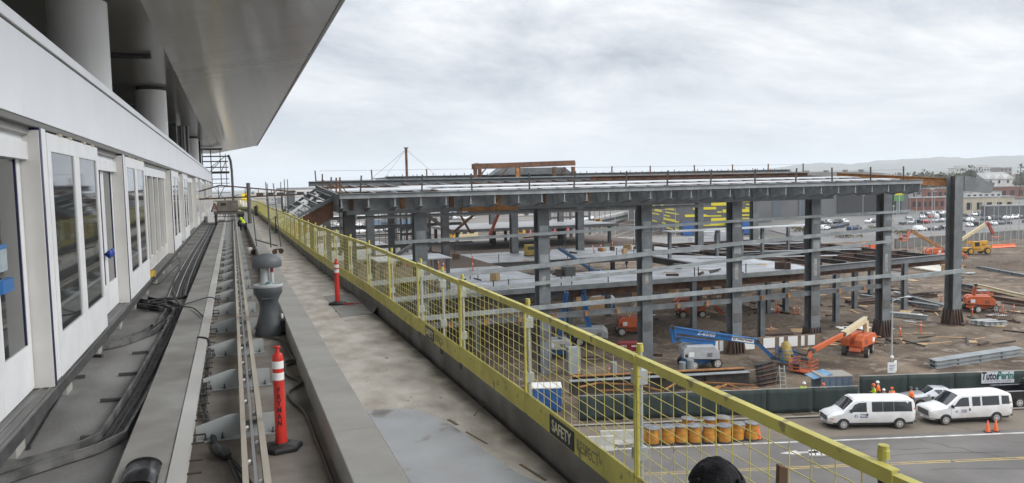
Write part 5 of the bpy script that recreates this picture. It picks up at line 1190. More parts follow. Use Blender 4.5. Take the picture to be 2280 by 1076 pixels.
# =============== people ===============
def skin_mesh(name,verts,edges,radii,mt,parent,sub=1):
    me=bpy.data.meshes.new(name); me.from_pydata(verts,edges,[]); o=bpy.data.objects.new(name,me); COL.objects.link(o)
    md=o.modifiers.new('skin','SKIN'); sv=me.skin_vertices[0].data
    for i,r in enumerate(radii): sv[i].radius=(r,r) if not isinstance(r,tuple) else r
    sv[0].use_root=True
    sb_=o.modifiers.new('sub','SUBSURF'); sb_.levels=sub; sb_.render_levels=sub
    bpy.context.view_layer.update(); n=bpy.data.meshes.new_from_object(o.evaluated_get(bpy.context.evaluated_depsgraph_get())); bpy.data.objects.remove(o)
    n.materials.clear(); n.materials.append(mt); p=bpy.data.objects.new(name,n); COL.objects.link(p); p.parent=parent
    for f in n.polygons: f.use_smooth=True
    return p
def person(lab,q,rz_,top,hat,pose='stand',trous=denim,vest=None,scale=1):
    t=thing('person',lab,'person',q,rz_); t.scale=(scale,)*3
    if pose=='stand': J=dict(pel=(0,0,.95),sp=(0,0,1.15),ch=(.02,0,1.38),ne=(.03,0,1.52),he=(.05,0,1.66),lh=(0,.10,.92),lk=(.03,.11,.50),la=(0,.12,.08),lt=(.16,.13,.04),rh=(0,-.10,.92),rk=(.03,-.11,.5),ra=(-.02,-.12,.08),rt=(.14,-.13,.04),ls=(.02,.19,1.42),le=(.02,.25,1.14),lw=(.16,.20,.95),lf=(.24,.18,.89),rs=(.02,-.19,1.42),re=(.0,-.25,1.14),rw=(.22,-.16,1.12),rf=(.30,-.12,1.16))
    elif pose=='walk': J=dict(pel=(0,0,.93),sp=(.03,0,1.13),ch=(.07,0,1.36),ne=(.1,0,1.5),he=(.13,0,1.63),lh=(0,.10,.9),lk=(.2,.11,.5),la=(.32,.12,.08),lt=(.46,.13,.06),rh=(0,-.10,.9),rk=(-.05,-.11,.48),ra=(-.36,-.12,.14),rt=(-.24,-.13,.04),ls=(.07,.19,1.4),le=(-.08,.25,1.14),lw=(-.02,.22,.92),lf=(.02,.2,.84),rs=(.07,-.19,1.4),re=(.18,-.25,1.16),rw=(.36,-.18,1.05),rf=(.44,-.15,1.06))
    else: J=dict(pel=(-.25,0,.42),sp=(-.08,0,.58),ch=(.12,0,.72),ne=(.24,0,.78),he=(.36,0,.80),lh=(-.22,.12,.40),lk=(.16,.17,.42),la=(-.08,.17,.07),lt=(.08,.18,.04),rh=(-.22,-.12,.40),rk=(.05,-.17,.08),ra=(-.32,-.17,.07),rt=(-.42,-.17,.03),ls=(.14,.19,.72),le=(.28,.24,.48),lw=(.42,.16,.24),lf=(.48,.14,.14),rs=(.14,-.19,.72),re=(.28,-.24,.46),rw=(.40,-.14,.20),rf=(.46,-.12,.10))
    nm=list(J); ix={k:i for i,k in enumerate(nm)}; rad=dict(pel=.14,sp=.13,ch=.15,ne=.06,he=.10,lh=.095,lk=.065,la=.045,lt=.04,rh=.095,rk=.065,ra=.045,rt=.04,ls=.07,le=.048,lw=.034,lf=.036,rs=.07,re=.048,rw=.034,rf=.036)
    E_=[('pel','sp'),('sp','ch'),('ch','ne'),('ne','he'),('pel','lh'),('lh','lk'),('lk','la'),('la','lt'),('pel','rh'),('rh','rk'),('rk','ra'),('ra','rt'),('ch','ls'),('ls','le'),('le','lw'),('lw','lf'),('ch','rs'),('rs','re'),('re','rw'),('rw','rf')]
    skin_mesh('body',[J[k] for k in nm],[(ix[a],ix[b]) for a,b in E_],[rad[k] for k in nm],skin,t)
    def cloth(name,ks,es,mt,g):
        i2={k:i for i,k in enumerate(ks)}; skin_mesh(name,[J[k] for k in ks],[(i2[a],i2[b]) for a,b in es],[rad[k]+g for k in ks],mt,t)
    cloth('trousers',['pel','lh','lk','la','rh','rk','ra'],[('pel','lh'),('lh','lk'),('lk','la'),('pel','rh'),('rh','rk'),('rk','ra')],trous,.022)
    cloth('jacket',['sp','pel','ch','ls','le','lw','rs','re','rw'],[('pel','sp'),('sp','ch'),('ch','ls'),('ls','le'),('le','lw'),('ch','rs'),('rs','re'),('re','rw')],top,.026)
    if vest: cloth('vest',['sp','pel','ch'],[('pel','sp'),('sp','ch')],vest,.055)
    for k,s_ in (('lt',1),('rt',-1)):
        p=J[k]; m=MB(); m.lathe([(.02,-.13),(.06,-.1),(.06,.05),(.03,.09)],(p[0]-.05,p[1],p[2]+.01),8,'x'); m.build('boot',black,t,smooth=True)
    h_=V(J['he']); m=MB(); m.lathe([(.150,.02),(.150,.032),(.128,.035),(.125,.09),(.10,.14),(.05,.165),(.01,.17)],h_,16); m.build('helmet',hat,t,smooth=True)
    # simple face: nose, eyes, ears
    m=MB(); m.prism([(h_.x+.09,h_.z-.03),(h_.x+.135,h_.z-.035),(h_.x+.10,h_.z+.01)],h_.y-.015,h_.y+.015,'y'); m.build('nose',skin,t)
    for s_ in (-1,1): m=MB(); m.lathe([(.004,-.008),(.012,0),(.004,.008)],(h_.x+.096,h_.y+s_*.035,h_.z+.0),6); m.build('eye',black,t)
    return t
q=fpt(1946,900,58.2); q.z=GZ; person('person in a lime jacket and orange hard hat standing behind the front van',q,2.7,hivis,orange2,'stand')
q=fpt(1955,900,58.9); q.z=GZ; person('person in an orange vest and white hard hat standing behind the one in lime',q,2.2,hiviso,reflw,'stand')
q=fpt(1968,900,57.6); q.z=GZ; person('person in dark jacket and white hard hat behind the front van',q,3.4,blackcloth,reflw,'stand',scale=.86)
q=fpt(1986,900,57.9); q.z=GZ; person('person in an orange vest standing right behind the lamp pole',q,1.2,hiviso,orange2,'stand',scale=.86)
q=fpt(2029,900,56.9); q.z=GZ; person('person in an orange jacket and dark hard hat between the two white vans',q,1.9,hiviso,dkgrey,'stand')
q=fpt(1789,905,59.4); q.z=GZ; person('person in a lime vest and white hard hat walking behind the low fence',q,.6,hivis,reflw,'walk')
q=fpt(1832,905,59.2); q.z=GZ; person('person in bright orange bending beside the blue skip',q,.3,hiviso,orange2,'stand',scale=.95)
q=at(1395,598,GZ); person('person in dark clothes walking on the bright ground seen through the deck opening',q,.4,blackcloth,hivis,'walk')
q=at(541,512,ZF); person('person in a lime vest crouching in the guideway trough near the cart',q,1.9,K('jacket_dark',(.03,.04,.05),.8),hivis,'crouch',vest=hivis)
q=at(537,488,ZF); person('person in dark clothes crouching beyond the lime one under the cart',q,1.9,blackcloth,hivis,'crouch')
q=at(1058,590,DZ-2); 
q=at(2135,492,GZ); person('tiny person in orange standing by the far car park fence',q,0,hiviso,orange2,'stand')
# person close to the camera: only the hooded crown shows
hp=atY(1597,1028,2.60); z0=hp.z
t=thing('person','person in a black hood and jacket standing by the barrier right below the camera','person',(hp.x,hp.y,0),R(60)); s_=z0/1.80; t.scale=(s_,)*3
J=[(0,0,.95),(0,0,1.2),(.01,0,1.42),(.02,0,1.54),(.05,0,1.66),(0,.1,.92),(.02,.11,.5),(0,.12,.08),(.15,.13,.04),(0,-.1,.92),(.02,-.11,.5),(0,-.12,.08),(.15,-.13,.04),(0,.2,1.44),(.02,.27,1.16),(.16,.22,.95),(.25,.2,.9),(0,-.2,1.44),(.02,-.27,1.16),(.16,-.22,.95),(.25,-.2,.9)]
Ee=[(0,1),(1,2),(2,3),(3,4),(0,5),(5,6),(6,7),(7,8),(0,9),(9,10),(10,11),(11,12),(2,13),(13,14),(14,15),(15,16),(2,17),(17,18),(18,19),(19,20)]
Rr=[.15,.15,.16,.06,.09,.1,.07,.05,.04,.1,.07,.05,.04,.08,.055,.036,.038,.08,.055,.036,.038]
skin_mesh('body',J,Ee,Rr,skin,t)
skin_mesh('jacket',[J[i] for i in (1,0,2,13,14,15,17,18,19)],[(1,0),(0,2),(2,3),(3,4),(4,5),(2,6),(6,7),(7,8)],[.19,.19,.2,.105,.08,.06,.105,.08,.06],blackcloth,t)
skin_mesh('trousers',[J[i] for i in (0,5,6,7,9,10,11)],[(0,1),(1,2),(2,3),(0,4),(4,5),(5,6)],[.16,.12,.09,.075,.12,.09,.075],denim,t)
m=MB(); n=28; rows=14
for j in range(rows+1):
    f=j/rows; th=f*math.pi*.62
    for k in range(n):
        a=2*math.pi*k/n; rr=math.sin(th)*.116*(1+.07*math.sin(a*5+j*.8)+.03*math.sin(a*9)); z=1.655+math.cos(th)*.145
        p=V((.03+rr*1.12*math.cos(a),rr*math.sin(a),z)); p*=1+.010*NZ.noise(p*22); m.v.append(tuple(p))
for j in range(rows):
    for k in range(n): m.f.append((j*n+k,j*n+(k+1)%n,(j+1)*n+(k+1)%n,(j+1)*n+k))
m.build('hood',blackcloth,t,smooth='all')
m=MB(); m.tube([(  .03+.108*math.cos(a*math.pi/12),.113*math.sin(a*math.pi/12),1.735+.03*math.cos(a*math.pi/6)) for a in range(-9,10)],.010,6); m.build('hood_seam',blackcloth,t,smooth='all')
for s_ in (-1,1):
    m=MB(); m.lathe([(.02,-.15),(.06,-.1),(.06,.07),(.03,.1)],(.1,s_*.13,.05),10,'x'); m.build('boot',black,t,smooth=True)
# wooden stake beside the person
q=atY(1719,1041,2.72); t=thing('wooden_stake','rough brown wooden stake standing just inside the barrier beside the hooded person','stake',(q.x,q.y,0))
m=MB(); m.prism([(-.03,0),(.03,0),(.024,q.z),(-.016,q.z+.012)],-.017,.017,'y'); o=m.build('stake_shaft',timber_d,t,bevel=.003); o.rotation_euler=(0,R(1.5),R(-15))
m=MB(); m.box(-.15,.15,-.15,.15,0,.03); m.build('stake_foot',timber_d,t)
# =============== things on the guideway ===============
def delineator(lab,q,base='hex',word=False,s_=1.0):
    t=thing('delineator',lab,'delineator',q); m=MB()
    m.lathe([(.215,0),(.215,.035),(.195,.055),(.10,.075),(.09,.085)],n=6); o=m.build('rubber_base',black,t); o.rotation_euler=(0,0,R(12)); o.scale=(1.12,.98,1)
    m=MB(); m.lathe([(.072,.07),(.068,.10),(.062,.13),(.060,1.02),(.060,1.06),(.052,1.09),(.024,1.105),(.020,1.145),(.034,1.155),(.036,1.175),(.030,1.182)],n=28); m.build('post',red,t,smooth=True)
    for z in (.86,.985) if not word else (.835,.965):
        m=MB(); m.lathe([(.0615,z-.035),(.063,z-.034),(.063,z+.048),(.0615,z+.049)],n=28); m.build('reflective_band',reflw,t,smooth=True)
    if word:
        for i,ch in enumerate('FRYMAN'):
            o=text('post_lettering',ch,.085,K('stencil_maroon',(.09,.012,.012),.6),t,(-.008,-.0625,.69-.075*i),(R(90),0,0),.0015,sx=.75,bold=.004)
    t.scale=(s_,s_,s_); return t
q=at(628,1003,ZF+.06); q=at(628,1000,-.24)
o=delineator('red delineator post with FRYMAN stencilled down it, standing in the guideway trough',V((at(627,1000,ZF).x,at(627,1000,ZF).y,ZF)),word=True)
o.scale=(1.07,1.07,1.07)
q=at(752,679,0); delineator('farther red delineator post standing on a grey mat on the walkway',q+V((0,0,.012)),s_=.92)
# mat and ramp by it
ma=[at(x,y,0) for x,y in ((722,661),(783,654),(832,699),(760,707))]
m=MB(); m.add([p+V((0,0,.002)) for p in ma]+[p+V((0,0,.011)) for p in ma],[(0,1,2,3),(7,6,5,4),(0,4,5,1),(1,5,6,2),(2,6,7,3),(3,7,4,0)])
q=sum(ma,V())/4; o=m.build('rubber_mat',K('mat_grey',(.23,.23,.22),.7,c2=(.28,.28,.27),sc=3),loc=q); tag(o,'flat grey mat lying on the walkway under the farther red delineator','mat')
ra=[at(x,y,0) for x,y in ((780,648),(830,700),(850,692),(803,646))]
q=sum(ra,V())/4; up=V((0,0,.20)); m=MB(); m.add([ra[0],ra[1],ra[2]+up,ra[3]+up,ra[0]+V((0,0,.012)),ra[1]+V((0,0,.012)),ra[2]+up+V((0,0,.012)),ra[3]+up+V((0,0,.012))],[(0,1,2,3),(7,6,5,4),(0,4,5,1),(1,5,6,2),(2,6,7,3),(3,7,4,0)])
o=m.build('ramp_plate',K('ramp_dark',(.085,.088,.09),.5,c2=(.12,.122,.125),sc=4),loc=q); tag(o,'dark rubber plate leaning from the walkway up against the kerb by the delineator','plate')
# red cord on the mat
q=at(782,679,.02); m=MB(); m.tube([q+V((.13*math.cos(a*.8)*(1+.1*a/8)-.05,.10*math.sin(a*.8),.012+.002*a)) for a in range(14)]+[q+V((.3,.1,.015)),q+V((.42,.2,.015))],.009,6)
tag(m.build('cord',K('cord_red',(.35,.03,.04),.6),loc=q),'short red cord coiled on the grey mat','cord')
# hand wash station
q=at(601,746,ZF); t=thing('handwash_station','grey hourglass hand wash station with a domed top standing in the trough','hand wash station',(q.x,q.y,ZF))
K_=1.0
m=MB(); m.lathe([(.33,0),(.335,.03),(.325,.09),(.28,.28),(.215,.50),(.198,.62),(.21,.73),(.27,.87),(.318,.95),(.325,1.06),(.318,1.075)],n=36,sx=1.0,sy=.86); m.build('base',sinkd,t,smooth=True)
m=MB(); m.lathe([(.326,1.077),(.335,1.09),(.335,1.125),(.315,1.14),(.25,1.11),(.16,1.09),(.05,1.09)],n=36,sx=1,sy=.86); m.build('basin_rim',sinkl,t,smooth=True)
m=MB(); m.lathe([(.17,1.09),(.135,1.18),(.11,1.32),(.105,1.50),(.12,1.60)],n=20,sx=.9,sy=.8); o=m.build('neck',sinkl,t,smooth=True); o.location=(-.05,0,0)
m=MB(); m.lathe([(.15,1.50),(.31,1.51),(.335,1.54),(.338,1.65),(.31,1.72),(.22,1.78),(.10,1.81),(.01,1.815)],n=36,sx=1,sy=.80); m.build('top_tank',K('plastic_grey',(.10,.11,.12),.5,c2=(.12,.13,.14),sc=2),t,smooth=True)
m=MB(); m.tube([(.1,-.1,1.55),(.1,-.1,1.40)],.035,8); m.build('soap_pump',K('soap_red',(.25,.02,.04),.4),t); m=MB(); m.tube([(.1,-.1,1.40),(.1,-.12,1.18)],.042,8); m.build('soap_bottle',sinkl,t)
m=MB(); m.lathe([(.03,0),(.045,.02),(.03,.04)],(.0,-.17,1.16),10); m.build('drain_cap',K('cap_teal',(.02,.16,.15),.4),t)
m=MB(); m.cbox((.285,-.1,.42),(.05,.12,.10)); m.build('foot_pump',reflw,t,bevel=.02); m=MB(); m.cbox((.30,-.05,.18),(.10,.22,.30)); m.build('pump_box',black,t,bevel=.03)
m=MB(); m.box(-.15,.15,-.262,-.25,.83,.86); m.build('moulded_lip',sinkd,t)
t.scale=(.92,.92,.97)
# power cable along the low wall
def cable(name,lab,pts,r,mt=black,grp=None,n=6,cat='cable'):
    P=[V(p) for p in pts]; S_=[]
    for i in range(len(P)-1):
        p0=P[max(i-1,0)];p1=P[i];p2=P[i+1];p3=P[min(i+2,len(P)-1)]
        for k in range(6):
            u=k/6; S_.append(.5*((2*p1)+(p2-p0)*u+(2*p0-5*p1+4*p2-p3)*u*u+(3*p1-p0-3*p2+p3)*u**3))
    S_.append(P[-1]); m=MB(); m.tube(S_,r,n); o=m.build(name,mt,smooth='all',loc=S_[0]); return tag(o,lab,cat,grp)
fl=lambda x,y:at(x,y,ZF+.03)
cable('power_cable','grey power cable snaking along the foot of the low wall behind the near delineator',[fl(588,751),fl(625,758),fl(648,790),fl(655,806),fl(636,815),fl(640,835),fl(672,850),fl(645,872),fl(648,890),fl(680,920),fl(705,980),fl(742,1076),fl(760,1120)],.022,K('cable_grey',(.06,.058,.055),.5))
q=fl(651,806); tag(MB().tube([q,q+V((-.09,-.12,.02))],.05,8).build('cable_coupler',black,smooth=True,loc=q),'black cable coupler lying by the low wall behind the near delineator','coupler')
PZ=-.09
cable('power_cable','black cable running from the pale strip down into the trough ahead of the rails',[at(441,752,PZ),at(462,756,PZ),at(466,775,PZ-.1),at(462,820,ZF+.1),at(455,890,ZF+.1),at(462,930,ZF+.05),at(480,990,ZF+.05),at(505,1010,ZF+.04),at(520,1045,ZF+.04),at(540,1090,ZF+.04)],.03)
cable('power_cable','second black cable twisting beside the first one into the coupler in the trough',[at(468,775,PZ-.1),at(450,830,ZF+.1),at(449,890,ZF+.1),at(470,950,ZF+.04),at(488,1000,ZF+.05),at(530,1040,ZF+.04),at(560,1080,ZF+.04)],.025)
for px,py,lab in ((484,1003,'left of the two black plug connectors in the trough before the rails'),(500,1008,'right of the two black plug connectors in the trough before the rails')):
    q=at(px,py,ZF+.08); m=MB(); m.tube([q+V((-.03,.16,0)),q+V((-.02,.08,0)),q,q+V((.02,-.1,0)),q+V((.03,-.17,0))],[.035,.06,.062,.055,.03],10); tag(m.build('plug_connector',black,smooth=True,loc=q),lab,'plug')
cable('black_hose','thin black hose looping over the plinth edge onto the pale strip',[at(398,682,PZ+.03),at(430,672,PZ+.06),at(465,662,PZ+.08),at(484,668,PZ+.06),at(488,676,PZ)],.016)
cable('black_hose','thin black hose hanging from the sill across the plinth to the strip',[V((XF+.05,25.6,.02)),V((XF+.35,25,.10)),at(398,590,.2),at(385,640,ZF+.5),at(400,678,PZ+.05),at(430,686,PZ+.04),at(452,705,PZ+.03)],.018)
cable('black_hose','second thin black hose hanging from the sill down to the floor',[V((XF+.04,26.2,.04)),at(396,575,.1),at(400,610,-.1),at(388,650,ZF+.2),at(394,680,PZ+.04)],.016)
# yellow coiled hose on the sill
q=V((XF-.08,26.6,.12)); m=MB(); 
for k in range(5): m.tube([q+V((.15*math.cos(a*.5),.55*math.sin(a*.5),.035*k+.005*a)) for a in range(13)],.022,6)
tag(m.build('coiled_hose',K('hose_yellow',(.50,.33,.03),.5),loc=q,smooth='all'),'yellow hose coiled on the platform sill by the third door','hose')
# round black cover at the bottom edge
q=at(318,1050,PZ); t=thing('pipe_cover','curved black glossy pipe cover lying on the plinth at the bottom edge','cover',q)
m=MB(); n=12
for j,y in enumerate((-.55,.12)):
    for k in range(n+1):
        a=math.pi*k/n; m.v.append((.17*math.cos(a),y,.10*math.sin(a)+.004))
for k in range(n): m.f.append((k,k+1,n+2+k,n+1+k))
o=m.build('cover_shell',K('cover_black',(.02,.02,.022),.25),t,smooth='all'); o.modifiers.new('so','SOLIDIFY').thickness=.008
m=MB(); m.tube([(.17*math.cos(math.pi*k/n),.12,.10*math.sin(math.pi*k/n)+.006) for k in range(n+1)],.009,5); m.build('cover_rim',black,t)
# cable trays on the station side floor
def tray(lab,pts,w_,h_=.11,red_=False):
    P=[V((p.x,p.y,ZF+.02)) for p in pts]; t=thing('cable_tray',lab,'cable tray',P[0])
    m=MB(); tm=K('tray_metal',(.19,.19,.185),.5,metal=.3,c2=(.085,.085,.085),sc=3)
    def off(i,s_):
        a=(P[min(i+1,len(P)-1)]-P[max(i-1,0)]).normalized(); return P[i]+V((-a.y,a.x,0))*s_
    for s_ in (-w_/2,w_/2):
        for i in range(len(P)-1):
            a,b=off(i,s_),off(i+1,s_); m.bar(a+V((0,0,h_/2)),b+V((0,0,h_/2)),.012,h_)
            m.bar(a+V((0,0,h_)),b+V((0,0,h_)),.035,.012)
    m.build('tray_sides',tm,t,world=True)
    m=MB()
    for i in range(len(P)-1): m.bar(P[i],P[i+1],w_-.02,.01)
    m.build('tray_base',K('tray_floor',(.10,.10,.098),.7,c2=(.05,.05,.05),sc=4),t,world=True)
    for k in range(3):
        s_=-w_/2+w_*(k+.6)/3.4; Q=[]
        for i in range(len(P)-1):
            n_=max(1,int((P[i+1]-P[i]).length/.7))
            for f in range(n_): Q.append(off(i,s_)+(off(i+1,s_)-off(i,s_))*(f/n_)+V((random.uniform(-.025,.025),random.uniform(-.02,.02),.03+.02*random.random())))
        Q.append(off(len(P)-1,s_)+V((0,0,.03))); m=MB(); m.tube(Q,.013 if k!=1 else .02,6); m.build('tray_cable',black,t,world=True,smooth='all')
    return t
f2=lambda x,y:at(x,y,ZF)
tray('long bent cable tray of black cables along the plinth on the station floor',[f2(-160,1130),f2(60,1055),f2(200,1010),f2(252,985),f2(285,930),f2(330,850),f2(375,760),f2(400,706),f2(398,694),f2(372,684),f2(318,672)],.30)
tray('short branch tray leaving the long cable tray toward the sill blocks',[f2(375,715),f2(330,748),f2(265,772),f2(200,785)],.22)
t=tray('inner tray of cut cables between the station blocks and the long tray',[f2(352,735),f2(372,712),f2(380,698),f2(350,690),f2(310,684)],.2)
for i,(x0,y0,x1,y1) in enumerate(((180,980,235,975),(225,896,272,893),(265,838,305,835),(295,790,330,787),(160,845,190,842),(200,795,229,796))):
    a=f2(x0,y0)+V((0,0,.03)); b=f2(x1,y1)+V((0,0,.03)); m=MB(); m.bar(a,b,.06,.05); tag(m.build('floor_channel',K('channel_dark',(.07,.07,.068),.6),loc=a),'short dark metal channel fixed across the station floor beside the cable tray','channel','short floor channels')
a=f2(66,1003); b=f2(152,858); tag(MB().tube([a+V((0,0,.03)),b+V((0,0,.03))],.02,6).build('thin_conduit',dkgrey,loc=a),'thin dark conduit lying diagonally on the near station floor','conduit')
for i in range(9):
    x=-2.05+.075*i; m=MB(); tag(cable('floor_cable','long dark cable in the flat bundle running along the far station floor',[(x+.15,24.5+random.random(),ZF+.03),(x+.05,30,ZF+.04),(x,40,ZF+.04+.02*random.random()),(x+random.uniform(-.06,.06),55,ZF+.04),(x,74,ZF+.04)],.017,K('cable_dull',(.05,.05,.048),.6) if i%3 else galv,'cables bundled along the far station floor'),None,None)
cable('cable_coil','dark cable coil heaped on the floor below the yellow hose',[V((-2.0+.22*math.cos(a*1.1),22.6+.5*math.sin(a*1.1),ZF+.04+.012*a)) for a in range(18)],.02)
cable('loose_cable','thick black cable bend closing the floor bundle toward the long tray',[V((-2.4,24.3,ZF+.05)),V((-1.8,24.2,ZF+.06)),V((-1.4,24.6,ZF+.05)),V((-1.32,26,ZF+.05))],.045)
t=thing('cable_ladder','narrow black wire ladder lying along the strip edge in the trough','ladder',at(452,850,ZF+.12))
a=at(468,772,ZF+.15); b=at(447,925,ZF+.15); m=MB()
for s_ in (-.06,.06): m.tube([a+V((s_,0,0)),b+V((s_,0,0))],.008,5)
m.build('ladder_rails',darksteel,t,world=True); m=MB()
for i in range(14): p=a+(b-a)*(i/13); m.tube([p+V((-.07,0,0)),p+V((.07,0,0))],.007,5)
m.build('wire_lattice',darksteel,t,world=True)
# equipment cart on the guideway
yc=75; t=thing('equipment_cart','flatbed rail cart carrying a brown box on the far guideway','cart',(-.35,yc,ZF))
m=MB(); m.box(-1.25,1.3,-1.6,1.6,.95,1.12); m.build('cart_deck',K('cart_steel',(.12,.105,.095),.7),t)
m=MB(); 
for i in range(12): m.bar((-1.2+.22*i,-1.62,.75),(-1.1+.22*i,-1.62,.95),.04,.04)
m.box(-1.25,1.3,-1.64,-1.60,.70,.76); m.build('cart_truss',darksteel,t)
for x in (-1.1,1.15):
    for y in (-1.3,1.3): m=MB(); m.box(x-.09,x+.09,y-.09,y+.09,0,.95); m.build('cart_leg',darksteel,t)
q=V((-.40,yc,ZF+1.12)); b_=thing('generator_box','brown metal generator box standing on the far rail cart','generator',q)
m=MB(); m.box(-.88,.88,-1.2,1.2,.05,1.0); o=m.build('case',K('gen_brown',(.20,.175,.15),.6,c2=(.15,.13,.11),sc=2),b_,bevel=.04); m=MB(); m.box(-.6,-.15,-1.21,-1.202,.55,.8); m.build('vent',black,o); m=MB(); m.box(.2,.22,-1.21,-1.202,.1,.95); m.build('door_line',dkgrey,o); m=MB(); m.tube([(-.2,0,1.0),(-.2,0,1.15)],.05,8); m.build('exhaust',dkgrey,b_)
m=MB(); m.box(-.8,.8,-1.1,1.1,0,.05); m.build('skid',dkgrey,b_)
# bin
q=at(574,480,0); t=thing('trash_bin','dark grey wheeled bin heaped with rubbish on the far walkway','bin',q); m=MB(); m.lathe([(.30,0),(.36,.82),(.40,.83),(.40,.88)],n=20); m.build('bin_body',K('bin_grey',(.07,.08,.085),.5),t,smooth=True)
m=MB(); m.lathe([(.34,.86),(.26,1.0),(.1,1.08)],n=9); m.build('rubbish',timber_d,t)
# rolling frame straddling the low wall
t=thing('rolling_frame','tall thin rolling scaffold frame on casters straddling the low wall','scaffold frame',(1.2,32,0))
def tb(pts,r,nm,mt=steel_d): return MB().tube(pts,r,6).build(nm,mt,t,world=True)
A=at(570,566,ZF); A.z=ZF; B=at(618,566,0)
for q,z in ((A,ZF),(B,0)):
    for dx,dy in ((-.12,-.1),(.16,.2)):
        m=MB(); m.lathe([(.04,-.025),(.11,-.025),(.11,.025),(.04,.025)],(q.x+dx,q.y+dy,z+.11),14,'y'); m.build('caster',rust_d,t,world=True,smooth=True)
    tb([(q.x-.12,q.y-.1,z+.20),(q.x+.16,q.y+.2,z+.20)],.035,'caster_bar',darksteel)
tb([(A.x,A.y,.35),(B.x,B.y,.35)],.03,'cross_bar'); 
tb([(A.x+.05,A.y,ZF+.3),(A.x-.05,A.y,1.5)],.03,'upright'); tb([(B.x-.25,B.y,.3),(B.x-.30,B.y,3.0)],.022,'upright'); tb([(B.x+.15,B.y,.3),(B.x-.05,B.y,3.0)],.022,'upright'); tb([(B.x-.1,B.y+4,.0),(B.x-.2,B.y+4,3.1)],.022,'upright')
for z in (.9,1.5,2.1,2.6): tb([(B.x-.28,B.y,z),(B.x-.02,B.y,z)],.014,'rung')
t=thing('black_stand','small black metal stand on the walkway beside the barrier','stand',at(625,518,0))
m=MB(); 
for x in (-.28,.28):
    for y in (-.2,.2): m.bar((x,y,0),(x,y,.95),.05,.05)
m.build('stand_legs',black,t); m=MB(); m.box(-.33,.33,-.25,.25,.95,1.02); m.build('stand_top',black,t); m=MB(); m.box(-.3,.3,-.2,.2,.2,.24); m.build('stand_shelf',dkgrey,t)
m=MB(); q=at(565,563,ZF); m.lathe([(.12,0),(.14,.3),(.12,.32)],(0,0,0),12); o=m.build('bucket',reflw,smooth=True); o.location=at(556,566,ZF); tag(o,'small white bucket in the trough beside the scaffold frame caster','bucket')
# gantry with truss over the far guideway
yg=66; t=thing('gantry','rusty truss gantry on a grey mast crossing above the far guideway','gantry',(1.2,yg,0))
pb=at(562,500,0); pm=V((1.25,yg,0))
MB().lathe([(.15,0),(.15,3.25)],(0,0,0),10).build('mast',K('mast_grey',(.12,.12,.115),.6),t).location=(.05,0,0)
m=MB(); xs=(-4.6,-.2,5.0); zb,zt=2.05,2.15
m.bar((-4.6,yg,2.0),(5.6,yg,2.25),.10,.12); m.bar((-4.2,yg,2.15),(-.9,yg,3.1),.08,.1); m.bar((-.9,yg,3.1),(4.9,yg,2.45),.08,.1)
for i in range(9):
    x=-4+1.0*i; zl=2.02+.0245*(x+4.6); zh=2.15+.288*(x+4.2) if x<-.9 else 3.1-.112*(x+.9); m.bar((x,yg,zl),(x+.5,yg,zh if i%2 else zl+.2),.05,.05); m.bar((x,yg,zl),(x,yg,zh),.05,.05)
m.build('truss_beam',rust_d,t,world=True)
for x,h_ in ((3.8,3.3),(4.1,3.5),(4.35,3.5)): MB().tube([(x,yg+1,-1),(x,yg+1,h_)],.035,6).build('thin_pole',steel_d,t,world=True)
# scaffold tower at the canopy end
ys_=112; t=thing('scaffold_tower','dark scaffold tower beside the grey bent mast at the end of the canopy','scaffold',(-3,ys_,0))
def ts(p,q,r=.045,nm='tube',mt=darksteel): return MB().tube([p,q],r,5).build(nm,mt,t,world=True)
for x in (-3.6,-2.5,-1.3,-.6):
    for y in (ys_+2,ys_+4): ts((x,y,3.2),(x,y,8.2 if x<-1 else 7.6))
for z in (4.2,5.0,5.8,6.6,7.3):
    for y in (ys_+2,ys_+4): ts((-3.6,y,z),(-.3,y,z))
ts((-3.6,ys_+2,4.2),(-1.3,ys_+2,6.6)); ts((-2.5,ys_+2,5.8),(-.6,ys_+2,7.3)); ts((-1.3,ys_+2,5),(-.6,ys_+2,6.6))
m=MB(); m.box(-3.8,-.2,ys_+1.8,ys_+4.2,5.0,5.22); m.build('scaffold_deck',darksteel,t,world=True); m=MB(); m.box(-3.9,-1,ys_+1.8,ys_+4,8.2,8.35); m.build('scaffold_head',darksteel,t,world=True)
for z in (1.2,2.3,3.1,3.6): ts((-2.6,ys_+1.5,z),(-.2,ys_+1.5,z),.04)
ts((-2.6,ys_+1.5,3.6),(-.4,ys_+1.5,.6),.03)
m=MB(); m.tube([(.15,ys_+1,-.35),(.12,ys_+1,5.2),(.02,ys_+1,6.6),(-.25,ys_+1,7.4)],.17,10); m.build('bent_mast',K('mast_grey',(.12,.12,.115),.6),t,world=True,smooth=True)
q=V((-1.9,92,ZF)); t=thing('trestle','rusty red trestle on the far station floor before the pale wall','trestle',q); m=MB()
for a,b in (((-.6,0,0),(0,0,1.6)),((.6,0,0),(0,0,1.6)),((-.6,2,0),(0,2,1.6)),((.6,2,0),(0,2,1.6)),((0,0,1.6),(0,2,1.6))): m.bar(a,b,.1,.1)
m.build('trestle_frame',K('trestle_red',(.20,.06,.04),.8),t)
m=MB(); m.box(-2.3,-.9,80,81.5,ZF,.6); q=(-1.6,80,ZF); tag(m.build('pale_wall_block',white2,loc=q,bevel=.02),'pale wall block closing the station floor beyond the doors','wall block')
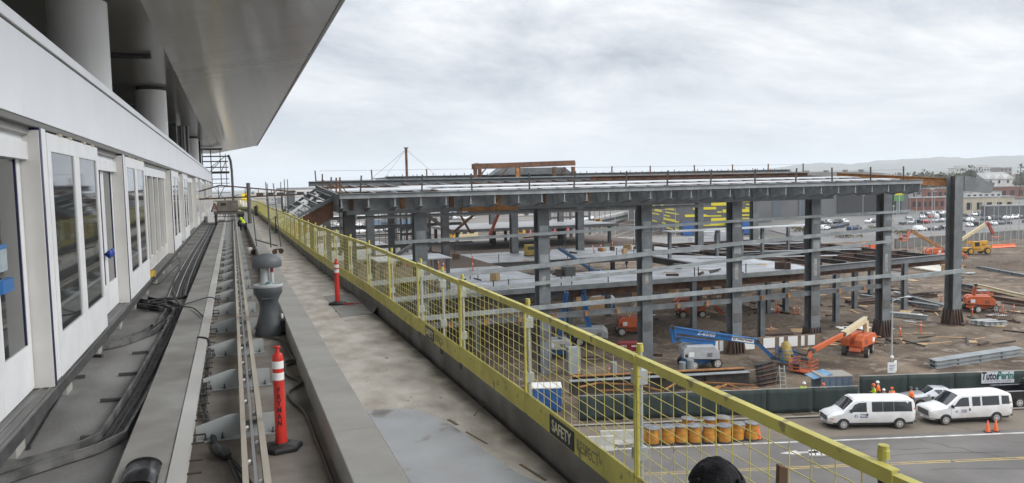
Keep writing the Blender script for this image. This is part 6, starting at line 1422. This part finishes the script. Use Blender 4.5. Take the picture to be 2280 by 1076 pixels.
# =============== beyond the site ===============
yard=K('yard_ballast',(.13,.12,.105),.95,c2=(.20,.185,.165),sc=.06,stain=.4,ssc=.03)
lot=K('lot_asphalt',(.15,.148,.145),.9,c2=(.20,.195,.19),sc=.05,stain=.3,ssc=.04)
def area(name,pts,z,mt): m=MB(); m.add([(p[0],p[1],z) for p in pts],[tuple(range(len(pts)))]); return struct(m.build(name,mt))
area('yard_ground',[(-60,165),(150,165),(150,215),(260,330),(260,420),(-60,420)],GZ-.2,yard)
area('parking_lot',[(150,170),(380,120),(560,300),(420,420),(300,330),(175,225)],GZ-.16,lot)
area('service_road',[(66,168),(150,168),(150,200),(120,225),(66,205)],GZ-.14,K('road_pale',(.22,.215,.205),.9,c2=(.18,.175,.17),sc=.1))
area('dark_lot',[(6,150),(60,150),(60,260),(6,300)],GZ-.12,K('dark_asphalt',(.05,.05,.052),.9,c2=(.075,.075,.075),sc=.05))
railm=K('track_rail',(.12,.085,.065),.6)
def track(pts):
    for off_ in (-.75,.75):
        m=MB(); P=[V((p[0],p[1],GZ-.1)) for p in pts]
        for a,b in zip(P,P[1:]): d=(b-a).normalized(); nrm=V((-d.y,d.x,0))*off_; m.bar(a+nrm,b+nrm,.28,.2)
        struct(m.build('track_rail',railm))
for k in range(7): track([(95+6*k,215+2*k),(150+7*k,300-3*k),(230+9*k,335-8*k),(330+10*k,352-10*k)])
for k in range(4): track([(20,236+9*k),(150,262+9*k),(260,300+8*k)])
# --------------- big maintenance buildings ---------------
wallg=K('cladding_dark',(.085,.088,.092),.6,c2=(.105,.108,.112),sc=.15); wallm=K('cladding_mid',(.095,.097,.10),.6,c2=(.12,.12,.122),sc=.1)
yell=K('stripe_yellow',(.66,.56,.03),.5); roofg=K('roof_grey',(.30,.30,.30),.8,c2=(.24,.24,.24),sc=.05)
def face_box(t,name,a,b,depth,h,mt,z0=GZ-.2,roofm=roofg):   # building block whose visible face runs from a to b
    d=(b-a); d.z=0; L_=d.length; an=math.atan2(d.y,d.x)
    m=MB(); m.box(0,L_,0,depth,0,h); o=m.build(name,mt,t); m=MB(); m.box(-.3,L_+.3,-.3,depth+.3,h+.002,h+.5); m.build('roof',roofm,t); return L_
def building(name,lab,a,b,depth,h,mt,cat='building',grp=None,roofm=roofg):
    d=b-a; t=thing(name,lab,cat,(a.x,a.y,GZ-.2),math.atan2(d.y,d.x),grp); L_=face_box(t,'wall',a,b,depth,h,mt,roofm=roofm); return t,L_
a=at(1515,523,GZ); b=at(1684,519,GZ); rn=random.Random(11)
t,L_=building('maintenance_building','dark grey maintenance building covered with scattered yellow stripes behind the steel frame',a,b,60,12.3,wallg)
for i in range(46):
    w_=rn.uniform(1.2,7); x=rn.uniform(.2,L_-w_-.2) if rn.random()<.4 else max(.2,min(L_-w_-.2,rn.gauss(L_*.7,L_*.25))); z=rn.choice((1.2,2.9,4.4,5.9,7.1,8.2,9.4,10.4,11.3)); hh=rn.choice((.35,.45,.8,1.0))
    m=MB(); m.box(x,x+w_,-.14-.004*(i%9),-.01,z,z+hh); m.build('yellow_stripe',yell,t)
for i in range(34):
    w_=rn.uniform(3,16); y=rn.uniform(.5,58-w_); z=rn.choice((1.2,2.6,4.0,5.4,6.6,7.8,9.0,10.2)); m=MB(); m.box(-.14-.004*(i%9),-.01,y,y+w_,z,z+rn.choice((.35,.45,.8))); m.build('yellow_stripe',yell,t)
m=MB(); m.box(.5,3.6,-3.2,-.5,.1,4.4); m.build('blue_bay',bluet,t); m=MB(); m.box(14.5,24,-2.5,-.5,.2,4.2); m.build('blue_bay',bluet,t)
a2=at(1400,487,GZ); b2=at(1516,500,GZ)
t,L2=building('maintenance_wing','long grey wing with thin yellow stripes reaching back left of the striped building',a2,b2,40,10.5,wallm)
for i in range(22):
    w_=rn.uniform(2,11); x=rn.uniform(.2,max(.5,L2-w_)); z=rn.choice((8.9,7.4,6.4,5.2,4.4,3.4,2.4)); m=MB(); m.box(x,min(L2,x+w_),-.14-.004*(i%9),-.01,z,z+.35); m.build('yellow_stripe',yell,t)
a3=at(1684,487,GZ); b3=at(2022,476,GZ)
t,L3=building('depot_building','huge mid grey depot with dark roller doors and roof vents behind the right columns',a3,b3,80,17.5,wallm)
for f in (.02,.10,.27,.36): 
    m=MB(); m.box(L3*f,L3*f+L3*.06,-.2,-.01,.3,9.5); m.build('roller_door',K('roller_door',(.09,.105,.125),.6),t)
m=MB(); m.box(L3*.52,L3*.95,-.2,-.01,.3,12.5); m.build('dark_loading_bay',K('bay_black',(.03,.03,.032),.8),t)
for f in (.0,.05,.4,.12): m=MB(); m.box(L3*f,L3*(f+.09),-.25,-.02,11.8+8*f%1.5,12.4+8*f%1.5); m.build('yellow_stripe',yell,t)
for f in (.3,.42,.55,.68,.79): m=MB(); m.lathe([(.5,0),(.5,1.5),(1.3,2.6),(1.3,3.0)],n=10); o=m.build('roof_vent',roofg,t); o.location=(L3*f,12,18.0)
m=MB(); m.prism([(L3*.2,17.9),(L3*.35,20.2),(L3*.8,20.0),(L3,18.4)],10,60,'y'); m.build('roof_hump',K('roof_dark',(.17,.165,.155),.8,c2=(.21,.205,.19),sc=.1),t)
# --------------- trains in the yard ---------------
def train(lab,a,b,col,band):
    d=b-a; L_=d.length; t=thing('light_rail_train',lab,'train',(a.x,a.y,GZ-.1),math.atan2(d.y,d.x))
    m=MB(); m.prism([(-1.3,.4),(-1.35,2.6),(-1.0,3.6),(1.0,3.6),(1.35,2.6),(1.3,.4)],0,L_,'x'); m.build('body',col,t,bevel=.15)
    for sg in (-1,1):
        n=int(L_/2.6)
        for i in range(n): x=.8+(L_-1.6)*i/n; m=MB(); m.box(x,x+1.9,sg*1.40-.03,sg*1.40+.03,1.7,2.7); m.build('window',glass2,t)
    m=MB(); m.box(-.06,1.2,-1.37,1.37,.5,3.3); m.build('cab_end',band,t); m=MB(); m.box(-.12,-.065,-.9,.9,1.9,3.0); m.build('cab_window',glass2,t)
    m=MB(); m.box(2,L_-2,-.8,.8,3.602,3.95); m.build('roof_equipment',liftgrey,t); m=MB(); m.box(1.5,L_-1.5,-.9,.9,.05,.42); m.build('bogies',black,t); return t
train('silver light rail train with a yellow nose on the tracks right of the deck',at(1331,505,GZ),at(1392,490,GZ),cars,telyel)
train('silver and yellow train further left in the yard seen through the frame',at(1272,508,GZ),at(1318,500,GZ),carw,telyel)
train('magenta wrapped train standing behind the mezzanine slab',at(1160,530,GZ),at(1262,522,GZ),K('train_magenta',(.42,.03,.10),.4,c2=(.55,.20,.12),sc=.6),telyel)
train('yellow nosed train standing left of the magenta one',at(1005,533,GZ),at(1060,529,GZ),K('train_yellow',(.5,.42,.25),.4),telyel)
# --------------- parked cars ---------------
protos=[]
for nm,mt in (('white',carw),('black',carb),('silver',cars),('dark grey',cargy),('dark blue',carbl),('red',carr),('white',carw)):
    for st_,kd in ((SED,'sedan'),(SUV,'tall car')):
        protos.append((nm,kd,car(nm+' '+kd+' parked in the far car park rows',(0,0,0),0,st_,mt,'cars parked beyond the site',detail=False)))
rn=random.Random(3); used=set(); wts=[3,3,3,3,2,2,2,2,1,1,1,1,3,3]
def put(px,py,ang,z=GZ-.14,jit=1.0,lab=None):
    i=rn.choices(range(len(protos)),wts)[0]; nm,kd,o=protos[i]; q=at(px,py,z); q=V((q.x+rn.uniform(-jit,jit),q.y+rn.uniform(-jit,jit),z))
    if i not in used and lab is None: used.add(i); c=o
    else: c=dup(o,q)
    c.location=q; c.rotation_euler=(0,0,ang+rn.choice((0,math.pi))+rn.uniform(-.05,.05))
    if lab: c['label']=c['label'].replace('far car park rows',lab); c['group']='cars parked '+lab
def row(p0,p1,n,ang,skip=.12,**k):
    for i in range(n):
        if rn.random()<skip: continue
        f=i/max(1,n-1); put(p0[0]+(p1[0]-p0[0])*f,p0[1]+(p1[1]-p0[1])*f,ang,**k)
row((2012,500),(2130,493),9,.5); row((2050,515),(2125,508),4,.0); row((2135,506),(2290,496),9,.9); row((2020,488),(2290,476),24,.9); row((2140,494),(2290,486),13,.4); row((2120,476),(2300,466),20,.9)
row((1840,512),(1878,506),4,.3); row((1880,518),(1915,512),3,.3); row((1836,500),(1880,497),5,.4); row((1935,497),(1980,494),5,.2); row((2060,480),(2120,476),8,1.0)
row((760,505),(905,500),12,.2,lab='behind the left of the frame'); row((770,520),(900,516),9,.2,lab='behind the left of the frame'); row((900,492),(1050,488),16,.9,lab='behind the left of the frame'); row((1000,476),(1180,470),24,.9,lab='in the far rail yard'); row((930,482),(1120,478),20,.6,lab='in the far rail yard'); row((1000,466),(1240,460),26,.9,lab='in the far rail yard'); row((900,470),(1000,468),10,.3,lab='in the far rail yard')
for i,(nm,kd,o) in enumerate(protos):
    if i not in used:
        for ch in list(o.children_recursive): bpy.data.objects.remove(ch)
        ORIG.remove(o); bpy.data.objects.remove(o)
# --------------- town buildings ---------------
brick=K('brick_red',(.22,.085,.055),.85,c2=(.17,.07,.05),sc=.4); beige=K('stucco_beige',(.48,.42,.31),.85,c2=(.42,.37,.28),sc=.2); stw=K('stucco_white',(.56,.55,.52),.8,c2=(.48,.47,.45),sc=.2); rtile=K('roof_tile_red',(.17,.10,.08),.85)
def bld(lab,x0,x1,yb,yt,mt,depth=25,rows_=1,cols=8,roofm=roofg,name='town_building',win=True,grp=None):
    a=at(x0,yb,GZ); b=at(x1,yb-(x1-x0)*.0215,GZ); dist=a.length
    h=(yb-yt)*(a.x*.3347+a.y*.939)/F
    t,L_=building(name,lab,a,b,depth,h,mt,grp=grp,roofm=roofm)
    if win:
        for r in range(rows_):
            for c in range(cols):
                x=L_*(c+.28)/cols; z=h*(r+.30)/rows_; m=MB(); m.box(x,x+L_*.46/cols,-.2,-.01,z,z+h*.42/rows_); m.build('window',glass2,t)
    return t
bld('long low brick building behind the far car park left of the last column',2028,2116,468,441,brick,7,1,7)
bld('taller brick block with pale roof just behind the long brick building',2062,2112,448,420,brick,6,1,4)
bld('long beige stucco building behind the far car park right of the last column',2146,2258,478,440,beige,6,1,5)
bld('dark fenced low building at the right edge before the beige one',2198,2300,486,459,wallg,4,1,3,win=False)
bld('pale low roofed shed range between the last column and the brick wall',2150,2230,446,428,stw,6,1,6)
bld('long red brick building with a pale roof at the far right',2188,2300,443,417,brick,6,1,6)
t=bld('white multi storey apartment block with rows of dark windows on the right horizon',2128,2226,419,375,stw,18,5,16)
bld('grey brown end block of the apartments on the right horizon',2226,2252,418,374,K('apt_brown',(.23,.205,.18),.8),18,5,3)
bld('pale upper penthouse range behind the apartment block',2140,2200,404,370,stw,30,1,10)
# gabled white house
a=at(2192,428,GZ); b=at(2256,426,GZ); d=b-a; L_=d.length; h=12
t=thing('gabled_house','white house with three gables and arched windows left of the brick building','house',(a.x,a.y,GZ-.2),math.atan2(d.y,d.x))
m=MB(); m.box(0,L_,0,20,0,h); m.build('wall',stw,t); m=MB(); m.prism([(-1,h),(10,h+6.5),(21,h)],-1,L_+1,'x'); m.build('roof',roofg,t)
for i in range(3): x=L_*(.2+.3*i); m=MB(); m.prism([(x-4.5,h),(x,h+4.5),(x+4.5,h)],-1.2,6,'y'); m.build('gable',stw,t); m=MB(); m.box(x-1.1,x+1.1,-.3,-.01,h-4,h-1); m.build('window',glass2,t)
# billboard cluster left of the seventh column
for (px,yb,w_,h_,mt,lab) in ((1995,425,22,18,K('sign_pale',(.34,.36,.36),.5),'small pale upper sign board of the stacked signs by the depot'),(1990,448,22,24,K('sign_green',(.10,.25,.08),.5),'green lower sign board of the stacked signs by the depot')):
    q=at(px,478,GZ); k=(q.x*.3347+q.y*.939)/F; t=thing('sign_board',lab,'sign',q,VA); 
    m=MB(); m.box(0,w_*k,-.2,.2,(478-yb)*k,(478-yb+h_)*k); m.build('board',mt,t); m=MB(); m.box(w_*k*.3,w_*k*.4,.21,.6,0,(478-yb+h_*.8)*k); m.build('sign_post',galv,t)
    m=MB(); m.box(w_*k*.1,w_*k*.9,-.24,-.21,(478-yb+h_*.55)*k,(478-yb+h_*.75)*k); m.build('sign_band',yell if mt.name!='sign_pale' else bluet,t)
# many small town roofs to the horizon
rn=random.Random(21); pr=[]
for k,(mt,rm,lab) in enumerate(((stw,rtile,'small white house with a red roof in the distant town'),(beige,roofg,'small beige house with a grey roof in the distant town'),(stw,roofg,'low white flat building in the distant town'),(brick,roofg,'small brick building in the distant town'))):
    t=thing('small_house',lab,'house',(0,0,0),0,'small houses of the distant town'); m=MB(); m.box(-8,8,-6,6,0,6); m.build('wall',mt,t)
    m=MB(); m.prism([(-6.6,6),(0,9.4),(6.6,6)],-8.6,8.6,'x') if k!=2 else m.box(-8.4,8.4,-6.4,6.4,6.002,6.6); m.build('roof',rm,t); 
    for x in (-5,0,5): m=MB(); m.box(x-1,x+1,-6.15,-6.01,2,4); m.build('window',glass2,t)
    pr.append(t)
spots=[]
while len(spots)<130:
    px=rn.uniform(1990,2330); D_=rn.uniform(600,1600) if px<2170 else rn.uniform(950,1700)
    spots.append((px,D_))
for i in range(60): spots.append((rn.uniform(560,1960),rn.uniform(600,1500)))
for i,(px,D_) in enumerate(spots):
    hy=421-(px-516)*.0215; q=at(px,hy+18*F/D_,GZ)
    o=pr[i] if i<4 else dup(pr[rn.randrange(4)],q); o.location=(q.x,q.y,GZ-.3); o.rotation_euler=(0,0,rn.choice((0,.3,-.3,1.57))+VA); s_=rn.uniform(.8,1.6); o.scale=(s_*rn.uniform(.8,1.8),s_,s_*rn.uniform(.7,1.1))
# --------------- trees ---------------
def leafcrown(n,rx,rz,cz,sz,seed):
    r=random.Random(seed); m=MB(); cl=[V((r.gauss(0,.45)*rx,r.gauss(0,.45)*rx,cz+r.gauss(0,.42)*rz)) for _ in range(14)]
    for i in range(n):
        c=r.choice(cl); p=c+V((r.gauss(0,.22)*rx,r.gauss(0,.22)*rx,r.gauss(0,.22)*rz)); a=V((r.gauss(0,1),r.gauss(0,1),r.gauss(0,1))).normalized(); b=a.cross(V((r.gauss(0,1),r.gauss(0,1),r.gauss(0,1)))).normalized()
        s_=sz*r.uniform(.6,1.4); m.add([p-a*s_-b*s_*.6,p+a*s_-b*s_*.6,p+a*s_+b*s_*.6,p-a*s_+b*s_*.6],[(0,1,2,3)])
    return m
tp=[]
for k,(mt,lab,rx,rz,cz) in enumerate(((leaf1,'dark green round crowned tree in the distant town',4.2,3.6,6.5),(leaf2,'olive brown loose tree in the distant town',4.6,3.2,6.2),(leaf1,'tall narrow dark tree in the distant town',2.2,5.5,8))):
    t=thing('town_tree',lab,'tree',(0,0,0),0,'trees of the distant town'); leafcrown(420,rx,rz,cz,.55,k).build('crown',mt,t)
    m=MB(); m.tube([(0,0,0),(.1,0,cz*.5),(.1,.1,cz)],[.35,.25,.1],6)
    for a in range(4): m.tube([(0,0,cz*.45),(math.cos(a*1.6)*rx*.5,math.sin(a*1.6)*rx*.5,cz*.95)],[.15,.04],5)
    m.build('trunk',trunkm,t); tp.append(t)
rn=random.Random(8); ts_=[]
for i in range(60): ts_.append((rn.uniform(1980,2320),rn.uniform(700,1400)))
for i in range(80): ts_.append((rn.uniform(1990,2190),rn.uniform(560,900)))
for i in range(34): ts_.append((rn.uniform(600,1990),rn.uniform(600,1500)))
for i,(px,D_) in enumerate(ts_):
    hy=421-(px-516)*.0215; q=at(px,hy+18*F/D_,GZ); k=rn.choices((0,1,2),(4,4,1))[0]; o=tp[i] if i<3 else dup(tp[k],q); o.location=(q.x,q.y,GZ-.3); o.rotation_euler=(0,0,rn.random()*6); s_=rn.uniform(1.0,1.9); o.scale=(s_,s_,s_)
def palm(lab,px,D_,h_):
    hy=421-(px-516)*.0215; q=at(px,hy+18*F/D_,GZ); t=thing('palm_tree',lab,'palm',(q.x,q.y,GZ-.3))
    MB().tube([(0,0,0),(.2,0,h_*.6),(.1,0,h_)],[.35,.25,.22],7).build('trunk',trunkm,t); m=MB(); r=random.Random(int(px))
    for k in range(26):
        a=r.random()*6.28; e_=r.uniform(-.5,1.2); p=V((.1,0,h_)); d=V((math.cos(a)*math.cos(e_),math.sin(a)*math.cos(e_),math.sin(e_))); w_=V((-math.sin(a),math.cos(a),0))*.30
        p1=p+d*1.5; p2=p1+V((d.x,d.y,d.z-.5)).normalized()*1.3; m.add([p-w_*.4,p+w_*.4,p1+w_,p1-w_],[(0,1,2,3)]); m.add([p1-w_,p1+w_,p2+w_*.3,p2-w_*.3],[(0,1,2,3)])
    m.build('crown',leaf1,t)
palm('tall palm tree rising right of the apartment block',2271,520,22); palm('shorter palm tree on the horizon left of the apartment block',2105,800,16); palm('small palm tree above the roofs at the far right edge',2262,760,15)
# shrubs on the car park islands
for px,py,lab in ((1885,528,'low dry tan shrub bed before the white cars right of the fourth column'),(2010,522,'low dry tan shrub bed along the car park edge left of the last columns'),(1950,512,'small dry shrub on the kerb island behind the dark column'),(1780,515,'pale dry shrub by the curved kerb of the yard road')):
    q=at(px,py,GZ); t=thing('shrub',lab,'shrub',q); leafcrown(260,2.6,.7,.6,.22,int(px)).build('foliage',K('dry_leaf',(.20,.165,.09),.9,c2=(.13,.115,.06),sc=1),t); MB().tube([(0,0,-.2),(0,0,.6)],.08,5).build('stem',trunkm,t)
# --------------- light poles and fence posts ---------------
lpole=thing('light_pole','slim pale light pole standing in the yards beyond the steel frame','light pole',(0,0,0),0,'light poles beyond the site')
MB().lathe([(.11,0),(.07,9)],n=8).build('pole',K('pole_pale',(.36,.37,.37),.5),lpole); m=MB(); m.box(-1.0,1.0,-.12,.12,9.0,9.15); m.build('pole_head',K('pole_pale',(.55,.55,.55),.5),lpole)
for i,(px,py,s_) in enumerate([(1413,540,1.2),(1340,545,1.2),(1370,535,1.0),(1478,520,.9),(1504,530,1.1),(1737,482,1.1),(1781,484,1.0),(1796,482,.9),(1872,480,1.3),(1885,480,1.0),(1921,500,1.2),(2040,505,1.3),(2056,500,1.1),(2074,520,1.5),(2080,515,1.4),(2103,510,1.2),(2160,520,1.4),(2180,545,1.3),(2190,560,1.5),(2212,520,1.2),(2222,520,1.2),(2240,530,1.3),(2249,530,1.2),(2268,540,1.3),(1640,505,.9),(1165,505,1.0),(1095,510,.9),(1265,500,1.0),(1988,560,1.2),(2145,470,1.6),(2026,470,1.5)]):
    q=at(px,py,GZ); o=lpole if i==0 else dup(lpole,q); o.location=(q.x,q.y,GZ-.2); o.rotation_euler=(0,0,rn.random()*3); o.scale=(s_*.8,s_*.8,s_)
fp=thing('yard_fence_post','thin grey chain link fence post along the yard edges','fence post',(0,0,0),0,'yard fence posts')
MB().tube([(0,0,0),(0,0,3.0)],.06,5).build('post',galv,fp); MB().tube([(0,0,3.0),(.25,0,3.3)],.04,5).build('post_tip',galv,fp)
def prow(a,b,n):
    A=at(*a,GZ); B=at(*b,GZ)
    for i in range(n): yield A+(B-A)*(i/(n-1))
L_=list(prow((1990,560),(2290,540),22))+list(prow((1760,545),(2000,520),16))+list(prow((1400,560),(1500,548),8))+list(prow((2000,590),(2130,575),8))
for i,q in enumerate(L_):
    o=fp if i==0 else dup(fp,q); o.location=(q.x,q.y,GZ-.15)
# rail wall crossing the right and its orange water barriers
A=at(1995,552,GZ); B=at(2330,526,GZ); d=B-A; t=thing('rail_wall','long grey concrete wall with a pale coping running across the far right','wall',(A.x,A.y,GZ-.2),math.atan2(d.y,d.x)); W=d.length
m=MB(); m.box(0,W,0,.5,0,2.3); m.build('wall',K('wall_dark',(.12,.118,.112),.9,c2=(.16,.155,.15),sc=.3),t); m=MB(); m.box(0,W,-.15,.7,2.303,2.6); m.build('coping',conc,t)
wb=thing('water_barrier','orange plastic water barrier at the far right before the grey wall','barrier',(0,0,0),0,'orange water barriers'); m=MB(); m.prism([(-.45,0),(-.18,.55),(-.14,1.05),(.14,1.05),(.18,.55),(.45,0)],-1.4,1.4,'x'); m.build('barrier_shell',orange2,wb,bevel=.04); m=MB(); m.lathe([(.08,1.05),(.08,1.12)],n=8); m.build('filler_cap',black,wb)
for i in range(6):
    q=at(2216+7*i,552-.4*i,GZ); o=wb if i==0 else dup(wb,q); o.location=q; o.rotation_euler=(0,0,VA+.2); o.scale=(.8,.8,.75)
for i,(px,py,mt,lab,s_) in enumerate(((1375,545,bluet,'blue skip beside the pale gravel heap in the yard',(4,2.4,2)),(1935,555,orange2,'orange machine crate on the dirt seen between the last columns',(3,1.6,1.6)),(1425,548,galv,'stack of pale frames by the yard fence',(5,2,1.4)),(1600,540,deckm,'white stack of sheets before the striped building',(9,4,3.2)),(1560,545,liftgrey,'second pale stack of sheets before the striped building',(6,3,2)),(2120,610,ply,'small plywood hut shape beyond the last column',(3,2,1.6)),(2190,660,orange,'small orange machine cover on the far dirt',(2.2,1.2,.9)),(780,497,stw,'long white roofed shed behind the left of the frame',(30,8,3.5)),(870,505,K('trailer_blue',(.12,.19,.28),.5),'long blue topped trailer behind the left of the frame',(22,3,3)),(1180,480,stw,'white storage shed in the far rail yard',(16,8,4)),(1060,455,stw,'long white shed roof near the horizon of the rail yard',(60,20,6)))):
    q=at(px,py,GZ); t=thing('yard_unit',lab,'yard unit',(q.x,q.y,GZ-.1),VA+.15*(i%3)); m=MB(); m.box(-s_[0]/2,s_[0]/2,-s_[1]/2,s_[1]/2,.1,s_[2]); b_=m.build('unit_body',mt,t,bevel=.04)
    m=MB(); m.box(-s_[0]/2-.05,s_[0]/2+.05,-s_[1]/2-.05,s_[1]/2+.05,s_[2]+.003,s_[2]+.12); m.build('unit_top',mt if i%2 else roofg,t); m=MB(); m.box(-s_[0]/2+.2,s_[0]/2-.2,-s_[1]/2+.2,s_[1]/2-.2,0,.1); m.build('unit_skid',dkgrey,t)
    m=MB(); m.box(-s_[0]*.2,-s_[0]*.05,-s_[1]/2-.03,-s_[1]/2-.002,.3,s_[2]*.8); m.build('unit_door',dkgrey,b_)
# --------------- far left: white train, sign and banner across the lot ---------------
a=atY(566,437,235); 
t=thing('people_mover_train','white windowed train on the far curve of the guideway','train',(a.x,a.y,-1.0),-.06); m=MB(); m.box(0,23,0,2.8,.9,3.0); m.build('body',stw,t,bevel=.2)
for i in range(8): m=MB(); m.box(.6+2.8*i,2.5+2.8*i,-.04,-.002,1.7,2.5); m.build('window',glass2,t)
q=atY(546,440,190); t=thing('yellow_sign','square yellow sign board far along the curved walkway','sign',(q.x,q.y,-.5),0); m=MB(); m.box(-.75,.75,-.06,.06,.5,2.2); m.build('board',K('sign_yellow',(.85,.62,.02),.5),t); m=MB(); m.box(-.06,.06,.07,.19,-.3,2.0); m.build('sign_post',galv,t)
q=at(655,440,GZ); t=thing('pink_hoarding','pink and dark printed hoarding along the far lot edge left of the frame','hoarding',(q.x,q.y,GZ),-.1); m=MB(); m.box(-60,10,0,.5,0,9); m.build('dark_sheet',K('hoarding_dark',(.05,.055,.07),.7,c2=(.10,.12,.10),sc=.05),t); m=MB(); m.box(12,60,0,.5,0,9); m.build('pink_sheet',K('hoarding_pink',(.45,.10,.17),.7,c2=(.30,.25,.25),sc=.06),t); m=MB(); m.box(62,150,0,.5,0,12); m.build('green_sheet',K('hoarding_grey',(.10,.12,.12),.8),t)
for i,(px,yt,D_) in enumerate(((700,418,900),(660,424,1200),(640,426,1100),(720,420,800),(600,428,1300))):
    hy=421-(px-516)*.0215; q=at(px,hy+18*F/D_,GZ); t=thing('flat_roofed_building',('wide grey','long pale','low dusty','broad white','flat tan')[i]+' building on the left horizon beyond the lot','building',(q.x,q.y,GZ-.3)); m=MB(); m.box(-40,40,0,30,0,18+D_*(hy-yt)/F); m.build('wall',(wallm,stw,beige,stw,beige)[i],t); m=MB(); m.box(-40.5,40.5,-.5,30.5,18.05+D_*(hy-yt)/F,18.8+D_*(hy-yt)/F); m.build('roof',roofg,t)
    for k in range(9): m=MB(); m.box(-36+8*k,-32+8*k,-.2,-.01,9,13); m.build('window',glass2,t)
# light standards and fence by the dark lot left of the slanted wing
for px,yb,yt,lab in ((655,500,428,'dark lamp post before the dark lot left of the slanted wing'),(630,485,435,'thin post with a small white sign in the dark lot')):
    q=atY(px,yb,120); zt_=atY(px,yt,120).z; t=thing('lot_lamp_post',lab,'lamp post',(q.x,q.y,GZ)); MB().tube([(0,0,0),(0,0,zt_-GZ)],.12,6).build('post',darksteel,t); m=MB(); m.box(-.35,.35,-.1,.1,zt_-GZ,zt_-GZ+.25); m.build('lamp_head',darksteel,t)
# --------------- hills ---------------
prof=[(1450,400),(1600,392),(1700,377),(1760,369),(1820,362),(1900,365),(1960,357),(2040,353),(2100,349),(2160,352),(2220,347),(2280,346),(2400,350),(2600,362),(2800,372)]
m=MB(); n=140; rows=10
def yprof(px):
    for (a,b),(c,d) in zip(prof,prof[1:]):
        if a<=px<=c: return b+(d-b)*(px-a)/(c-a)
    return prof[-1][1]
for j in range(rows+1):
    f=j/rows
    for i in range(n+1):
        px=1450+1350*i/n; d=ray(px,yprof(px)); dd=V((d.x,d.y,0)).length; D_=4200+2600*f
        zt_=HC+d.z/dd*6800; p=V((d.x,d.y,0))/dd*D_
        r=NZ.fractal(V((px*.012,f*2.2,4)),1,2,5)
        z=GZ-1+(zt_-GZ)*(f**1.3)*(1+.5*r*(1-f))+(6*NZ.noise(V((px*.05,f*3,1))) if f>.3 else 0)
        m.v.append((p.x,p.y,z))
for j in range(rows):
    for i in range(n): m.f.append((j*(n+1)+i,j*(n+1)+i+1,(j+1)*(n+1)+i+1,(j+1)*(n+1)+i))
o=struct(m.build('hills',K('hill_scrub',(.11,.105,.07),.95,c2=(.07,.08,.05),sc=.004,stain=.3,ssc=.002),smooth='all'))
# --------------- haze ---------------
hm=bpy.data.materials.new('haze'); hm.use_nodes=True; t_=hm.node_tree; t_.nodes.remove(t_.nodes['Principled BSDF']); pv=t_.nodes.new('ShaderNodeVolumePrincipled'); pv.inputs['Color'].default_value=(.88,.93,.985,1); pv.inputs['Density'].default_value=HAZE; pv.inputs['Anisotropy'].default_value=.1
t_.links.new(pv.outputs[0],t_.nodes['Material Output'].inputs['Volume'])
MC['haze']=hm
if HAZE>0:
    m=MB(); m.box(-12500,14500,-3500,16500,GZ-2,260); o=m.build('haze',hm); o['kind']='stuff'; o.visible_shadow=True
for o in ORIG:
    if '_o' in o: del o['_o']
for o in list(bpy.data.objects):
    if '_o' in o: del o['_o']
